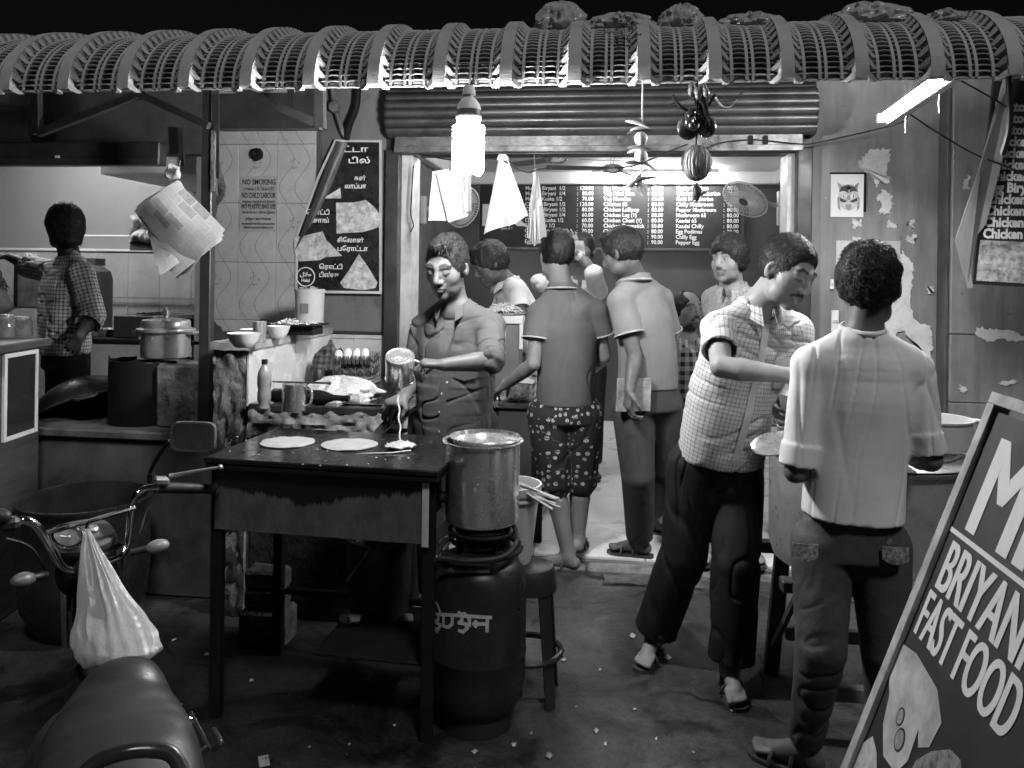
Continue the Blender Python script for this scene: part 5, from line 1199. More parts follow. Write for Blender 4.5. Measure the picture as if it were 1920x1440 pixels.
# ================================================================ fans
M_FANW = mat('off_white_plastic', .5, .4, var=.1, bump=.03)
def wall_fan(c, R_, nrm_, lab, arm):
    nrm_ = Vector(nrm_).normalized(); ux = nrm_.cross(Z_).normalized(); uy = ux.cross(nrm_).normalized() if ux.cross(nrm_).z > 0 else -ux.cross(nrm_).normalized()
    Mf = frameM(c, ux, uy, nrm_); t = thing('wall_fan', lab, 'fan', c)
    MB().lathe([(R_*.22, R_*.16), (R_*.2, R_*.17), (0, R_*.175)], 24, M=Mf).build('hub_badge', M_STEELD, t)
    cg = MB()
    for i in range(44):
        a = 2*math.pi*i/44; q = lambda r, z: Mf @ Vector((r*math.cos(a), r*math.sin(a), z))
        cg.tube([q(R_*.2, R_*.16), q(R_*.7, R_*.15), q(R_*.97, R_*.04), q(R_, 0), q(R_*.95, -R_*.05), q(R_*.5, -R_*.16), q(R_*.2, -R_*.18)], .0018, 4)
    for r, z in ((1., 0), (.6, .155), (.985, .03)): cg.tube([Mf @ Vector((R_*r*math.cos(a), R_*r*math.sin(a), R_*z)) for a in np.linspace(0, 6.283, 44, endpoint=False)], .004 if r == 1. else .002, 5, closed=True)
    cg.build('cage', M_FANW, t)
    for k in range(3):
        a0 = 2*math.pi*k/3
        MB().sheet(lambda u, v: Mf @ Vector((R_*(.15+.72*v)*math.cos(a0+(u-.5)*1.5*(.6+.4*v)), R_*(.15+.72*v)*math.sin(a0+(u-.5)*1.5*(.6+.4*v)), R_*.09*(u-.5)*2*.6)), 8, 6, .003).build('blade', mat('fan_blade', .3, .35), t)
    MB().lathe([(R_*.17, -R_*.05), (R_*.26, -R_*.1), (R_*.27, -R_*.5), (R_*.2, -R_*.62), (0, -R_*.63)], 20, M=Mf).build('motor', M_FANW, t)
    e = Vector(arm); b0 = Mf @ Vector((0, 0, -R_*.5))
    MB().tube(smooth_path([b0, b0.lerp(e, .5)+Vector((0, 0, -.03)), e]), .016, 8).build('arm', M_FANW, t)
    MB().box((e.x-.03, e.y-.03, e.z-.14), (e.x+.02, e.y+.03, e.z+.1), .008).build('bracket', M_FANW, t)
Yf = 5.6
wall_fan(pY(1397, 374, Yf), 43*Yf/FP, (-.5, -.5, -.72), 'white wall fan tilted down on the right inner wall over the young man', pY(1466, 385, Yf+.05))
wall_fan(pY(868, 388, 6.6), 40*6.6/FP, (.75, -.6, -.3), 'wall fan half hidden behind the paper bags on the left inner wall', Vector((FX0+.03, 6.7, pY(868, 388, 6.6).z)))
for (px, py, Yc, lab) in ((1043, 299, 6.4, 'ceiling fan with a shiny hub beyond the hanging white cloth'), (1148, 318, 6.9, 'ceiling fan on a short rod before the bright back wall')):
    c = pY(px, py, Yc); t = thing('ceiling_fan', lab, 'fan', (c.x, c.y, c.z)); Mc = Matrix.Translation(c)
    MB().lathe([(0, -.03), (.06, -.028), (.09, -.005), (.1, .015), (.07, .04), (.02, .05), (.02, ZC-c.z+.08)], 28, M=Mc).build('motor', M_STEEL, t)
    for k in range(3):
        a = 2*math.pi*k/3+(.3 if px < 1100 else 1.2); dx, dy = math.cos(a), math.sin(a)
        MB().sheet(lambda u, v: c+Vector((dx, dy, 0))*(.09+.48*u)+Vector((-dy, dx, 0))*(v-.5)*.12+Vector((0, 0, .01+(v-.5)*.02)), 6, 2, .003).build('blade', mat('brown_blade', .2, .4), t)
# ================================================================ picture card and wall bits on the right
a, b = pY(1557, 407, YF-.006), pY(1620, 326, YF-.006)
cdp = thing('mask_picture', 'white card with a drawn moustached demon face pinned to the wall', 'picture', (a.x, YF, a.z))
MB().box((a.x, YF-.008, a.z), (b.x, YF-.001, b.z), .001).build('card', M_WHITE, cdp)
MB().box((b.x-.001, YF-.012, a.z+.03), (b.x+.012, YF-.001, b.z), .001).build('frame_edge', M_BLACK, cdp); MB().box((a.x-.004, YF-.012, b.z-.002), (b.x+.012, YF-.0012, b.z+.008), .001).build('frame_edge', M_BLACK, cdp)
def cpoly(pts, m, off, name='drawing'): MB().poly([pY(x, y, YF-.0085-off) for x, y in pts], (0, -.0006, 0)).build(name, m, cdp, smooth=0)
G1, G2, G3 = mat('print_grey', .25, .6, var=.3, scale=40), M_LETB, mat('print_pale', .5, .6, var=.3, scale=50)
cpoly([(1573, 352), (1578, 346), (1600, 346), (1608, 352), (1610, 372), (1606, 388), (1597, 394), (1586, 394), (1576, 388), (1572, 372)], G3, 0)
cpoly([(1570, 342), (1577, 346), (1581, 355), (1574, 357)], G1, .0008); cpoly([(1611, 342), (1604, 346), (1600, 355), (1607, 357)], G1, .0008)
cpoly([(1573, 360), (1578, 350), (1590, 346), (1602, 350), (1609, 360), (1600, 358), (1591, 362), (1582, 358)], G2, .0012)
cpoly([(1588, 350), (1590, 350), (1591, 360), (1593, 350), (1595, 350), (1592, 362)], M_WHITE, .002)
for s in (-1, 1):
    cx_ = 1591; cpoly([(cx_+s*2, 377), (cx_+s*9, 374), (cx_+s*17, 370), (cx_+s*16, 377), (cx_+s*8, 380)], G2, .0016)
    cpoly([(cx_+s*4, 366), (cx_+s*9, 364), (cx_+s*13, 367), (cx_+s*8, 369)], M_WHITE, .0016); cpoly([(cx_+s*8, 365), (cx_+s*10, 365), (cx_+s*10, 369), (cx_+s*8, 369)], G2, .0024)
    cpoly([(cx_+s*18, 366), (cx_+s*21, 372), (cx_+s*20, 390), (cx_+s*15, 396), (cx_+s*17, 380)], G1, .0008)
cpoly([(1585, 383), (1597, 383), (1596, 391), (1591, 395), (1586, 391)], G1, .0016)
cpoly([(1589, 366), (1593, 366), (1595, 375), (1587, 375)], G1, .0016)
for (x0, y0, x1, y1, lab) in ((1558, 582, 1572, 622, 'white switch plate on the wall beside the checked-shirt man'), (1556, 524, 1563, 542, 'small white plug fixed on the wall above the switch plate')):
    a, b = pY(x0, y1, YF-.006), pY(x1, y0, YF-.006); t = thing('switch_plate', lab, 'switch', (a.x, YF, a.z))
    MB().box((a.x, YF-.02, a.z), (b.x, YF-.001, b.z), .003).build('plate', M_WHITE, t); MB().box((a.x+.006, YF-.026, (a.z+b.z)/2-.008), (b.x-.006, YF-.0205, (a.z+b.z)/2+.008), .001).build('rocker', M_FANW, t)
a = pY(1541, 280, YF)
# loudspeaker-like conduit on the poster wall
M_PIPE = mat('old_pipe', .13, .5, var=.4)
cp = thing('water_pipe', 'old pipe with a round joint running up behind the poster', 'pipe', pY(645, 260, YF))
MB().tube(smooth_path([pY(622, 160, YF-.05), pY(628, 200, YF-.05), pY(640, 240, YF-.05), pY(648, 262, YF-.03)]), .014, 8).build('pipe', M_PIPE, cp)
MB().lathe([(0, -.02), (.034, -.02), (.036, 0), (.03, .02), (0, .024)], 20, M=frameM(pY(627, 201, YF-.07), X_, Z_, -Y_)).build('joint', M_PIPE, cp)
MB().tube(smooth_path([pY(672, 150, YF-.06), pY(668, 200, YF-.06), pY(655, 235, YF-.06), pY(650, 262, YF-.04)]), .02, 8).build('hose', M_BLACK, cp)
# ================================================================ cables
def cable(pts, lab, r=.004, m=None): return tag(MB().tube(smooth_path([pY(x, y, Y) for x, y, Y in pts], 8), r, 5).build('cable', m or M_WIRE), lab, 'cable')
cable([(785, 288, 4.4), (850, 300, 4.2), (930, 298, 3.92), (985, 322, 3.9), (1010, 318, 3.9), (1060, 312, 4.0), (1120, 315, 4.1), (1185, 312, 4.2), (1240, 290, 4.2), (1290, 270, 4.3)], 'sagging black wire the white cloth hangs from across the shop opening')
cable([(1320, 282, 4.45), (1350, 268, 4.48), (1405, 262, 4.5), (1440, 264, 4.5), (1500, 270, 4.5), (1530, 268, 4.5), (1620, 248, 4.4), (1690, 230, 3.8), (1700, 215, 3.7)], 'thin wire running from the shutter rail up to the tube light')
cable([(1700, 210, 3.65), (1760, 250, 4.0), (1830, 290, 4.1), (1900, 318, 4.1), (1960, 350, 4.1)], 'straight black wire from the tube light to the far menu banner')
cable([(1790, 145, 3.6), (1850, 178, 3.8), (1895, 205, 3.9)], 'short black wire from the awning to the slanted canvas strip')
cable([(775, 310, 4.5), (772, 360, 4.5), (770, 400, 4.5), (775, 422, 4.5), (770, 435, 4.5)], 'loose black wire dangling beside the pale door jamb')
cable([(1888, 105, 3.03), (1894, 180, 3.06), (1893, 240, 3.1), (1880, 290, 3.12)], 'thick black cable hanging from the awning end over the canvas strip', .011)
for x, lab in ((1408, 'black cleat on the shutter rail above the opening'), (1436, 'smaller black cleat on the shutter rail near the wall')):
    q = pY(x, 262, YF-.155); tag(MB().box((q.x-.012, q.y, q.z-.025), (q.x+.012, q.y+.014, q.z+.025), .003).build('cable_clip', M_BLACK), lab, 'clip')
# ================================================================ right menu banner with its canvas strip
YQ = 4.15
pl = lambda x, y, o=0.: pY(x, y, YQ-o)
bn2 = thing('menu_banner', 'black menu banner with bold white dish names and a food picture at the right wall', 'menu banner', pl(1830, 530))
MB().poly([pl(1824, 533), pl(2100, 548), pl(2120, 120), pl(1868, 110)], (0, .02, 0)).build('sheet', mat('banner_black', .02, .4, var=.3, bump=.05), bn2, smooth=0)
MB().poly([pl(1830, 526, .002), pl(2090, 541, .002), pl(2093, 462, .002), pl(1838, 450, .002)], (0, -.001, 0)).build('food_print', mat('printed_noodles', .36, .5, var=.8, scale=26, bump=0, dirt=.5, dscale=14), bn2, smooth=0)
rows_ = ['Mutton Biryani', 'Mutton Biryani', 'Mutton Kuska', 'Chicken Biryani', 'Chicken Biryani', 'Chicken Kuska', 'Chicken Fried', 'Egg Biryani', 'Chicken Fry', 'Chicken Chilly', 'Chicken Drum', 'Chicken 65']
for i, s in enumerate(rows_):
    y = 446-(11-i)*21.6; x = 1843+(446-y)*.095; q = pl(x, y, .003)
    text(s, 23.5*YQ/FP, q, X_+Vector((0, 0, -.012)), Z_+Vector((.02, 0, 0)), M_LETW, bn2, bold=.0028, xs=.84)
MB().poly([pl(1886, 128, .05), pl(1898, 128, .05), pl(1895, 240, .04), pl(1848, 420, .012), pl(1832, 440, .008), pl(1818, 500, .006), pl(1824, 540, .004), pl(1812, 540, .006), pl(1790, 450, .03), pl(1840, 300, .05)], (0, -.006, 0)).build('canvas_strip', mat('grey_canvas', .26, .7, var=.3, scale=5, bump=.3, bscale=20, stretch=(3, 1, .6)), bn2, smooth=0)
# ================================================================ big aluminium vessel on its stand
vc = Vector((pY(1640, 900, 3.03).x, 3.06, 0)); vR = .358; vz0 = .535; vz1 = pY(1640, 884, 2.72).z
bv = thing('biryani_vessel', 'huge aluminium cooking vessel on a wooden stand between the two men', 'vessel', (vc.x, vc.y, vz0))
MB().lathe([(0, vz0), (vR*.85, vz0), (vR*.96, vz0+.02), (vR, vz0+.07), (vR, vz1-.02), (vR*1.05, vz1-.008), (vR*1.06, vz1), (vR*1.0, vz1), (vR*.97, vz1-.05), (0, vz1-.06)], 64, M=Matrix.Translation((vc.x, vc.y, 0))).build('body', M_ALU, bv)
MB().lathe([(0, vz1+.012), (vR*.6, vz1+.012), (vR*1.03, vz1+.004), (vR*1.05, vz1+.008), (vR*1.03, vz1+.012), (vR*.6, vz1+.02), (0, vz1+.022)], 56, M=Matrix.Translation((vc.x, vc.y, 0))).build('lid_plate', M_ALU, bv)
wv = thing('vessel_stand', 'rough wooden stand with splayed legs under the huge vessel', 'stand', (vc.x, vc.y, 0))
for sx_ in (-1, 1):
    for sy_ in (-1, 1):
        a = Vector((vc.x+sx_*.27, vc.y+sy_*.2, vz0-.045)); b = Vector((vc.x+sx_*.30, vc.y+sy_*.24, 0))
        MB().box((-.028, -.022, 0), (.028, .022, (a-b).length), .004, M=frameM(b, X_, Y_, (a-b))).build('leg', M_WOOD, wv)
for sy_ in (-1, 1):
    MB().box((vc.x-.36, vc.y+sy_*.2-.03, vz0-.043), (vc.x+.36, vc.y+sy_*.2+.03, vz0-.002), .005).build('bearer', M_WOOD, wv)
    MB().box((vc.x-.25, vc.y+sy_*.225-.018, .14), (vc.x+.25, vc.y+sy_*.225+.018, .19), .004).build('rail', mat('grey_rail', .2, .5), wv)
for sx_ in (-1, 1): MB().tube([(vc.x+sx_*.29, vc.y-.19, .5), (vc.x+sx_*.3, vc.y+.2, .12)], .014, 4).build('brace', M_WOOD, wv)
cwx = pY(1756, 870, 2.93); wcn = Vector((cwx.x, 2.95, vz1+.013)); wr = 60*2.93/FP; wh = pY(1756, 806, 2.93).z-pY(1756, 872, 2.93).z
wc_ = thing('white_tub', 'white plastic tub with a spout lip standing on the huge vessel', 'tub', wcn)
MB().lathe([(0, .03), (wr*.98, .03), (wr, .05), (wr, wh), (wr*1.05, wh+.004), (wr*1.05, wh+.01), (wr*.96, wh+.01), (wr*.95, .06), (0, .06)], 40, M=Matrix.Translation(wcn)).build('body', mat('white_plastic'), wc_)
MB().box((wcn.x+wr*.95, wcn.y-.02, wcn.z+wh-.004), (wcn.x+wr*1.3, wcn.y+.02, wcn.z+wh+.008), .004).build('spout_lip', mat('white_plastic'), wc_)
tag(MB().lathe([(0, .001), (wr*1.35, .001), (wr*1.5, .02), (wr*1.47, .024), (wr*1.3, .01), (0, .008)], 40, M=Matrix.Translation(wcn+Vector((-.1, 0, 0)))).build('steel_tray', M_STEEL), 'wide shallow steel tray under the white tub on the vessel', 'tray')
# ================================================================ leaning A-frame sign
t_l = pY(1870, 772, 1.93); b_l = pZ(1480, 1735, .0)
ydir = Vector((-.02, -1, 0)).normalized(); updir = (t_l-b_l); SH = updir.length; updir.normalize()
nS = updir.cross(ydir).normalized()
if nS.x > 0: nS = -nS
SW = 1.1
sg = thing('sandwich_board', 'leaning sandwich board advertising briyani and fast food beside the vessel', 'sign', b_l)
def sgp(u, v, o=0.): return b_l+ydir*(u*SW)+updir*(v*SH)+nS*o
def sbox(u0, v0, u1, v1, o0, o1, name, m, par=None): return MB().poly([sgp(u0, v0, o0), sgp(u1, v0, o0), sgp(u1, v1, o0), sgp(u0, v1, o0)], nS*(o1-o0)).build(name, m, par or sg, smooth=0)
sbox(0, 0, 1, 1, -.02, 0, 'panel', mat('sign_print_dark', .014, .6, var=.25, scale=3, bump=.05, dirt=.0))
M_SB = mat('weathered_board_edge', .33, .7, var=.5, scale=12, bump=.3)
sbox(-.03, 0, -.001, 1.01, -.025, .012, 'frame', M_SB); sbox(1.001, 0, 1.03, 1.01, -.025, .012, 'frame', M_SB); sbox(-.03, 1.011, 1.03, 1.03, -.025, .012, 'frame', M_SB)
M_SLET = mat('sign_letters', .66, .55, var=.1)
def stext(s, u, v, h, w, b):
    for k in (-1, 0, 1): text(s, h, sgp(u, v, .0012+.0002*k)+ydir*(b*k), ydir, updir, M_SLET, sg, width=w, ext=.0004, res=6)
def band(v0, v1, m, o=.001): sbox(0.0, v0, 1, v1, .0004, o, 'band', m)
M_SBAND = mat('sign_band_grey', .09, .45, var=.2)
stext('MI', .05, .80, .32, .24, .010); sbox(.0, .782, 1, .79, .0004, .0014, 'rule', M_SLET)
stext('BRIYANI S', .03, .687, .168, .47, .0045); stext('FAST FOOD', .02, .598, .158, .44, .0042)
# wrapped roll picture and rice picture
def spic(pts, m, o, name='printed_food'): MB().poly([sgp(u, v, o) for u, v in pts], nS*.0006).build(name, m, sg, smooth=0)
M_WRAP = mat('printed_wrap', .42, .5, var=.35, scale=16, bump=0)
spic([(.0, .565), (.07, .575), (.19, .565), (.245, .535), (.238, .49), (.205, .472), (.182, .492), (.19, .44), (.165, .405), (.10, .40), (.05, .435), (.03, .48), (.0, .50)], M_WRAP, .0012)
for (u, v, r) in ((.105, .475, .022), (.135, .448, .028)):
    spic([(u+r*.75*math.cos(a), v+r*math.sin(a)*.7) for a in np.linspace(0, 6.28, 20, endpoint=False)], mat('sign_print_dark'), .002)
    spic([(u+r*.6*math.cos(a), v+r*math.sin(a)*.56) for a in np.linspace(0, 6.28, 20, endpoint=False)], mat('printed_onion', .25, .5, var=.5, scale=60), .0028)
spic([(.21, .41), (.215, .455), (.25, .49), (.30, .52), (.34, .525), (.38, .50), (.40, .46), (.40, .41)], mat('printed_rice', .22, .6, var=.8, scale=40, bump=0, dirt=.5, dscale=40), .0012)
spic([(.0, .37), (.03, .40), (.07, .39), (.12, .355), (.12, .30), (.0, .29)], mat('printed_paneer', .45, .6, var=.3, scale=40, bump=0), .0012)
sbox(.44, .1, .5, .56, .0004, .0012, 'band', M_WRAP)
b2 = Vector((t_l.x+.45, b_l.y, 0))
MB().poly([sgp(-.02, 1.0, -.03), sgp(1.02, 1.0, -.03), b2+ydir*SW*1.02, b2-ydir*SW*.02], nS*-.02).build('back_leaf', M_SB, sg, smooth=0)
# ================================================================ moped
hc_ = pY(172, 1050, 2.33)                              # handlebar clamp
sa = pZ(232, 1240, .80); sb_ = pZ(225, 1440, .80)
fw_ = Vector((-.55, .83, 0)).normalized(); rt = Vector((fw_.y, -fw_.x, 0))
mo = thing('moped', 'parked moped with chrome raised handlebars and a wide worn seat', 'moped', (sa.x, sa.y, 0))
def mp(r, f, z, o=hc_): return Vector((o.x, o.y, 0))+rt*r+fw_*f+Z_*z
hz = hc_.z
# handlebar traced from the photo on slightly different depths
HB = [(-30, 915, 2.06), (12, 985, 2.10), (45, 975, 2.12), (72, 990, 2.15), (100, 1035, 2.20), (118, 1062, 2.25), (150, 1070, 2.30), (200, 1054, 2.36), (228, 1040, 2.40), (240, 1010, 2.43), (246, 960, 2.45), (254, 930, 2.46), (275, 916, 2.49), (300, 914, 2.52)]
hb = [pY(*p) for p in HB]
MB().tube(smooth_path(hb, 6), .0125, 10).build('handlebar', M_CHROME, mo)
MB().tube([pY(84, 1000, 2.17), pY(165, 978, 2.30), pY(252, 952, 2.45)], .008, 8).build('crossbar', M_CHROME, mo)
MB().tube([pY(298, 914, 2.52), pY(404, 917, 2.64)], [.019, .017], 12).build('grip', M_RUBBER, mo); MB().lathe([(0, .0), (.016, .0), (.014, .012), (0, .014)], 12, M=frameM(pY(404, 917, 2.64), Y_, Z_, (pY(404, 917, 2.64)-pY(298, 914, 2.52)))).build('grip_end', M_CHROME, mo)
MB().box((-.022, -.016, -.018), (.03, .016, .018), .010, M=frameM(pY(300, 902, 2.51), (pY(404, 917, 2.64)-pY(298, 914, 2.52)), Z_)).build('lever_clamp', mat('dull_alloy', .2, .4, metal=.6), mo)
MB().tube(smooth_path([pY(318, 893, 2.5), pY(360, 885, 2.52), pY(412, 876, 2.55)]), [.008-.0003*i for i in range(13)], 8).build('brake_lever', M_ALU, mo); MB().ball(pY(413, 876, 2.55), .009, 10, 8).build('lever_ball', M_ALU, mo)
# left switch cluster and lever
MB().box((-.03, -.02, -.02), (.022, .02, .02), .012, M=frameM(pY(22, 982, 2.09), rt, Z_)).ball(pY(2, 968, 2.07), (.03, .022, .022), 12, 8).build('switch_box', M_RUBBER, mo)
MB().tube(smooth_path([pY(10, 1010, 2.05), pY(40, 1018, 2.1), pY(62, 1032, 2.14), pY(85, 1068, 2.2)]), .005, 6).build('control_cable', M_RUBBER, mo)
MB().tube(smooth_path([pY(296, 905, 2.52), pY(285, 935, 2.5), pY(272, 965, 2.48), pY(262, 1000, 2.45)]), .004, 6).build('control_cable', M_RUBBER, mo)
# mirror
ml = pY(364, 818, 2.45); mn = Vector((.06, -1, .02)).normalized()
mu = Vector((mn.y, -mn.x, 0)).normalized()*-1; mv = Vector((-.05, 0, 1)); hw, hh_ = 46*2.45/FP, 30*2.45/FP
def sq(s, k=5.): return [(math.copysign(abs(math.cos(a))**(2/k), math.cos(a))*hw*s, math.copysign(abs(math.sin(a))**(2/k), math.sin(a))*hh_*s) for a in np.linspace(0, 2*math.pi, 40, endpoint=False)]
MMr = frameM(ml, X_*.995+Y_*.06, Z_+X_*.03, -Y_)
msh = MB()
for s, z in ((1, 0), (1, .012), (.9, .014), (.9, .006)):
    pass
pts0 = [MMr @ Vector((x, y, -.03)) for x, y in sq(.75)]; pts1 = [MMr @ Vector((x, y, .0)) for x, y in sq(1.)]; pts2 = [MMr @ Vector((x, y, .012)) for x, y in sq(.98)]; pts3 = [MMr @ Vector((x, y, .012)) for x, y in sq(.87)]; pts4 = [MMr @ Vector((x, y, .007)) for x, y in sq(.86)]
vv = pts0+pts1+pts2+pts3+pts4; n = 40
msh.add(vv, [(r*n+i, r*n+(i+1) % n, (r+1)*n+(i+1) % n, (r+1)*n+i) for r in range(4) for i in range(n)]+[tuple(range(n))[::-1]])
mat('black_gloss_plastic', .03, .25, bump=.02)
mir = msh.build('mirror_shell', mat('mirror_rim', .14, .25, metal=.4, bump=.02), mo)
MB().add([MMr @ Vector((x, y, .0075)) for x, y in sq(.86)], [tuple(range(40))]).build('mirror_glass', mat('mirror_glass', .5, .06, metal=1., var=.15, scale=20, bump=.01), mir)
MB().tube(smooth_path([pY(282, 895, 2.49), pY(284, 880, 2.49), pY(300, 850, 2.48), pY(318, 826, 2.47)]), .007, 8).build('mirror_stem', M_BLACK, mo); MB().tube([pY(283, 905, 2.49), pY(283, 888, 2.49)], .012, 8).build('mirror_nut', M_BLACK, mo)
# instrument pod
pc_ = pY(152, 1005, 2.36); pu = (pY(215, 990, 2.44)-pY(100, 1015, 2.28)).normalized(); pn = Vector((.25, -.62, .74)).normalized(); pv = pn.cross(pu).normalized()
PM = frameM(pc_, pu, pv, pu.cross(pv).normalized())
PM2 = frameM(pc_, pu, pv, pn)
def el(rx, ry, z, k=2.6): return [PM2 @ Vector((math.copysign(abs(math.cos(a))**(2/k), math.cos(a))*rx, math.copysign(abs(math.sin(a))**(2/k), math.sin(a))*ry, z)) for a in np.linspace(0, 6.2832, 40, endpoint=False)]
pod = MB(); rings = [el(.075, .04, -.12), el(.098, .062, -.06), el(.105, .066, -.01), el(.1, .06, .004), el(.095, .056, .004)]
pod.add(sum(rings, []), [(r*40+i, r*40+(i+1) % 40, (r+1)*40+(i+1) % 40, (r+1)*40+i) for r in range(4) for i in range(40)]+[tuple(160+i for i in range(40))])
pod = pod.build('instrument_pod', mat('grey_pod_plastic', .06, .4, bump=.05), mo)
gcn = PM2 @ Vector((-.035, 0, .006)); MG = frameM(gcn, pu, pv, pn)
MB().lathe([(.049, -.01), (.049, .010), (.046, .014), (.041, .014), (.039, .003)], 32, M=MG).build('gauge_bezel', M_CHROME, pod)
MB().lathe([(0, .002), (.039, .002)], 32, M=MG).build('gauge_face', mat('gauge_face', .12, .25, var=.5, scale=40, bump=0), pod)
MB().box((-.002, -.002, .003), (.002, .026, .004), 0, M=MG @ Matrix.Rotation(1.1, 4, 'Z')).build('needle', M_WHITE, pod); MB().ball(MG @ Vector((0, 0, .004)), .005, 8, 6).build('needle_hub', M_WHITE, pod)
MB().lathe([(0, .012), (.013, .012), (.015, .01), (.016, 0)], 20, M=frameM(PM2 @ Vector((.045, .012, .004)), pu, pv, pn)).build('ignition_switch', M_ALU, pod)
# headlamp shell, fork, front mudguard and wheel
MB().ball(mp(0, .12, hz-.06), (.10, .12, .10), 20, 14).build('headlamp', M_BLACK, mo)
for s in (-1, 1): MB().tube([mp(s*.075, .03, hz+.02), mp(s*.075, .26, .30)], .016, 10).build('fork_leg', M_CHROME, mo)
def wheel(c, r, name):
    w = MB().tube([c+fw_*(r*math.cos(a))+Z_*(r*math.sin(a)) for a in np.linspace(0, 6.2832, 40, endpoint=False)], .035, 10, closed=True).build(name, M_RUBBER, mo)
    MB().tube([c+fw_*(r*.84*math.cos(a))+Z_*(r*.84*math.sin(a)) for a in np.linspace(0, 6.2832, 40, endpoint=False)], .012, 6, closed=True).build('rim', M_CHROME, w)
    sp = MB()
    for i in range(24):
        a = 6.2832*i/24; sp.tube([c+rt*(.02*(-1)**i), c+fw_*(r*.83*math.cos(a))+Z_*(r*.83*math.sin(a))], .0015, 4)
    sp.build('spokes', M_CHROME, w); MB().tube([c-rt*.05, c+rt*.05], .03, 12).build('hub', M_ALU, w)
fwc = mp(0, .32, .26); wheel(fwc, .225, 'front_wheel')
ss = Vector((sb_.x, sb_.y, 0))
rwc = Vector((sb_.x, sb_.y, .26))+fw_*(-.05); wheel(rwc, .225, 'rear_wheel')
MB().sheet(lambda u, v: fwc+fw_*(.265*math.cos(.2+2.4*u))+Z_*(.265*math.sin(.2+2.4*u))+rt*((v-.5)*.11), 20, 4, .003).build('front_mudguard', M_BLACK, mo)
MB().sheet(lambda u, v: rwc+fw_*(.275*math.cos(.5+2.6*u))+Z_*(.275*math.sin(.5+2.6*u))+rt*((v-.5)*.12), 20, 4, .003).build('rear_mudguard', M_BLACK, mo)
fa = mp(0, -.06, .62)
MB().tube(smooth_path([mp(0, .05, hz-.03), mp(0, -.06, hz-.22), mp(0, -.16, .42), mp(0, -.4, .36), Vector((ss.x, ss.y, .42))+fw_*.25, Vector((ss.x, ss.y, .62))+fw_*.1, Vector((ss.x, ss.y, .68))-fw_*.25]), .024, 10).build('frame_tube', M_BLACK, mo)
MB().ball(mp(0, -.5, .33), (.13, .15, .12), 18, 12).build('engine', M_STEELD, mo)
MB().tube([mp(.1, -.45, .24), Vector((rwc.x, rwc.y, .22))+rt*.13-fw_*.2], [.03, .04], 12).build('exhaust', M_CHROME, mo)
MB().box((-.06, -.5, .30), (.06, -.1, .40), .03, M=frameM((hc_.x, hc_.y, 0), rt, fw_, Z_)).build('step_through_cover', M_BLACK, mo)
# seat: traced outline, domed
prof_ = [(1236, 232, 42), (1252, 230, 60), (1270, 226, 75), (1290, 222, 92), (1310, 219, 108), (1330, 218, 120), (1355, 219, 130), (1385, 222, 136), (1420, 226, 140), (1470, 232, 142), (1530, 240, 138)]
SZT = .80
def seatf(u, v):
    i = min(len(prof_)-2, int(v*(len(prof_)-1))); t = v*(len(prof_)-1)-i
    py = prof_[i][0]*(1-t)+prof_[i+1][0]*t; cx = prof_[i][1]*(1-t)+prof_[i+1][1]*t; w = prof_[i][2]*(1-t)+prof_[i+1][2]*t
    c = pZ(cx, py, SZT); k = c.y/FP
    a = math.pi*(u*1.28-.14); xr = -math.cos(a)*w*k; zz = SZT-.05+.05*max(0, math.sin(a))**.7-.05*max(0, -math.sin(a))
    zz -= .035*math.exp(-(v/.05)**2); zz -= .012*math.sin(v*3.0)
    return c+rt*xr*.96+Z_*(zz-SZT)+Z_*(.004*noise.noise(Vector((u*3, v*9, 1)))-.006*noise.noise(Vector((u*1.5, v*3+u*2, 7))))
MB().sheet(seatf, 28, 44, .02).build('seat', mat('worn_seat_vinyl', .03, .36, var=.25, scale=5, bump=.15, bscale=160, rvar=.12), mo)
gp = [pY(*p) for p in ((140, 1470, 1.05), (180, 1430, 1.07), (235, 1410, 1.085), (288, 1406, 1.10), (325, 1418, 1.10), (352, 1470, 1.08))]
MB().tube(smooth_path(gp), .011, 10).build('grab_rail', M_CHROME if False else mat('black_gloss_plastic'), mo)
MB().tube(smooth_path([pY(356, 1338, 1.5), pY(372, 1368, 1.48), pY(388, 1398, 1.46), pY(400, 1404, 1.46), pY(412, 1392, 1.46), pY(400, 1368, 1.49)]), .006, 8).build('saree_guard', mat('black_gloss_plastic'), mo)
MB().tube([pY(390, 1400, 1.46), pY(365, 1420, 1.42)], .006, 6).build('guard_stay', M_BLACK, mo)
MB().lathe([(0, .004), (.012, .004), (.014, 0)], 16, M=frameM(pY(356, 1358, 1.47), Y_, Z_, X_)).build('seat_bolt', M_CHROME, mo)
for (x0, y0, x1, y1, d0, d1, m_) in ((245, 1036, 280, 1028, 2.38, 2.40, .2), (88, 1078, 60, 1084, 2.2, 2.16, .1)):
    i0, i1 = pY(x0, y0, d0), pY(x1, y1, d1); st_ = MB().tube([i0, i1], .011, 10).build('indicator_stem', M_RUBBER, mo)
    ex = (i1-i0).normalized(); MB().ball(i1+ex*.025, (.036, .024, .022), 16, 12, M=frameM((0, 0, 0), ex, Y_-ex*ex.y).to_3x3()).build('indicator', mat('indicator_%d' % int(m_*10), m_, .35, bump=.02), mo)
MB().box((-.05, -.04, -.045), (.05, .04, .0), .01, M=frameM(hc_, rt, fw_, Z_)).build('handlebar_clamp', M_BLACK, mo)
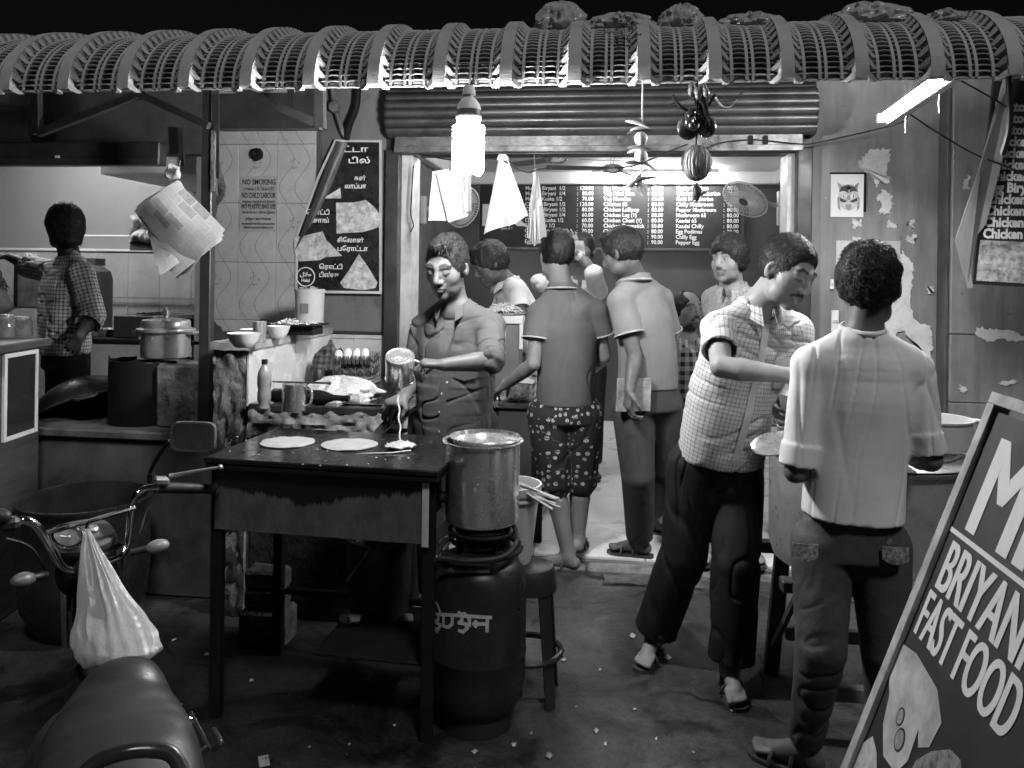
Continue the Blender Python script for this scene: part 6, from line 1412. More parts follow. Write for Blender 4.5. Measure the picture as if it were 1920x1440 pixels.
# plastic carrier bag on the handlebar hook
hk_ = pY(166, 985, 2.29)
MB().tube([pY(165, 976, 2.30), hk_+Vector((0, -.012, -.004))], .004, 6).build('bag_hook', M_CHROME, mo)
outl = [(992, 160, 168), (1005, 155, 176), (1030, 150, 190), (1060, 147, 208), (1100, 144, 232), (1140, 140, 262), (1165, 133, 283), (1185, 130, 300), (1205, 130, 306), (1220, 133, 305), (1232, 140, 290), (1240, 150, 250)]
def bagf(u, v):
    i = min(len(outl)-2, int(v*(len(outl)-1))); t = v*(len(outl)-1)-i
    L0 = [outl[i][k]*(1-t)+outl[i+1][k]*t for k in range(3)]
    py, x0, x1 = L0; Y = 2.26-.16*min(1, v*1.3)+.0; a = 2*math.pi*u
    c = pY((x0+x1)/2, py, Y); w = (x1-x0)/2*Y/FP; dep = w*.55
    f = 1+.06*math.sin(a*17+3*noise.noise(Vector((u*4, v*2, 1))))*(.35+1.2*(1-v))*(1-.5*v)
    dep *= 1-.75*math.exp(-((u-.25)/.05)**2)*math.exp(-((v-.25)/.2)**2)
    n_ = .014*noise.noise(Vector((math.cos(a)*3, math.sin(a)*3, v*5)))*v
    return c+X_*(-math.cos(a)*w*f)+Y_*(-math.sin(a)*dep*f)+Vector((n_, n_, n_*.6))
def bag_mat(name='thin_white_polythene', base=.55, rough=.28, mixv=.42):
    m = bpy.data.materials.new(name); n, l, p = nodes(m); nt = m.node_tree
    p.inputs['Base Color'].default_value = g(base); p.inputs['Roughness'].default_value = rough
    bumpto(nt, p, nz(nt, 9, 3, .5, stretch=(6, 6, .45)), .35, .012)
    tr_ = n.new('ShaderNodeBsdfTranslucent'); tr_.inputs[0].default_value = g(.6); mx = n.new('ShaderNodeMixShader'); mx.inputs[0].default_value = mixv
    out = n['Material Output']; l.new(p.outputs[0], mx.inputs[1]); l.new(tr_.outputs[0], mx.inputs[2]); l.new(mx.outputs[0], out.inputs['Surface']); return m
M_POLY = bag_mat(); M_FILMT = bag_mat('clear_crinkled_film', .5, .14, .3)
cbg = thing('carrier_bag', 'full white plastic carrier bag hanging from the moped handlebar', 'bag', pY(220, 1240, 2.1))
MB().sheet(bagf, 72, 40).build('film', M_POLY, cbg)
# ================================================================ bags of rubbish on the awning roof
def roofpt(px, t):
    y = AY+apt(t).y; z = az0+apt(t).z; p = pY(px, 300, y); return Vector((p.x, y, z+.03))
for i, (px, w, h, lab) in enumerate(((1048, .11, .14, 'shiny knotted clear plastic bag lying on the awning roof'), (1160, .15, .085, 'flattened plastic sack with pale rubbish between two awning ribs'), (1272, .10, .11, 'crinkled clear bag on the awning above the coconut charm'), (1400, .13, .07, 'low heap of torn plastic on the awning roof'), (1630, .17, .10, 'wide crinkled plastic bag on the awning above the tube light'), (1762, .1, .06, 'small crumpled wrapper on the awning near its far end'))):
    c = roofpt(px, math.radians(62)); c.z -= .05
    o = MB().sheet(bag_fn(c, w, .12, h*1.1, i*2.7, .22, .07), 88, 20).build('rubbish_bag', M_FILMT); tag(o, lab, 'bag')
# dry creeper on a panel
cr = MB()
for i in range(90):
    t = math.radians(R.uniform(25, 84)); q = roofpt(1165+R.uniform(-22, 22)+R.choice((-14, 14)), t)+nrm(t)*.0-Z_*.03+nrm(t)*.035
    d = Vector((R.uniform(-1, 1), R.uniform(-.4, .4), R.uniform(-1, .4)))*.03
    cr.tube([q, q+d*.5+nrm(t)*.01, q+d], .0022, 4)
o = tag(cr.build('dry_creeper', mat('dry_leaf')), 'dried twigs and leaf litter caught on one awning panel', 'twigs'); o['kind'] = 'stuff'
# ================================================================ door mat and street litter
a, b = pZ(1132, 1096, .0), pZ(1245, 1066, .0)
a2 = pZ(1250, 1097, 0)
tag(MB().sheet(lambda u, v: (a.x+.5*u+.01*noise.noise(Vector((u*9, v*9, 0))), a.y+.20*v, .014+.01*noise.noise(Vector((u*7, v*7, 2)))), 24, 12, .01).build('door_mat', mat('worn_coir', .12, .95, var=.4, scale=30, bump=1., bscale=120, bd=.02)), 'worn coir mat lying before the stone threshold', 'mat')
LIT = [(495, 1427, 11), (80, 1388, 9), (530, 1187, 7), (471, 1276, 5), (326, 1200, 7), (388, 1227, 5), (890, 1410, 7), (963, 1396, 7), (1030, 1418, 8), (1118, 1370, 5), (1250, 1232, 9), (1057, 1237, 5), (1186, 1192, 8), (1081, 1325, 3), (1372, 1330, 6), (1405, 1276, 4), (740, 1360, 4), (997, 1375, 3), (1300, 1410, 3), (1125, 1255, 4), (1340, 1236, 4), (1395, 1248, 5), (1230, 1385, 3), (580, 1400, 3), (340, 1322, 3), (1135, 1395, 4), (655, 1396, 3), (1190, 1330, 3)]
for i, (px, py, w) in enumerate(LIT):
    c = pZ(px, py, .004); k = w*c.y/FP; rr = random.Random(i); th0 = rr.uniform(0, 6)
    n = rr.randint(4, 7); P = [Vector((c.x+k*rr.uniform(.6, 1.1)*math.cos(th0+6.28*j/n), c.y+k*1.6*rr.uniform(.5, 1.1)*math.sin(th0+6.28*j/n), .003+rr.uniform(0, .006)*(j % 2))) for j in range(n)]
    o = MB().poly(P, (0, 0, .0015)).build('paper_scrap', (M_PAPER, M_SHELL, mat('dirty_scrap', .3, .8, var=.3))[i % 3] if i else M_PAPER, smooth=0)
    tag(o, 'small torn scrap of paper or shell lying on the dark street', 'litter', 'scraps of litter on the street')
tk_ = bpy.data.objects
c = pZ(495, 1427, .006)
o = MB().box((-.016, -.03, 0), (.016, .03, .0012), .0002, M=Matrix.Translation(c) @ Matrix.Rotation(.5, 4, 'Z')).build('printed_ticket', M_PAPER); tag(o, 'small white printed ticket lying on the street beside the moped', 'ticket'); ROOT[o] = Vector(o.location)
text('1 2 5', .011, c+Vector((-.008, .004, .0018)), Vector((math.cos(.5), math.sin(.5), 0)), Vector((-math.sin(.5), math.cos(.5), 0)), M_LETB, o, bold=.0004)
# ================================================================ counter, cabinet and tins in the shop
M_DCTR = mat('dark_laminate', .06, .45, var=.15, bump=.05)
cx0, cx1 = pY(752, 760, 4.5).x, pY(1012, 760, 4.5).x; ctz2 = pY(960, 757, 4.48).z
ctr = thing('serving_counter', 'dark fronted serving counter inside the shop behind the cook', 'counter', (cx0, 4.48, FZ))
MB().box((cx0, 4.5, FZ+.001), (cx1-.04, 4.80, ctz2-.03), .006).build('carcass', M_DCTR, ctr); MB().box((cx0-.02, 4.47, ctz2-.028), (cx1, 4.81, ctz2), .006).build('top', M_DCTR, ctr)
MB().box((cx1-.038, 4.49, FZ+.001), (cx1+.02, 4.54, ctz2-.03), .004).build('post', M_BLACK, ctr)
for (px, py, rpx, n_, lab) in ((972, 754, 30, 2, 'stack of two round steel tins with a paper lid on the serving counter'), (928, 757, 24, 1, 'flat steel lid on the serving counter under the reaching hand')):
    c = pZ(px, py-4, ctz2+.001); c.y = 4.62; c = Vector((pY(px, py-4, 4.62).x, 4.62, ctz2+.001)); r = rpx*4.62/FP
    t = thing('steel_tin', lab, 'tin', c)
    for k in range(n_): MB().lathe([(0, .0+k*.052), (r*.98, k*.052), (r, .004+k*.052), (r, .044+k*.052), (r*1.03, .046+k*.052), (r*1.03, .05+k*.052), (0, .051+k*.052)] if n_ > 1 else [(0, 0), (r, 0), (r*1.02, .008), (r*.8, .016), (0, .018)], 36, M=Matrix.Translation(c)).build('tin_body', M_STEEL, t)
    if n_ > 1: MB().sheet(lambda u, v: (c.x-r+2*r*u, c.y-r*.8+1.6*r*v, c.z+.106+.035*math.exp(-((u-.5)**2+(v-.6)**2)*7)), 10, 10, .001).build('paper_lid', M_PAPER, t)
gx0_, gx1_ = pY(840, 620, 4.87).x, pY(974, 620, 4.87).x; gz1 = pY(940, 592, 4.87).z
gcb = thing('glass_counter', 'tall white-topped food counter the leaning man works at', 'counter', (gx0_, 4.87, FZ))
MB().box((gx0_, 4.88, FZ+.001), (gx1_, 5.06, gz1-.05), .005).build('carcass', mat('counter_panel', .16, .4), gcb); MB().box((gx0_-.02, 4.86, gz1-.048), (gx1_+.02, 5.08, gz1), .005).build('top', M_WHITE, gcb)
for px, y0, y1 in ((944, 610, 650), (976, 605, 640)):
    a, b = pY(px-3, y1, 4.85), pY(px+4, y0, 4.85); MB().box((a.x, 4.866, a.z-.05), (b.x, 4.879, b.z), .002).build('price_strip', M_WHITE, gcb)
nd = MB(); nc = Vector((pY(948, 583, 5.0).x, 4.975, gz1+.02)); rr = random.Random(3)
for i in range(120):
    a = rr.uniform(0, 6.28); r = .10*math.sqrt(rr.random()); h = .055*(1-(r/.11)**2); p = nc+Vector((r*math.cos(a)*1.1, r*math.sin(a), h*rr.random()))
    d = Vector((rr.uniform(-1, 1), rr.uniform(-1, 1), rr.uniform(-.5, .5)))*.03; nd.tube([p-d, p+Vector((0, 0, .008)), p+d], .0025, 4)
o = tag(nd.build('noodle_heap', M_EGGS), 'heap of cooked noodles in a plate on the white counter', 'noodles'); o['kind'] = 'stuff'
vessel('steel_plate', 'wide steel plate under the noodles on the white counter', 'plate', Vector((nc.x, nc.y, gz1+.001)), [(0, 0), (.1, 0), (.13, .012), (.128, .015), (.1, .005), (0, .005)], M_STEEL)
# ================================================================ people: bodies and clothes from smooth implicit surfaces
def vnoise(P, seed=0):
    """vectorised value noise, about -1..1"""
    P = np.asarray(P, dtype=np.float64)+np.array((seed*17.13, seed*5.7, seed*9.31))+200.
    I = np.floor(P).astype(np.int64); F = P-I; F = F*F*(3-2*F)
    def h(dx, dy, dz):
        n = (I[:, 0]+dx)*374761393+(I[:, 1]+dy)*668265263+(I[:, 2]+dz)*2147483647; n = (n ^ (n >> 13))*1274126177; n = n ^ (n >> 16)
        return (n & 0xffff)/32767.5-1
    fx, fy, fz = F[:, 0], F[:, 1], F[:, 2]
    a = h(0, 0, 0)*(1-fx)+h(1, 0, 0)*fx; b = h(0, 1, 0)*(1-fx)+h(1, 1, 0)*fx
    c = h(0, 0, 1)*(1-fx)+h(1, 0, 1)*fx; d = h(0, 1, 1)*(1-fx)+h(1, 1, 1)*fx
    return (a*(1-fy)+b*fy)*(1-fz)+(c*(1-fy)+d*fy)*fz
class Field:
    def __init__(s, lo, hi, h):
        s.h = h; s.lo = np.array(lo)-4*h; s.n = np.ceil((np.array(hi)+4*h-s.lo)/h).astype(int)+1; s.A = np.full(s.n, .2, np.float32)
    def sub(s, lo, hi):
        i0 = np.maximum(0, np.floor((np.array(lo)-s.lo)/s.h).astype(int)); i1 = np.minimum(s.n, np.ceil((np.array(hi)-s.lo)/s.h).astype(int)+1)
        if (i1 <= i0).any(): return None
        g_ = [(s.lo[k]+s.h*np.arange(i0[k], i1[k])).astype(np.float32) for k in range(3)]
        return tuple(slice(i0[k], i1[k]) for k in range(3)), (g_[0][:, None, None], g_[1][None, :, None], g_[2][None, None, :])
    def op(s, fn, lo, hi, k=.01, mode='add'):
        m = k+.012; q = s.sub(np.array(lo)-m, np.array(hi)+m)
        if q is None: return
        sl, (x, y, z) = q; b = fn(x, y, z).astype(np.float32); a = s.A[sl]
        if mode == 'cut': a = -a
        hh = np.clip(.5+.5*(a-b)/k, 0, 1) if mode == 'add' else np.clip(.5+.5*(a-b)/k, 0, 1)
        r = a*(1-hh)+b*hh-k*hh*(1-hh)
        s.A[sl] = r if mode == 'add' else -r
    def cone(s, a, b, ra, rb, k=.012, mode='add'):
        a = np.array(a, float); b = np.array(b, float); d = b-a; L2 = max(d.dot(d), 1e-9); R_ = max(ra, rb)
        def fn(x, y, z):
            px, py, pz = x-a[0], y-a[1], z-a[2]; t = np.clip((px*d[0]+py*d[1]+pz*d[2])/L2, 0, 1)
            return np.sqrt((px-t*d[0])**2+(py-t*d[1])**2+(pz-t*d[2])**2)-(ra+(rb-ra)*t)
        s.op(fn, np.minimum(a, b)-R_, np.maximum(a, b)+R_, k, mode)
    def chain(s, pts, rs, k=.012, mode='add'):
        for i in range(len(pts)-1): s.cone(pts[i], pts[i+1], rs[i], rs[i+1], k, mode)
    def ell(s, c, r, M=None, k=.01, mode='add'):
        """ellipsoid; M 3x3 with columns = axes"""
        c = np.array(c, float); r = np.array(r, float); M = np.eye(3) if M is None else np.array(M, float); e = np.abs(M) @ r
        def fn(x, y, z):
            px, py, pz = x-c[0], y-c[1], z-c[2]
            q = [(px*M[0, i]+py*M[1, i]+pz*M[2, i]) for i in range(3)]
            k0 = np.sqrt(sum((q[i]/r[i])**2 for i in range(3))); k1 = np.sqrt(sum((q[i]/r[i]**2)**2 for i in range(3)))+1e-6
            return k0*(k0-1)/k1
        s.op(fn, c-e, c+e, k, mode)
    def eco(s, a, b, side, r0, r1, k=.03, mode='add', grow=0., pw=2.):
        """elliptical cone from a to b; side = direction of the wide axis"""
        a = np.array(a, float); b = np.array(b, float); w = b-a; L = np.linalg.norm(w); w = w/L
        sd = np.array(side, float); sd = sd-w*sd.dot(w); sd /= np.linalg.norm(sd); f = np.cross(w, sd); R_ = max(r0+r1)+grow
        def fn(x, y, z):
            px, py, pz = x-a[0], y-a[1], z-a[2]; h = px*w[0]+py*w[1]+pz*w[2]; t = np.clip(h/L, 0, 1)
            u = px*sd[0]+py*sd[1]+pz*sd[2]; v = px*f[0]+py*f[1]+pz*f[2]
            rx = r0[0]+(r1[0]-r0[0])*t+grow; ry = r0[1]+(r1[1]-r0[1])*t+grow
            k0 = ((np.abs(u)/rx)**pw+(np.abs(v)/ry)**pw)**(1/pw)+1e-5; q = np.sqrt(u*u+v*v)+1e-6
            d2 = np.where(k0 > .35, q*(1-1/k0), (k0-1)*np.minimum(rx, ry)); e = np.abs(h-t*L)
            return np.sqrt(np.maximum(d2, 0)**2+e*e)+np.minimum(d2, 0)
        s.op(fn, np.minimum(a, b)-R_, np.maximum(a, b)+R_, k, mode)
    def loft(s, sec, k=.02, mode='add', pw=2.3, n=4):
        """sec: list of (point, side, rx, ry); smooth interpolation between sections"""
        P_ = [Vector(q[0]) for q in sec]; out = []
        for i in range(len(sec)-1):
            a, b, c, d = P_[max(0, i-1)], P_[i], P_[i+1], P_[min(len(P_)-1, i+2)]
            for j in range(n):
                t = j/n; w = t*t*(3-2*t); p = .5*((2*b)+(c-a)*t+(2*a-5*b+4*c-d)*t*t+(-a+3*b-3*c+d)*t**3)
                out.append((p, Vector(sec[i][1]).lerp(Vector(sec[i+1][1]), w), sec[i][2]+(sec[i+1][2]-sec[i][2])*w, sec[i][3]+(sec[i+1][3]-sec[i][3])*w))
        out.append(sec[-1])
        for i in range(len(out)-1):
            q, r = out[i], out[i+1]; s.eco(q[0], r[0], q[1], (q[2], q[3]), (r[2], r[3]), k if i == 0 else .0025, mode, pw=pw)
    def tubecut(s, a, b, ra, rb, hollow, k=.016, cuff=None):
        """cloth tube from a to b, cut flat and hollow at b"""
        a = np.array(a, float); b = np.array(b, float); d = b-a; L = np.linalg.norm(d); w = d/L; R_ = max(ra, rb)+.02
        def fn(x, y, z):
            px, py, pz = x-a[0], y-a[1], z-a[2]; h = px*w[0]+py*w[1]+pz*w[2]; t = np.clip(h/L, 0, 1)
            r = np.sqrt(np.maximum(px*px+py*py+pz*pz-h*h, 0)); rad = ra+(rb-ra)*t
            if cuff: rad = rad+np.where(h > L-cuff, .006, 0)
            e = np.minimum(h, 0); dd = np.sqrt(r*r+e*e)-rad
            dd = np.maximum(dd, h-L)
            if hollow: dd = np.maximum(dd, -np.maximum(r-(rad-.007), (L-hollow)-h))
            return dd
        s.op(fn, np.minimum(a, b)-R_, np.maximum(a, b)+R_, k)
    def halfcut(s, p, n):
        """remove everything on the +n side of the plane through p"""
        q = s.sub(s.lo, s.lo+s.n*s.h); sl, (x, y, z) = q
        s.A[sl] = np.maximum(s.A[sl], ((x-p[0])*n[0]+(y-p[1])*n[1]+(z-p[2])*n[2]).astype(np.float32))
    def mesh(s):
        gr_ = openvdb.FloatGrid(2*s.h); gr_.copyFromArray(np.clip(s.A, -2*s.h, 2*s.h))
        P, Q = gr_.convertToQuads(0.0)
        return np.asarray(P, dtype=np.float64)*s.h+s.lo, np.asarray(Q)[:, ::-1]
def vnormals(P, Q):
    N = np.zeros_like(P); fn = np.cross(P[Q[:, 2]]-P[Q[:, 0]], P[Q[:, 3]]-P[Q[:, 1]])
    for c in range(4): np.add.at(N, Q[:, c], fn)
    return N/(np.linalg.norm(N, axis=1)[:, None]+1e-12)
def relax(P, Q, n=1, f=.5):
    for _ in range(n):
        S_ = np.zeros_like(P); C_ = np.zeros(len(P))
        for a, b in ((0, 1), (1, 2), (2, 3), (3, 0)):
            np.add.at(S_, Q[:, a], P[Q[:, b]]); np.add.at(S_, Q[:, b], P[Q[:, a]]); np.add.at(C_, Q[:, a], 1); np.add.at(C_, Q[:, b], 1)
        P = P*(1-f)+f*S_/np.maximum(C_, 1)[:, None]
    return P
def meshobj(name, P, Q, m, parent, attrs=None):
    off = np.array(ROOT[parent]) if parent is not None else np.array((P[:, 0].mean(), P[:, 1].mean(), P[:, 2].min()))
    me = bpy.data.meshes.new(name); me.vertices.add(len(P)); me.vertices.foreach_set('co', (P-off).astype(np.float32).ravel())
    me.loops.add(Q.size); me.loops.foreach_set('vertex_index', Q.astype(np.int32).ravel()); me.polygons.add(len(Q))
    me.polygons.foreach_set('loop_start', np.arange(0, Q.size, 4, dtype=np.int32)); me.update(calc_edges=True); me.validate()
    me.polygons.foreach_set('use_smooth', [True]*len(me.polygons))
    for k, v in (attrs or {}).items():
        v = np.asarray(v, np.float32); at = me.attributes.new(k, 'FLOAT_VECTOR' if v.ndim == 2 else 'FLOAT', 'POINT'); at.data.foreach_set('vector' if v.ndim == 2 else 'value', v.ravel())
    o = link(name, me, parent, m)
    if parent is None: o.location = off; ROOT[o] = Vector(off)
    return o
def folds(P, N, amp, dirs, seed, soft=.004):
    """sparse long creases running along the given directions, plus slow unevenness"""
    wv = np.stack([vnoise(P*3.2, seed+i) for i in range(3)], 1); D = soft*vnoise(P*5.5, seed+3)
    for i, (d, ac, al) in enumerate(dirs):
        d = np.array(d, float); d /= np.linalg.norm(d); t = P @ d; q = (P-np.outer(t, d))*ac+np.outer(t, d)*al+wv*.9
        n = vnoise(q, seed+11*i+5); mk = np.clip(vnoise(P*3.0, seed+31*i)*1.6+.45, 0, 1); D = D+amp*mk*(np.exp(-(n/.115)**2)-.2)
    return P+N*D[:, None]
DRAPE = (((.15, 0, 1), 15, 2.6), ((.6, .2, .75), 13, 2.4)); CROSS = (((.8, .3, -.5), 14, 2.4), ((.9, 0, .3), 16, 2.6)); BACK = (((.05, 0, 1), 17, 1.7), ((-.25, 0, 1), 13, 2.))
KNEE = (((1, .2, .25), 16, 3.), ((.1, 0, 1), 12, 1.8)); STRAIGHT = (((.03, .05, 1), 14, 1.2),)
# ---- materials for people
def skin_mat():
    m = bpy.data.materials.new('skin'); n, l, p = nodes(m); nt = m.node_tree
    a = n.new('ShaderNodeAttribute'); a.attribute_name = 'albedo'
    c = mth(nt, 'MULTIPLY', a.outputs['Fac'], ramp(nt, nz(nt, 60, 4), .3, .7, .92, 1.06)); l.new(tocol(nt, c), p.inputs['Base Color'])
    p.inputs['Roughness'].default_value = .5; p.inputs['Specular IOR Level'].default_value = .35
    try: p.inputs['Subsurface Weight'].default_value = .06; p.inputs['Subsurface Radius'].default_value = (.01, .01, .01)
    except Exception: pass
    bumpto(nt, p, nz(nt, 220, 3), .08, .002); return m
M_SKIN = skin_mat()
def cloth(name, base=.1, rough=.85, weave=420, wr=.12, var=.1, scale=9):
    return mat(name, base, rough, var=var, scale=scale, bump=wr, bscale=45, bd=.006, spec=.25)
M_HAIR = mat('black_hair', .014, .58, var=.4, scale=60, bump=.6, bscale=160, bd=.004, spec=.35)
def hand(F, w, d, n, t, curl=(.5, .5, .4), s=1., spread=.12, thumb=.5, k=.007):
    """w wrist, d towards fingers, n palm side (fingers curl that way), t thumb side"""
    w, d, n, t = Vector(w), Vector(d).normalized(), Vector(n).normalized(), Vector(t).normalized()
    n = (n-d*n.dot(d)).normalized(); t = (t-d*t.dot(d)-n*t.dot(n)).normalized()
    kn = []
    for i, (o, L) in enumerate(((.029, .082), (.010, .087), (-.010, .083), (-.028, .074))):
        p = w+d*L*s+t*o*s-n*.004; kn.append(p); F.cone(w+t*o*.45*s, p, .0145*s, .0125*s, .012)
    for i, p in enumerate(kn):
        ln = (.040, .045, .042, .033)[i]*s; r = (.0088, .0092, .0088, .0078)[i]*s; a = 0.; q = p; dd = (d+t*((1.5-i)*spread)).normalized()
        for j in range(3):
            a += (curl[i] if isinstance(curl[0], (tuple, list)) else curl)[j]
            v = dd*math.cos(a)+n*math.sin(a); q2 = q+v*ln*(1, .68, .55)[j]; F.cone(q, q2, r*(1-.08*j), r*(1-.08*(j+1)), .003); q = q2
    q = w+d*.018*s+t*.022*s; q1 = q+(d*.6+t*.75+n*.25).normalized()*.042*s; F.cone(q, q1, .0145*s, .0115*s, k)
    q2 = q1+(d*.85+t*(.5-thumb*.6)+n*thumb).normalized()*.032*s; F.cone(q1, q2, .0108*s, .0095*s, .004); q3 = q2+(d*.9+n*thumb*1.2-t*.1).normalized()*.024*s; F.cone(q2, q3, .0095*s, .0075*s, .003)
def head_shape(F, H, jaw=1., nose=1., fat=0.):
    """H: matrix of the head frame (x right, y forward, z up), centre between the ears"""
    M3 = np.array(H.to_3x3()); sc = H.to_scale()[0]; M3 = M3/sc
    def P(x, y, z): return np.array(H @ Vector((x, y, z)))
    E = lambda c, r, k=.012, mode='add', M=None: F.ell(P(*c), np.array(r)*sc, M3 if M is None else M3 @ np.array(M), k, mode)
    E((0, -.014, .030), (.077, .097, .086)); E((0, .022, -.004), (.066+fat, .070, .088)); E((0, .026, -.062), ((.053+fat)*jaw, .060, .046), .02)
    E((0, .066, -.094), (.024*jaw, .022, .019), .016)
    for s in (-1, 1):
        E((s*.043, .046, -.020), (.024+fat*.6, .024, .026), .03); E((s*.040*jaw, .028, -.072), (.022+fat, .032, .026), .02)
        E((s*.079, -.008, -.004), (.008, .019, .031), .006, 'add', Matrix.Rotation(s*.45, 3, 'Z')); E((s*.083, .000, .002), (.006, .010, .016), .005, 'cut')
    F.cone(P(-.042, .073, .034), P(0, .082, .030), .013*sc, .012*sc, .012); F.cone(P(.042, .073, .034), P(0, .082, .030), .013*sc, .012*sc, .012)
    for s in (-1, 1):
        E((s*.031, .098, .012), (.019, .016, .012), .012, 'cut'); E((s*.032, .0715, .010), (.017, .0155, .0145), .003)
        E((s*.031, .0845, .001), (.014, .004, .004), .004)
    F.cone(P(0, .086, .026), P(0, .108*1, -.020), .0085*sc, .0125*nose*sc, .008); E((0, .106, -.025), (.0135*nose, .012, .0105), .006)
    for s in (-1, 1): E((s*.0135*nose, .094, -.029), (.0095*nose, .012, .009), .006)
    E((0, .083, -.052), (.027, .015, .016), .012); E((0, .0935, -.0545), (.024, .0075, .0058), .004); E((0, .0925, -.0665), (.020, .0085, .0068), .004)
    E((0, .105, -.0605), (.022, .010, .0016), .002, 'cut'); E((0, .096, -.079), (.02, .008, .006), .008, 'cut')
def head_albedo(L, base, face):
    """albedo of skin points given in the head frame: brows, eyes, lips, moustache and stubble have their own colour"""
    x, y, z = L[:, 0], L[:, 1], L[:, 2]; a = np.full(len(L), base); fr = y > .035; ax = np.abs(x)
    def blend(mask, v): a[:] = a*(1-mask)+v*mask
    sm = lambda d, w: np.clip(1-d/w, 0, 1)
    zb = .036+.006*np.sin(np.clip((ax-.012)/.045, 0, 1)*np.pi)-.006*np.clip((ax-.04)/.02, 0, 1)
    blend(np.clip(1.8*(1-np.abs(z-zb)/.0075), 0, 1)*((ax > .012) & (ax < .056) & fr), face.get('brow', .025))
    zl = .010+.0095*np.sqrt(np.clip(1-((ax-.032)/.017)**2, 0, 1))*face.get('eye', .0)-.001
    eye = (np.abs(ax-.032) < .0165) & fr & (y > .06)
    if face.get('eye', 0) > 0:
        w_ = np.sqrt(((ax-.032)/.013)**2+((z-.009)/.0045)**2)
        blend(np.clip((1.12-w_)*6, 0, 1)*eye, .3); blend(np.clip((1-np.sqrt((x-np.sign(x)*.032-face.get('gaze', 0))**2+(z-.0095)**2)/.0066)*5, 0, 1)*eye*(w_ < 1.1), .015)
        blend(np.clip(1-np.abs(w_-1.15)/.14, 0, 1)*eye*(z > .008), .03)
    else: blend(np.clip(1.5*(1-np.abs(z-(.001+.0012*np.abs(ax-.032)/.004))/.0048), 0, 1)*eye, .02)
    blend(sm(np.abs(z+.0605), .0022)*(ax < .022)*fr, .04); blend(.35*((np.abs(z+.061) < .011) & (ax < .024) & (y > .08)), base*.62)
    mo_ = face.get('moust', 0)
    if mo_: 
        zc = -.0425-.010*(ax/.03)**2*face.get('droop', .8); blend(np.clip(1.7*(1-np.abs(z-zc)/(.0075*mo_)), 0, 1)*((ax < .033) & (y > .055)), face.get('mcol', .022))
    st = face.get('stubble', 0)
    if st: blend(st*np.clip((-.040-z)/.02, 0, 1)*np.clip((y+.01)/.03, 0, 1)*(ax > -1)*(1-((np.abs(z+.06) < .011) & (ax < .022))), base*.35)
    bd_ = face.get('beard', 0)
    if bd_: blend(bd_*np.clip((-.066-z)/.012, 0, 1)*(y > -.0)*np.clip((.05-ax)/.01, 0, 1), face.get('mcol', .03))
    if face.get('sideburn', 1): blend(.8*((np.abs(y-.012) < .014) & (ax > .052) & (z > -.028) & (z < .05)), .02)
    return a
def hair_mesh(H, kind, parent, seed, m=M_HAIR, n_str=900, h=.006):
    """kind: dict(top, back, side, front (hairline height), bald, len, comb)"""
    inv = H.inverted(); c = np.array(H.translation); sc = H.to_scale()[0]
    F = Field(c-.17, c+.17, h); M3 = np.array(H.to_3x3())/sc
    P = lambda x, y, z: np.array(H @ Vector((x, y, z)))
    t = kind.get('top', .022); sd_ = kind.get('side', .010)
    F.ell(P(0, -.016, .034), np.array((.077+sd_, .098+t*.6, .088+t))*sc, M3, .01)
    if kind.get('quiff'): F.ell(P(kind.get('qx', 0), .056, .112), np.array((.048, .034, .022))*sc, M3, .02)
    if kind.get('long'): F.ell(P(0, -.06, -.035), np.array((.074, .058, .085))*sc, M3, .03)
    V3 = M3
    def cutell(cn, r, k=.012): F.ell(P(*cn), np.array(r)*sc, M3, k, 'cut')
    hl = kind.get('front', .062)
    cutell((0, .125, hl-.105), (.072, .095, .10), .03)               # face opening
    cutell((0, .06, -.13), (.2, .14, .095), .022)                     # below ears, front
    F.halfcut(P(0, -.06, kind.get('nape', -.062)), -M3[:, 2]*.9-M3[:, 1]*-.25)
    if kind.get('bald'): cutell((0, .055, .125), (.056, .085, .07), .012)
    Pm, Q = F.mesh()
    if not len(Pm): return
    N = vnormals(Pm, Q); L = (np.c_[Pm, np.ones(len(Pm))] @ np.array(inv).T)[:, :3]
    fr = kind.get('freq', 60.)
    Pm = Pm+N*(vnoise(L*np.array((fr, fr*.5, fr*.5)), seed)*.005*kind.get('lump', 1.)+vnoise(L*fr*2.4, seed+2)*.003)[:, None]
    o = meshobj('hair', Pm, Q, m, parent)
    # loose locks: tapered ribbons along the surface
    rg = np.random.RandomState(seed+1); idx = rg.randint(0, len(Pm), n_str); cv = []; cf = []
    comb = np.array(kind.get('comb', (0, .3, -.6))); ln = kind.get('len', .03)
    off = np.array(ROOT[parent])
    for i in idx:
        if L[i, 1] > .05 and L[i, 2] < hl-.03: continue
        nn = N[i]; d = M3 @ comb+M3 @ (rg.randn(3)*kind.get('mess', .35)); tg = d-nn*d.dot(nn); tg /= np.linalg.norm(tg)+1e-6
        lift = kind.get('lift', .35)*rg.rand(); ll = ln*(.5+rg.rand()); sdv = np.cross(nn, tg)*.0009*(1+rg.rand())
        p0 = Pm[i]-nn*.003; p1 = p0+(tg+nn*(lift+.25))*ll*.5; p2 = p1+(tg+nn*(lift*.3-.15))*ll*.5
        b = len(cv); cv += [p0-sdv, p0+sdv, p1-sdv*.8, p1+sdv*.8, p2]; cf += [(b, b+1, b+3, b+2), (b+2, b+3, b+4)]
    me = bpy.data.meshes.new('hair_locks'); me.from_pydata([tuple(v-off) for v in cv], [], cf); me.update()
    lo_ = link('hair_locks', me, o, m)
    return o
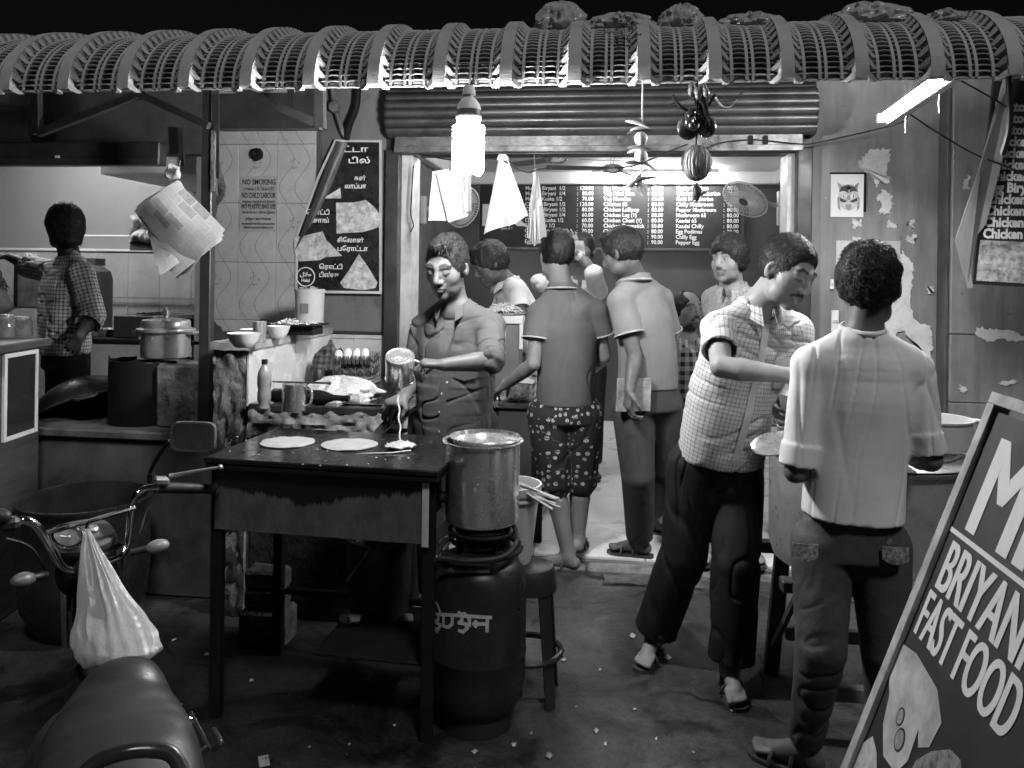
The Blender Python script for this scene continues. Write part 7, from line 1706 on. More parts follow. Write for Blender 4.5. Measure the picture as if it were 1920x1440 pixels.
def capuv(P, parts):
    """cloth coordinates: arc length round the nearest limb and length along it"""
    best = np.full(len(P), 1e9); UV = np.zeros((len(P), 3))
    for (a, b, r, side) in parts:
        a, b = np.array(a, float), np.array(b, float); w = b-a; L = np.linalg.norm(w); w /= L
        sd = np.array(side, float); sd -= w*sd.dot(w); sd /= np.linalg.norm(sd); f = np.cross(w, sd)
        p = P-a; t = np.clip(p @ w, 0, L); q = p-t[:, None]*w; d = np.linalg.norm(q, axis=1)-r
        k = d < best; best[k] = d[k]; ang = np.arctan2(q @ f, q @ sd)
        UV[k, 0] = (ang*r)[k]; UV[k, 1] = (p @ w)[k]
    return UV
V3 = lambda *a: Vector(a)
def person(name, label, J, skin=.2, face={}, hair={}, shirt=None, pants=None, feet=None, h=.006, jaw=1., fat=0., seed=1, hands=True, extra=None, nose=1., hairmat=None, build=1.):
    root_z = min(J['anR'].z, J['anL'].z)-.07
    base = Vector(((J['anR'].x+J['anL'].x)/2, (J['anR'].y+J['anL'].y)/2, root_z))
    root = thing(name, label, 'person', base, None)
    hc, hf, hu, hs = J['head']; hf = Vector(hf).normalized(); hu = Vector(hu); hr = hf.cross(hu).normalized(); hu = hr.cross(hf).normalized()
    H = frameM(hc, hr, hf, hu) @ Matrix.Scale(hs, 4)
    allp = [Vector(v) for k, v in J.items() if isinstance(v, Vector)]+[hc+hu*.16, hc-hf*.12, hc+hf*.13]
    lo = np.array([min(p[i] for p in allp) for i in range(3)])-.15; hi = np.array([max(p[i] for p in allp) for i in range(3)])+.15
    lo[2] = root_z-.01
    B = build
    F = Field(lo, hi, h); nb = J['nb']
    ss_ = (J['shR']-J['shL']).normalized(); hs_ = (J['hipR']-J['hipL']).normalized(); sw = (J['shR']-J['shL']).length/2
    ch = (J['shR']+J['shL'])/2; pel = (J['hipR']+J['hipL'])/2; wa = J.get('waist', ch.lerp(pel, .62)); cst = ch.lerp(wa, .42)
    # neck and trunk
    F.cone(H @ V3(0, -.022, -.05), nb, .056*B, .060*B, .025); F.cone(nb-Z_*.012, J['shR'], .048*B, .042*B, .035); F.cone(nb-Z_*.012, J['shL'], .048*B, .042*B, .035)
    F.loft([(ch+(nb-ch)*.75, ss_, sw*.45, .050*B), (ch-Z_*.01, ss_, sw*.86, .078*B), (cst, ss_, sw*.92, .098*B), (wa, ss_, sw*.78, .088*B), (pel, hs_, .148, .1)], .03)
    for s in 'RL':
        sh, el, wr = J['sh'+s], J['el'+s], J['wr'+s]
        F.cone(sh, el, .045*B, .038*B, .02); m_ = el.lerp(wr, .3); F.cone(el, m_, .038*B, .040*B, .005); F.cone(m_, wr, .040*B, .0265*B, .005)
        hp_, kn, an, ft = J['hip'+s], J['kn'+s], J['an'+s], J['ft'+s]
        F.cone(hp_, kn, .082*B, .054*B, .02); bk_ = (kn.lerp(an, .3)); bdir = (kn-hp_).cross(hs_); 
        F.cone(kn, bk_, .052*B, .056*B, .006); F.cone(bk_, an, .056*B, .036*B, .006)
        fd = (ft-an); fd.z = 0; fd = fd.normalized() if fd.length > 1e-4 else Y_; sdv = Vector((-fd.y, fd.x, 0)); gz = an.z-.055
        F.cone(an, an-fd*.03+V3(0, 0, -.035), .034, .030, .012); F.cone(an-fd*.03+V3(0, 0, -.035), an+fd*.11+V3(0, 0, -.045), .028, .022, .02); F.cone(an, an+fd*.10+V3(0, 0, -.04), .032, .022, .02)
        for i, (o, L_, r) in enumerate(((.028, .165, .0125), (.012, .165, .0095), (-.003, .16, .009), (-.017, .152, .0085), (-.030, .142, .008))):
            sg_ = -1 if s == 'R' else 1
            F.cone(an+fd*.10-sdv*o*sg_*.9+V3(0, 0, -.042), an+fd*L_-sdv*o*sg_+V3(0, 0, -.050), r*1.15, r, .006)
        if 'hand'+s in J: hand(F, wr, *J['hand'+s])
    F.eco(pel+Z_*.02, pel-Z_*.06, hs_, (.15, .1), (.13, .09), .03)
    head_shape(F, H, jaw, nose, fat)
    P, Q = F.mesh(); N = vnormals(P, Q)
    L = (np.c_[P, np.ones(len(P))] @ np.array(H.inverted()).T)[:, :3]
    inh = (L[:, 2] > -.13) & (np.abs(L[:, 0]) < .11) & (np.abs(L[:, 1]) < .15) & (L[:, 2] < .16)
    alb = np.full(len(P), skin)*(1+.10*vnoise(P*14, seed)); al2 = head_albedo(L, skin, face)*(1+.06*vnoise(P*30, seed)); alb[inh] = al2[inh]
    body = meshobj('body', P, Q, M_SKIN, root, {'albedo': alb})
    if hair: hair_mesh(H, hair, body, seed, hairmat or M_HAIR, hair.get('n', 900), hair.get('h', .006))
    if shirt:
        F = Field(lo, hi, h); g_ = shirt.get('loose', .018); hem = J.get('hem', pel-Z_*.05)
        bl = shirt.get('belly', 0); hw = shirt.get('hemw', .165); dn = (hem-wa).normalized()
        F.loft([(ch+(nb-ch)*.72, ss_, sw*.5, .056*B+g_*.6), (ch-Z_*.005, ss_, sw*.90+g_*.3, .082*B+g_), (cst, ss_, sw*.95+g_, .102*B+g_), (wa, ss_.lerp(hs_, .5), max(sw*.88+g_, hw*.96), .104*B+g_+bl), (hem+dn*.03, hs_, hw, .116*B+g_*.6+bl*.7)], .02)
        F.cone(nb-Z_*.01, J['shR'], .062*B, .055*B+g_*.35, .03); F.cone(nb-Z_*.01, J['shL'], .062*B, .055*B+g_*.35, .03)
        F.halfcut(hem, np.array(dn))
        for s in 'RL':
            sh, el, wr = J['sh'+s], J['el'+s], J['wr'+s]; fr_ = shirt.get('sleeve', .6); r0, r1 = .056*B+g_*.5, .050*B+g_*shirt.get('flare', .6)
            if fr_ <= 1: F.tubecut(sh, sh.lerp(el, fr_), r0, r1, .05, .025, shirt.get('cuff'))
            else: rr = .042*B+g_*.75; F.cone(sh, el, r0, r1, .02); F.tubecut(el, el.lerp(wr, fr_-1), r1*.99, rr, .03, .006, shirt.get('cuff'))
        up = (hc-nb).normalized()
        F.cone(nb-up*.01, nb+up*.12, shirt.get('neck', .066)*B, .085*B, .006, 'cut')
        fwd = ss_.cross(Z_); fwd = fwd if fwd.dot(hf) > -.3 or True else fwd
        fw2 = shirt.get('front')
        if shirt.get('vneck') and fw2 is not None:
            fw2 = Vector(fw2).normalized(); a0 = nb+fw2*.075; b0 = a0-Z_*shirt['vneck']+fw2*.022
            F.cone(a0, b0, .066, .020, .006, 'cut')
        P, Q = F.mesh()
        if len(P):
            P = relax(P, Q, 4, .5); N = vnormals(P, Q)
            P = folds(P, N, shirt.get('amp', .007), shirt.get('fold', DRAPE), seed+40)
            uvp = [(hem, ch, sw*.9, ss_)]+[(J['sh'+s], J['el'+s], .062, ss_) for s in 'RL']+([(J['el'+s], J['wr'+s], .05, ss_) for s in 'RL'] if shirt.get('sleeve', .6) > 1 else [])
            so = meshobj(shirt.get('name', 'shirt'), P, Q, shirt['mat'], root, {'cuv': capuv(P, uvp)})
            if shirt.get('crew'):
                MB().tube([nb+V3(math.cos(a)*.066*B, math.sin(a)*.068*B, .020-.014*math.sin(a)*shirt['crew']) for a in np.linspace(0, 6.283, 36, endpoint=False)], .0085, 8, closed=True).build('neckband', shirt['mat'], so)
            if shirt.get('collar'):
                fw2 = Vector(shirt.get('front', hf)).normalized(); sd2 = fw2.cross(Z_).normalized(); rc_ = shirt.get('neck', .066)*B+.006
                def colf(u, v):
                    a = (u-.5)*2*math.pi*shirt.get('wrap', .93)+math.pi; ca, sa_ = math.cos(a), math.sin(a)
                    c = nb+fw2*(ca*rc_*1.1)+sd2*(sa_*rc_)-Z_*(.012+.030*ca*(1 if ca > 0 else .3)); tip = max(0, ca)**3
                    up_ = shirt.get('ch', .036)
                    if v < .5: return c+Z_*(up_*(v*2))-(c-nb).normalized()*.004*v
                    w = (v-.5)*2; return c+Z_*(up_*(1-w*1.12))+((c-nb)*Vector((1, 1, 0))).normalized()*(.006+.016*w) - Z_*(.035*tip*w)+fw2*(.02*tip*w)
                cm = MB().sheet(colf, 36, 8, .003); co = cm.build('collar', shirt.get('cmat', shirt['mat']), so)
                UVc = [(u/36*.42, v/8*.08, 0) for v in range(9) for u in range(37)]; setuv(co, UVc+UVc)
                if shirt.get('stripe'):
                    MB().tube([colf(u, .93)+Z_*.002+((colf(u, .93)-nb)*Vector((1, 1, 0))).normalized()*.002 for u in np.linspace(0, 1, 40)], .0035, 6).build('collar_stripe', M_CLOTHW, so)
            if shirt.get('stripe'):
                for s in 'RL':
                    sh, el = J['sh'+s], J['el'+s]; e = sh.lerp(el, shirt['sleeve']-.02); ax = (el-sh).normalized(); u_ = ax.orthogonal().normalized(); w_ = ax.cross(u_); rr = .052*B+g_*shirt.get('flare', .6)+.002
                    MB().tube([e+(u_*math.cos(a)+w_*math.sin(a))*rr for a in np.linspace(0, 6.283, 28, endpoint=False)], .0045, 6, closed=True).build('cuff_stripe', M_CLOTHW, so)
            if shirt.get('placket') and fw2 is not None:
                fv = np.array(Vector(shirt['front']).normalized()); sv = Vector(fv).cross(Z_).normalized(); top = nb-Z_*(shirt.get('vneck', .05)+.0)
                def onc(c, rad=.014):
                    d = P-np.array(c); dl = np.linalg.norm(d-np.outer(d @ fv, fv), axis=1); w = np.where(dl < rad, d @ fv, -9.); return Vector(c)+Vector(fv)*(w.max()+.0025) if w.max() > -5 else Vector(c)
                MB().sheet(lambda u, v: onc(top.lerp(hem+Z_*.012, v)+sv*((u-.5)*.03)), 2, 26, .001).build('placket', shirt['mat'], so)
                MB().sheet(lambda u, v: onc(nb-Z_*(.20+.11*v-.012*(1-abs(2*u-1))*(v > .9)*-1)-sv*(.045+.095*u)), 6, 6, .001).build('pocket', shirt['mat'], so)
            if shirt.get('buttons') and fw2 is not None:
                # buttons sit on the cloth surface down the front
                fv = np.array(Vector(shirt['front']).normalized()); top = nb-Z_*(shirt.get('vneck', .05)+.03)
                for i in range(shirt['buttons']):
                    c = np.array(top.lerp(hem+Vector(fv)*.05, (i+.3)/shirt['buttons'])); d = P-c; dl = np.linalg.norm(d-np.outer(d @ fv, fv), axis=1); j = np.argmax(np.where(dl < .02, d @ fv, -9)); MB().ball(Vector(P[j])+Vector(fv)*.001, (.006, .003, .006), 10, 6).build('button', M_FANW, so)
    if pants:
        F = Field(lo, hi, h); g_ = pants.get('loose', .015); top = pants.get('top', .12)
        w0 = pel+(wa-pel).normalized()*top
        F.eco(w0, pel-Z_*.04, hs_, (.140*B+g_, .100*B+g_), (.158*B+g_, .112*B+g_), .03, pw=2.2); fr_ = pants.get('to', 1.93)
        for s in 'RL':
            hp_, kn, an = J['hip'+s], J['kn'+s], J['an'+s]; r0, r1, r2 = .093*B+g_, .066*B+g_*pants.get('kn', 1.), .045*B+g_*pants.get('hemf', 1.2)
            if fr_ > 1: F.cone(hp_-Z_*.02, kn, r0, r1, .016); F.tubecut(kn, kn.lerp(an, fr_-1), r1, r1+(r2-r1)*(fr_-1), .03, .006)
            else: F.tubecut(hp_-Z_*.02, hp_.lerp(kn, fr_), r0, r0+(r1-r0)*fr_*.6, .03, .016)
        P, Q = F.mesh(); P = relax(P, Q, 4, .5); N = vnormals(P, Q)
        P = folds(P, N, pants.get('amp', .007), pants.get('fold', STRAIGHT), seed+20)
        uvp = [(pel, w0+Z_*.05, .16, hs_)]+[(J['kn'+s], J['hip'+s], .085, hs_) for s in 'RL']+[(J['an'+s], J['kn'+s], .06, hs_) for s in 'RL']
        po_ = meshobj(pants.get('name', 'trousers'), P, Q, pants['mat'], root, {'cuv': capuv(P, uvp)})
    if feet:
        for s in feet.get('which', 'RL'):
            an, ft = J['an'+s], J['ft'+s]; fd = ft-an; fd.z = 0; fd = fd.normalized(); sdv = Vector((-fd.y, fd.x, 0)); gz = an.z-.075
            MS = frameM(Vector((an.x, an.y, an.z-.072)), sdv, fd, Z_) if False else frameM(Vector((an.x, an.y, an.z-.066)), fd, sdv, Z_)
            ol = [(-.075, .0), (-.068, .028), (-.03, .034), (.04, .036), (.11, .046), (.155, .040), (.178, .016), (.18, -.012), (.165, -.036), (.12, -.046), (.04, -.034), (-.03, -.032), (-.068, -.026)]
            sd_ = MB().poly([MS @ Vector((x, y, -.018)) for x, y in ol], Z_*.016).build('sandal', feet['mat'], root, smooth=30)
            for (x0, w_) in ((.085, .047), (.02, .038)):
                pts = [MS @ Vector((x0+.012*math.cos(t), w_*math.cos(t), -.006+.056*(1.05 if x0 < .05 else .8)*math.sin(t))) for t in np.linspace(0, math.pi, 14)]
                MB().tube(pts, .007, 6).build('strap', feet['mat'], sd_)
    return root
# ================================================================ the people, posed from the photograph
def stand(J, pel, side, zf, anR, anL, toeR, toeL, knb=V3(0, 0, 0), hw=.088):
    side = Vector(side).normalized(); J['hipR'] = pel+side*hw; J['hipL'] = pel-side*hw
    J['anR'] = Vector((anR[0], anR[1], zf+.082)); J['anL'] = Vector((anL[0], anL[1], zf+.082))
    for s, t in (('R', toeR), ('L', toeL)):
        J['ft'+s] = J['an'+s]+Vector((t[0], t[1], 0)).normalized()*.15
        if 'kn'+s not in J: J['kn'+s] = J['hip'+s].lerp(J['an'+s], .5)+Vector((t[0], t[1], 0)).normalized()*.025+knb
    return J
M_SAND = mat('dark_sandal', .045, .6, var=.3, bump=.2)
# ---- the cook
side = V3(-.97, -.22, 0)
J = dict(head=(pY(838, 503, 3.47), V3(-.24, -.92, -.33), V3(-.06, -.30, .95), 1.08), nb=pY(852, 572, 3.54), shR=pY(796, 618, 3.62), shL=pY(920, 612, 3.50),
         elR=pY(775, 712, 3.62), wrR=pY(757, 745, 3.42), elL=pY(921, 676, 3.26), wrL=pY(832, 684, 3.18), waist=pY(853, 740, 3.56), hem=pY(853, 822, 3.58))
pel = pY(855, 790, 3.60); stand(J, pel, side, 0, (pel.x-.1, 3.62), (pel.x+.1, 3.62), (-.1, -1), (.2, -1))
J['handL'] = (V3(-.97, -.05, .02), V3(-.05, .15, -1), V3(-.05, 1, .2), ((.75, .9, .6), (.8, .95, .6), (.85, 1., .6), (.9, 1., .7)), 1.0, .06, .9)
J['handR'] = (V3(-.5, -.75, -.35), V3(-.3, .1, -.9), V3(.6, -.6, .3), (.7, .8, .6), 1.0, .05, .8)
person('person', 'young cook in a dark rolled-sleeve shirt pouring egg over the griddle', J, .125, dict(brow=.02, stubble=.25, moust=.55, droop=.6, eye=0), dict(top=.024, side=.004, front=.100, quiff=1, qx=-.012, comb=(-.6, .3, .2), len=.035, lift=.35, mess=.4, n=4000, freq=48, lump=1.2),
       dict(placket=1, mat=cloth('dark_shirt_cotton', .075, wr=.3), sleeve=1.08, cuff=.06, loose=.022, amp=.009, fold=CROSS, hemw=.165, collar=1, wrap=.84, vneck=.19, front=V3(-.2, -1, 0), neck=.062, buttons=5, flare=.45),
       dict(mat=cloth('dark_trousers', .03), loose=.015), dict(mat=M_SAND), h=.0048, seed=3, jaw=.94)
mug_M = frameM(pY(750, 664, 3.2), V3(.97, .05, .1), V3(-.02, .86, .5).cross(V3(.97, .05, .1)) if False else V3(.0, .80, .56))
ax_ = V3(-.12, .50, -.86).normalized(); hx_ = V3(.98, .1, -.05); hx_ = (hx_-ax_*hx_.dot(ax_)).normalized()
mug_b = pY(750, 667, 3.18)
mug('steel_mug', 'upturned stainless steel mug in the hand of the cook', Matrix(((hx_.x, ax_.cross(hx_).x, ax_.x, mug_b.x), (hx_.y, ax_.cross(hx_).y, ax_.y, mug_b.y), (hx_.z, ax_.cross(hx_).z, ax_.z, mug_b.z), (0, 0, 0, 1))), .060, .118)
# ---- the tall boy seen from behind
side = V3(.99, .06, 0)
J = dict(head=(pY(1629, 541, 2.60), V3(.22, .95, -.16), V3(.0, .12, 1), 1.02), nb=pY(1617, 628, 2.58), shR=pY(1714, 690, 2.58), shL=pY(1522, 684, 2.56), elR=pY(1744, 862, 2.56), wrR=pY(1690, 850, 2.76),
         elL=pY(1492, 884, 2.54), wrL=pY(1545, 862, 2.74), waist=pY(1605, 850, 2.60), hem=pY(1598, 970, 2.60))
pel = pY(1595, 1010, 2.62); J['knR'] = pY(1660, 1220, 2.62); J['knL'] = pY(1540, 1215, 2.56)
aL, aR = pZ(1508, 1402, .08), pZ(1660, 1385, .08)
stand(J, pel, side, 0, (aR.x, aR.y), (aL.x, aL.y), (.3, 1), (-.85, .5))
J['handR'] = (V3(-.6, .8, .1), V3(0, 0, -1), V3(-.6, .6, .3), (.5, .5, .4)); J['handL'] = (V3(.6, .8, .1), V3(0, 0, -1), V3(.6, .6, .3), (.5, .5, .4))
boy = person('person', 'tall boy in a pale long-sleeved top and jeans seen from behind', J, .13, {}, dict(top=.026, side=.015, front=.06, nape=-.085, comb=(.2, -.2, -1), len=.035, lift=.5, mess=.6, n=4500, freq=55, lump=1.6),
       dict(mat=cloth('pale_jersey', .70, wr=.12), sleeve=.95, cuff=.07, loose=.014, amp=.0075, fold=BACK, hemw=.150, neck=.060, flare=.0, crew=-1), dict(mat=mat('faded_denim', .055, .8, var=.55, scale=4, bump=.35, bscale=30, bd=.008), loose=.010, amp=.005, fold=KNEE, hemf=1.0, top=.10), dict(mat=M_SAND, which='RL'), h=.0052, seed=11, build=.92)
MB().tube([J['nb']+V3(math.cos(a)*.066, math.sin(a)*.066+.005, .012+.012*math.sin(a)) for a in np.linspace(0, 6.28, 30, endpoint=False)], .0018, 5, closed=True).build('neck_cord', M_WIRE, boy)
for (x, y) in ((1510, 1020), (1680, 1026)):
    q = pY(x, y, 2.492 if x < 1600 else 2.50); MB().sheet(lambda u, v: q+V3(.075*(u-.5), .012*abs(u-.5)*(1 if x < 1600 else 1), -.04*v-.012*math.sin(u*3.1)*v), 8, 6, .003).build('pocket_flap', mat('patterned_pocket', .22, .8, var=.9, scale=90, bump=.2), boy)
# ---- the man in the small-check shirt
MC1 = check_mat('small_check_shirt', .56, .10, .0165, .10, 'cuv', .2, wrk=.35)
side = V3(-.93, -.36, 0)
J = dict(head=(pY(1474, 512, 3.08), V3(.56, -.72, -.40), V3(.34, -.16, .92), 1.06), nb=pY(1422, 572, 3.16), shR=pY(1346, 612, 3.10), shL=pY(1492, 620, 3.28), elR=pY(1352, 688, 2.88), wrR=pY(1478, 704, 2.80),
         elL=pY(1500, 715, 3.22), wrL=pY(1462, 765, 3.02), waist=pY(1372, 745, 3.22), hem=pY(1352, 858, 3.27))
pel = pY(1342, 862, 3.30)
aR, aL = pZ(1226, 1192, .08), pZ(1368, 1250, .08); J['knR'] = pY(1280, 1040, 3.28); J['knL'] = pY(1380, 1060, 3.16)
stand(J, pel, side, 0, (aR.x, aR.y), (aL.x, aL.y), (-.35, -.95), (.05, -1))
J['handR'] = (V3(1, -.1, 0), V3(.1, .6, -.7), V3(.1, .7, .6), (.5, .5, .4)); J['handL'] = (V3(-.3, -.9, -.2), V3(.9, -.3, 0), V3(0, 0, 1), (.5, .6, .4))
person('person', 'moustached man in a small-check short-sleeved shirt leaning over to the vessel', J, .26, dict(brow=.03, moust=1.15, droop=.9, stubble=.2, eye=0), dict(top=.017, side=.004, front=.092, comb=(.2, -.6, .3), len=.022, lift=.4, n=3000, freq=60, lump=.9),
       dict(mat=MC1, sleeve=.62, loose=.016, amp=.009, fold=CROSS, hemw=.172, collar=1, wrap=.9, vneck=.07, front=V3(.25, -.97, 0), neck=.064, buttons=6, placket=1, belly=.006, flare=.9), dict(mat=cloth('black_trousers', .012, .75), loose=.020, hemf=2.1, kn=1.4, amp=.009, fold=BACK), dict(mat=M_SAND), h=.0052, seed=21, jaw=1.06, fat=.003, build=.99)
q = pY(1462, 770, 2.92); tag(MB().poly([pY(1458, 738, 2.90), pY(1484, 745, 2.90), pY(1490, 800, 2.9), pY(1470, 785, 2.9)], (0, .002, 0)).build('paper_slip', M_PAPER, smooth=0), 'white paper slip held between the check-shirt man and the boy', 'paper')
pc2 = pY(1452, 838, 2.72); tag(MB().lathe([(0, 0), (.05, 0), (.075, .012), (.074, .015), (.05, .004), (0, .004)], 28, M=frameM(pc2, V3(1, 0, .25), V3(0, 1, .3))).build('steel_saucer', M_STEEL), 'small steel plate beside the rolled sleeve of the tall boy', 'plate')
# ---- boy in printed shorts
def print_mat():
    m = bpy.data.materials.new('printed_shorts'); n, l, p = nodes(m); nt = m.node_tree
    vo = nt.nodes.new('ShaderNodeTexVoronoi'); vo.inputs['Scale'].default_value = 29; vo.inputs['Randomness'].default_value = .6; at = n.new('ShaderNodeAttribute'); at.attribute_name = 'cuv'; l.new(at.outputs['Vector'], vo.inputs['Vector'])
    k = mth(nt, 'MULTIPLY', ramp(nt, vo.outputs['Distance'], .30, .34, 1, 0), ramp(nt, nz(nt, 150, 2), .42, .5)); l.new(tocol(nt, mixc(nt, k, .016, .5)), p.inputs['Base Color']); p.inputs['Roughness'].default_value = .85
    bumpto(nt, p, nz(nt, 30, 3), .3, .01); return m
side = V3(.98, .17, 0); zf = .0
J = dict(head=(pY(1043, 480, 4.27), V3(-.35, .92, -.15), V3(.02, .1, 1), 1.03), nb=pY(1053, 538, 4.27), shR=pY(1116, 585, 4.30), shL=pY(1012, 590, 4.24), elR=pY(1132, 668, 4.34), wrR=pY(1112, 692, 4.55),
         elL=pY(1000, 682, 4.18), wrL=pY(948, 722, 4.36), waist=pY(1062, 680, 4.28), hem=pY(1060, 756, 4.29))
pel = pY(1060, 772, 4.3); a1, a2 = pZ(1066, 1042, .08), pZ(1084, 1015, .14)
stand(J, pel, side, 0, (a2.x, a2.y), (a1.x, a1.y), (.1, 1), (-.95, .1)); J['anR'].z = .16; J['ftR'].z = .1
J['handL'] = (V3(-.6, .5, -.55), V3(-.2, .3, -.9), V3(.5, .6, 0), (.4, .5, .4)); J['handR'] = (V3(-.4, .9, 0), V3(0, 0, -1), V3(-1, 0, 0), (.4, .4, .4))
person('person', 'boy in a dark polo and printed knee shorts reaching to the counter', J, .20, {}, dict(top=.020, side=.010, front=.06, nape=-.058, comb=(.1, .5, -.5), len=.02, lift=.5, n=2200, freq=70),
       dict(mat=cloth('dark_pique', .105), sleeve=.52, loose=.020, amp=.0055, fold=BACK, hemw=.158, collar=1, front=V3(-.2, .98, 0), stripe=1, neck=.06, ch=.03, flare=1.2), dict(mat=print_mat(), name='shorts', to=1.06, loose=.026, amp=.008, top=.06), dict(mat=M_SAND), h=.0062, seed=31)
# ---- man in the grey polo with a book
side = V3(.86, .50, 0); zf = FZ
J = dict(head=(pY(1166, 477, 4.16), V3(-.80, .42, -.32), V3(-.16, .10, .95), 1.03), nb=pY(1190, 522, 4.2), shR=pY(1238, 560, 4.34), shL=pY(1164, 566, 4.12), elR=pY(1262, 660, 4.42), wrR=pY(1240, 700, 4.5),
         elL=pY(1190, 668, 4.06), wrL=pY(1180, 732, 3.98), waist=pY(1214, 660, 4.22), hem=pY(1214, 728, 4.22))
pel = pY(1214, 752, 4.22); a1, a2 = pZ(1200, 1015, FZ+.08), pZ(1236, 975, FZ+.08); J['knL'] = pY(1196, 890, 4.16); J['knR'] = pY(1240, 880, 4.32)
stand(J, pel, side, zf, (a2.x, a2.y), (a1.x, a1.y), (-.9, .4), (-.98, .2))
J['handL'] = (V3(-.05, -.05, -1), V3(.95, .4, 0), V3(-.2, -.95, 0), (.5, .7, .5)); J['handR'] = (V3(-.5, .8, 0), V3(0, 0, -1), V3(-1, 0, 0), (.4, .4, .4))
person('person', 'man in a light grey polo and dark trousers holding a book', J, .11, dict(moust=.8, stubble=.4, eye=0), dict(top=.020, side=.008, front=.07, nape=-.055, comb=(.1, .6, -.3), len=.02, lift=.4, n=2200, freq=70, quiff=1),
       dict(mat=cloth('grey_pique', .2), sleeve=.62, loose=.022, amp=.006, fold=STRAIGHT, hemw=.16, collar=1, front=V3(-.6, .8, 0), stripe=1, neck=.062, ch=.034, flare=1.0), dict(mat=cloth('charcoal_trousers', .06), loose=.018, hemf=1.5, amp=.009, fold=STRAIGHT), dict(mat=M_SAND), h=.0062, seed=41)
bc0 = pY(1188, 740, 4.045); bkx = V3(.98, .2, .02); bky = V3(.03, 0, 1)
bkk = thing('book', 'worn book held low at the side of the grey polo man', 'book', bc0); MBk = frameM(bc0, bkx, bky)
for z_, nm, m_ in ((-.012, 'cover', mat('worn_book_cover', .3, .6, var=.5, scale=20)), (.009, 'cover', mat('worn_book_cover'))): MB().box((-.085, -.082, z_), (.085, .082, z_+.003), .001, M=MBk).build(nm, m_, bkk)
MB().box((-.082, -.079, -.0085), (.082, .079, .0085), .001, M=MBk).build('pages', M_PAPER, bkk)
# ---- young man with a moustache
side = V3(-.7, .7, 0); zf = FZ
J = dict(head=(pY(1366, 490, 4.36), V3(-.62, -.78, -.02), V3(-.03, 0, 1), 1.0), nb=pY(1372, 538, 4.4), shR=pY(1338, 562, 4.52), shL=pY(1404, 562, 4.34), elR=pY(1345, 660, 4.55), wrR=pY(1350, 730, 4.5), elL=pY(1425, 665, 4.4), wrL=pY(1420, 735, 4.3), waist=pY(1366, 680, 4.42), hem=pY(1366, 770, 4.42))
pel = pY(1366, 770, 4.42); stand(J, pel, side, zf, (pel.x-.1, 4.42), (pel.x+.12, 4.44), (-.3, -1), (.2, -1))
person('person', 'young man with bushy hair and a moustache looking past the check shirt', J, .24, dict(eye=.9, gaze=.003, moust=1.0, brow=.015, stubble=.15), dict(top=.036, side=.016, front=.066, comb=(-.2, .4, .3), len=.028, lift=.8, mess=.8, n=2600, freq=75, lump=1.5),
       dict(mat=cloth('grey_print_shirt', .26, var=.4, scale=60), sleeve=.6, loose=.02, amp=.008, collar=1, vneck=.06, front=V3(-.4, -.9, 0), wrap=.9), dict(mat=cloth('dark_trousers'), loose=.015), dict(mat=M_SAND), h=.0066, seed=51)
# ---- seated older man
side = V3(-.95, -.3, 0); zf = FZ; YO = 5.0
J = dict(head=(pY(1291, 582, YO), V3(.45, -.88, .02), V3(0, 0, 1), .98), nb=pY(1288, 634, YO+.03), shR=pY(1246, 655, YO), shL=pY(1330, 658, YO+.05), elR=pY(1240, 735, YO-.05), wrR=pY(1275, 775, YO-.25), elL=pY(1338, 740, YO), wrL=pY(1310, 780, YO-.22), waist=pY(1288, 740, YO+.05), hem=pY(1288, 800, YO+.06))
pel = pY(1288, 800, YO+.05); J['knR'] = pY(1268, 815, YO-.38); J['knL'] = pY(1312, 820, YO-.36)
stand(J, pel, side, zf, (J['knR'].x, YO-.36), (J['knL'].x, YO-.34), (.1, -1), (.1, -1))
person('person', 'balding older man with a drooping moustache sitting behind the grey polo man', J, .24, dict(eye=.6, moust=1.5, droop=1.6, mcol=.04, beard=.9, brow=.05), dict(top=.006, side=.010, front=.085, bald=1, comb=(0, -.3, -.6), len=.015, n=500, freq=70),
       dict(mat=check_mat('bold_check_shirt', .5, .02, .055, .42, 'cuv', .1), sleeve=.6, loose=.02, amp=.008, collar=1, vneck=.06, front=V3(.3, -.95, 0), wrap=.88), dict(mat=M_CLOTHW, name='white_dhoti', loose=.03, hemf=2., amp=.009), dict(mat=M_SAND), h=.0072, seed=61, build=.95)
stl2 = thing('wooden_stool', 'plain wooden stool the older man sits on', 'stool', (pel.x, pel.y, .06)); zs_ = pel.z-.115
MB().box((pel.x-.16, pel.y-.16, zs_-.03), (pel.x+.16, pel.y+.16, zs_), .005).build('seat', M_WOOD, stl2)
for a in (-1, 1):
    for b in (-1, 1): MB().box((pel.x+a*.14-.015, pel.y+b*.14-.015, .061), (pel.x+a*.14+.015, pel.y+b*.14+.015, zs_-.031), .003).build('leg', M_WOOD, stl2)
# ---- man leaning over the food counter
side = V3(.35, -.92, -.1); zf = FZ; YL = 5.22
J = dict(head=(pY(920, 497, YL), V3(-.84, -.30, -.46), V3(-.42, 0, .9), 1.12), nb=pY(950, 528, YL+.02), shR=pY(968, 546, YL-.08), shL=pY(950, 545, YL+.22), elR=pY(978, 592, YL-.18), wrR=pY(948, 582, YL-.20), elL=pY(930, 600, YL+.25), wrL=pY(915, 585, YL+.05), waist=pY(990, 640, YL+.1), hem=pY(992, 668, YL+.12))
pel = pY(996, 690, YL+.12); stand(J, pel, side, zf, (pel.x+.02, YL-.02), (pel.x, YL+.24), (-1, 0), (-1, 0))
J['handR'] = (V3(-1, .1, -.2), V3(0, .2, -1), V3(0, 1, 0), (.4, .4, .4)); J['handL'] = (V3(-1, -.4, -.2), V3(0, .2, -1), V3(0, -1, 0), (.4, .4, .4))
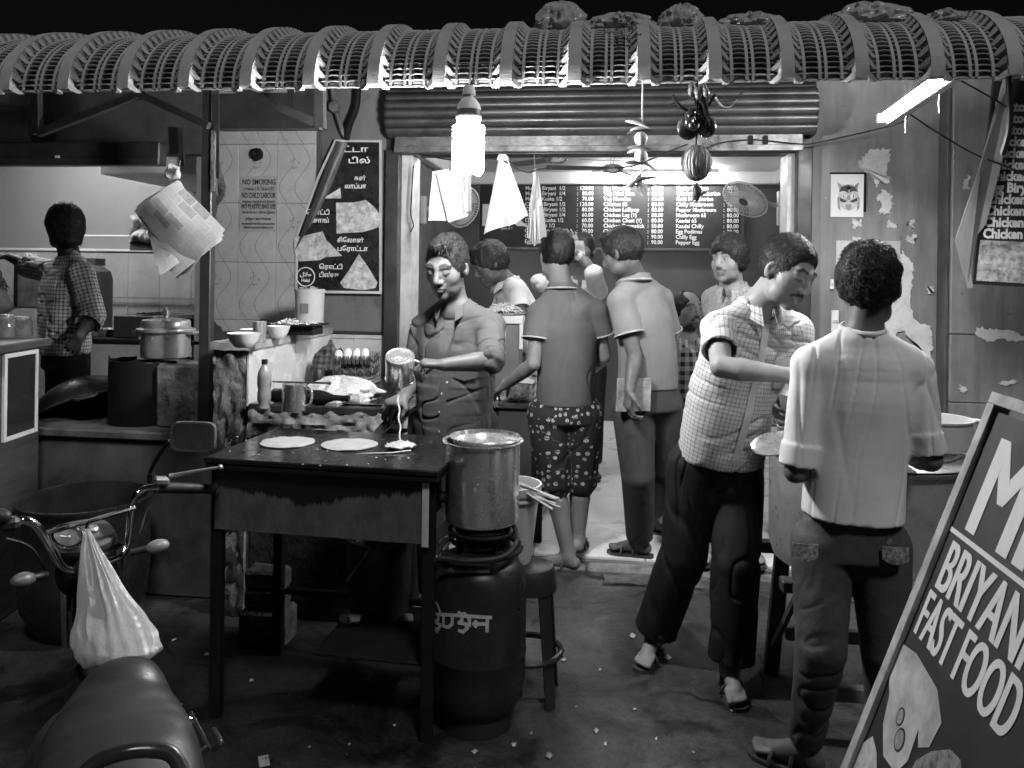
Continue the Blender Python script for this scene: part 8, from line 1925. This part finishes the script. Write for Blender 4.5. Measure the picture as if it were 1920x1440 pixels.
person('person', 'man in a pale striped shirt bending over the noodles on the white counter', J, .09, dict(stubble=.4, moust=.8, eye=0), dict(top=.030, side=.012, front=.060, comb=(0, .8, .3), len=.03, lift=.7, mess=.6, n=2200, freq=70, quiff=1, lump=1.4),
       dict(mat=mat('pale_striped_shirt', .62, .85, var=.12, scale=30, bump=.2, bscale=40, stretch=(8, 8, .2)), sleeve=.75, loose=.026, amp=.009, hemw=.17, collar=1, vneck=.12, front=V3(-.9, -.4, -.1), wrap=.86, neck=.064), dict(mat=check_mat('check_lungi', .45, .03, .05, .3, 'cuv', .1), name='lungi', loose=.05, hemf=3., kn=2., amp=.01), dict(mat=M_SAND), h=.0068, seed=71)
# ---- man wiping his face at the back
side = V3(-.97, -.2, 0); zf = FZ; YW = 6.0
J = dict(head=(pY(1093, 470, YW), V3(-.35, -.92, .12), V3(0, .1, 1), 1.04), nb=pY(1092, 524, YW+.04), shR=pY(1048, 545, YW+.02), shL=pY(1122, 545, YW+.05), elR=pY(1012, 530, YW-.2), wrR=pY(1060, 490, YW-.16), elL=pY(1112, 512, YW-.26), wrL=pY(1080, 468, YW-.2), waist=pY(1090, 625, YW+.05), hem=pY(1090, 690, YW+.05))
pel = pY(1090, 690, YW+.05); stand(J, pel, side, zf, (pel.x-.1, YW+.05), (pel.x+.1, YW+.05), (-.1, -1), (.1, -1))
J['handR'] = (V3(.6, 0, .8), V3(0, 1, 0), V3(.7, 0, -.6), (.3, .4, .3)); J['handL'] = (V3(-.3, 0, 1), V3(-.3, 1, 0), V3(-.9, 0, 0), (.3, .4, .3))
person('person', 'man in a white shirt with both hands raised wiping his face', J, .13, dict(eye=.6), dict(top=.018, side=.008, front=.07, comb=(.1, .4, 0), len=.02, n=500, freq=70),
       dict(mat=cloth('white_shirt', .68), sleeve=1.02, cuff=.05, loose=.024, amp=.009, collar=1, vneck=.08, front=V3(-.2, -1, 0)), dict(mat=cloth('dark_trousers'), loose=.015), dict(mat=M_SAND), h=.0075, seed=81)
wp_ = pY(1084, 480, YW-.22); tag(MB().sheet(lambda u, v: wp_+V3(.07*(u-.5)+.02*v, -.02*math.sin(u*3)+.02*noise.noise(V3(u*3, v*3, 1)), -.03+.14*(1-v)), 8, 10, .004).build('face_cloth', M_CLOTHW), 'white cloth pressed to the face of the man at the back', 'cloth')
# ---- man in the left stall
MC2 = check_mat('woven_check_shirt', .60, .03, .021, .24, 'cuv', .2, wrk=.4)
side = V3(.62, -.75, 0); zf = SFZ; YS2 = 4.34
J = dict(head=(pY(121, 430, YS2), V3(-.80, .58, -.03), V3(.02, .0, 1), 1.06), nb=pY(132, 490, YS2), shR=pY(152, 512, YS2-.14), shL=pY(106, 510, YS2+.16), elR=pY(174, 592, YS2-.16), wrR=pY(150, 630, YS2-.28), elL=pY(62, 502, YS2+.28), wrL=pY(18, 482, YS2+.26), waist=pY(122, 600, YS2), hem=pY(122, 662, YS2))
pel = pY(124, 672, YS2); stand(J, pel, side, zf, (pel.x+.05, YS2-.1), (pel.x-.05, YS2+.1), (-.9, .4), (-.9, .4))
J['handL'] = (V3(-1, 0, .05), V3(0, 0, -1), V3(0, -1, 0), (.15, .2, .1)); J['handR'] = (V3(-.6, .1, -.8), V3(-.3, .9, .2), V3(-.3, -.4, .6), (.6, .5, .4))
person('person', 'long-haired man in a woven check shirt pointing inside the left stall', J, .08, dict(beard=1., stubble=.8, moust=1.2, eye=0), dict(top=.028, side=.018, front=.06, nape=-.10, long=1, comb=(0, -.4, -.7), len=.04, lift=.5, mess=.6, n=3000, freq=50, lump=1.4),
       dict(mat=MC2, sleeve=1.42, cuff=.05, loose=.030, amp=.009, fold=CROSS, hemw=.175, collar=1, front=V3(-.8, .6, 0), neck=.064), dict(mat=cloth('black_trousers'), loose=.016), dict(mat=M_SAND), h=.0064, seed=91)
# ---- someone at the edge of the stall, only the arm in view
side = V3(.5, -.86, 0); YE = 4.1
J = dict(head=(pY(-70, 440, YE), V3(-.8, .5, -.2), V3(0, 0, 1), 1.), nb=pY(-62, 500, YE), shR=pY(-22, 520, YE-.1), shL=pY(-80, 515, YE+.14), elR=pY(10, 574, YE-.12), wrR=pY(-46, 600, YE-.2), elL=pY(-110, 600, YE+.2), wrL=pY(-120, 660, YE+.1), waist=pY(-62, 620, YE), hem=pY(-62, 680, YE))
pel = pY(-62, 690, YE); stand(J, pel, side, SFZ, (pel.x+.05, YE-.08), (pel.x-.05, YE+.1), (-.9, .4), (-.9, .4))
person('person', 'person in dark clothes beyond the display cabinet with only an elbow showing', J, .07, {}, dict(top=.02, n=200), dict(mat=cloth('black_shirt', .025), sleeve=.55, loose=.02), dict(mat=cloth('black_trousers'), loose=.016), None, h=.009, seed=95)
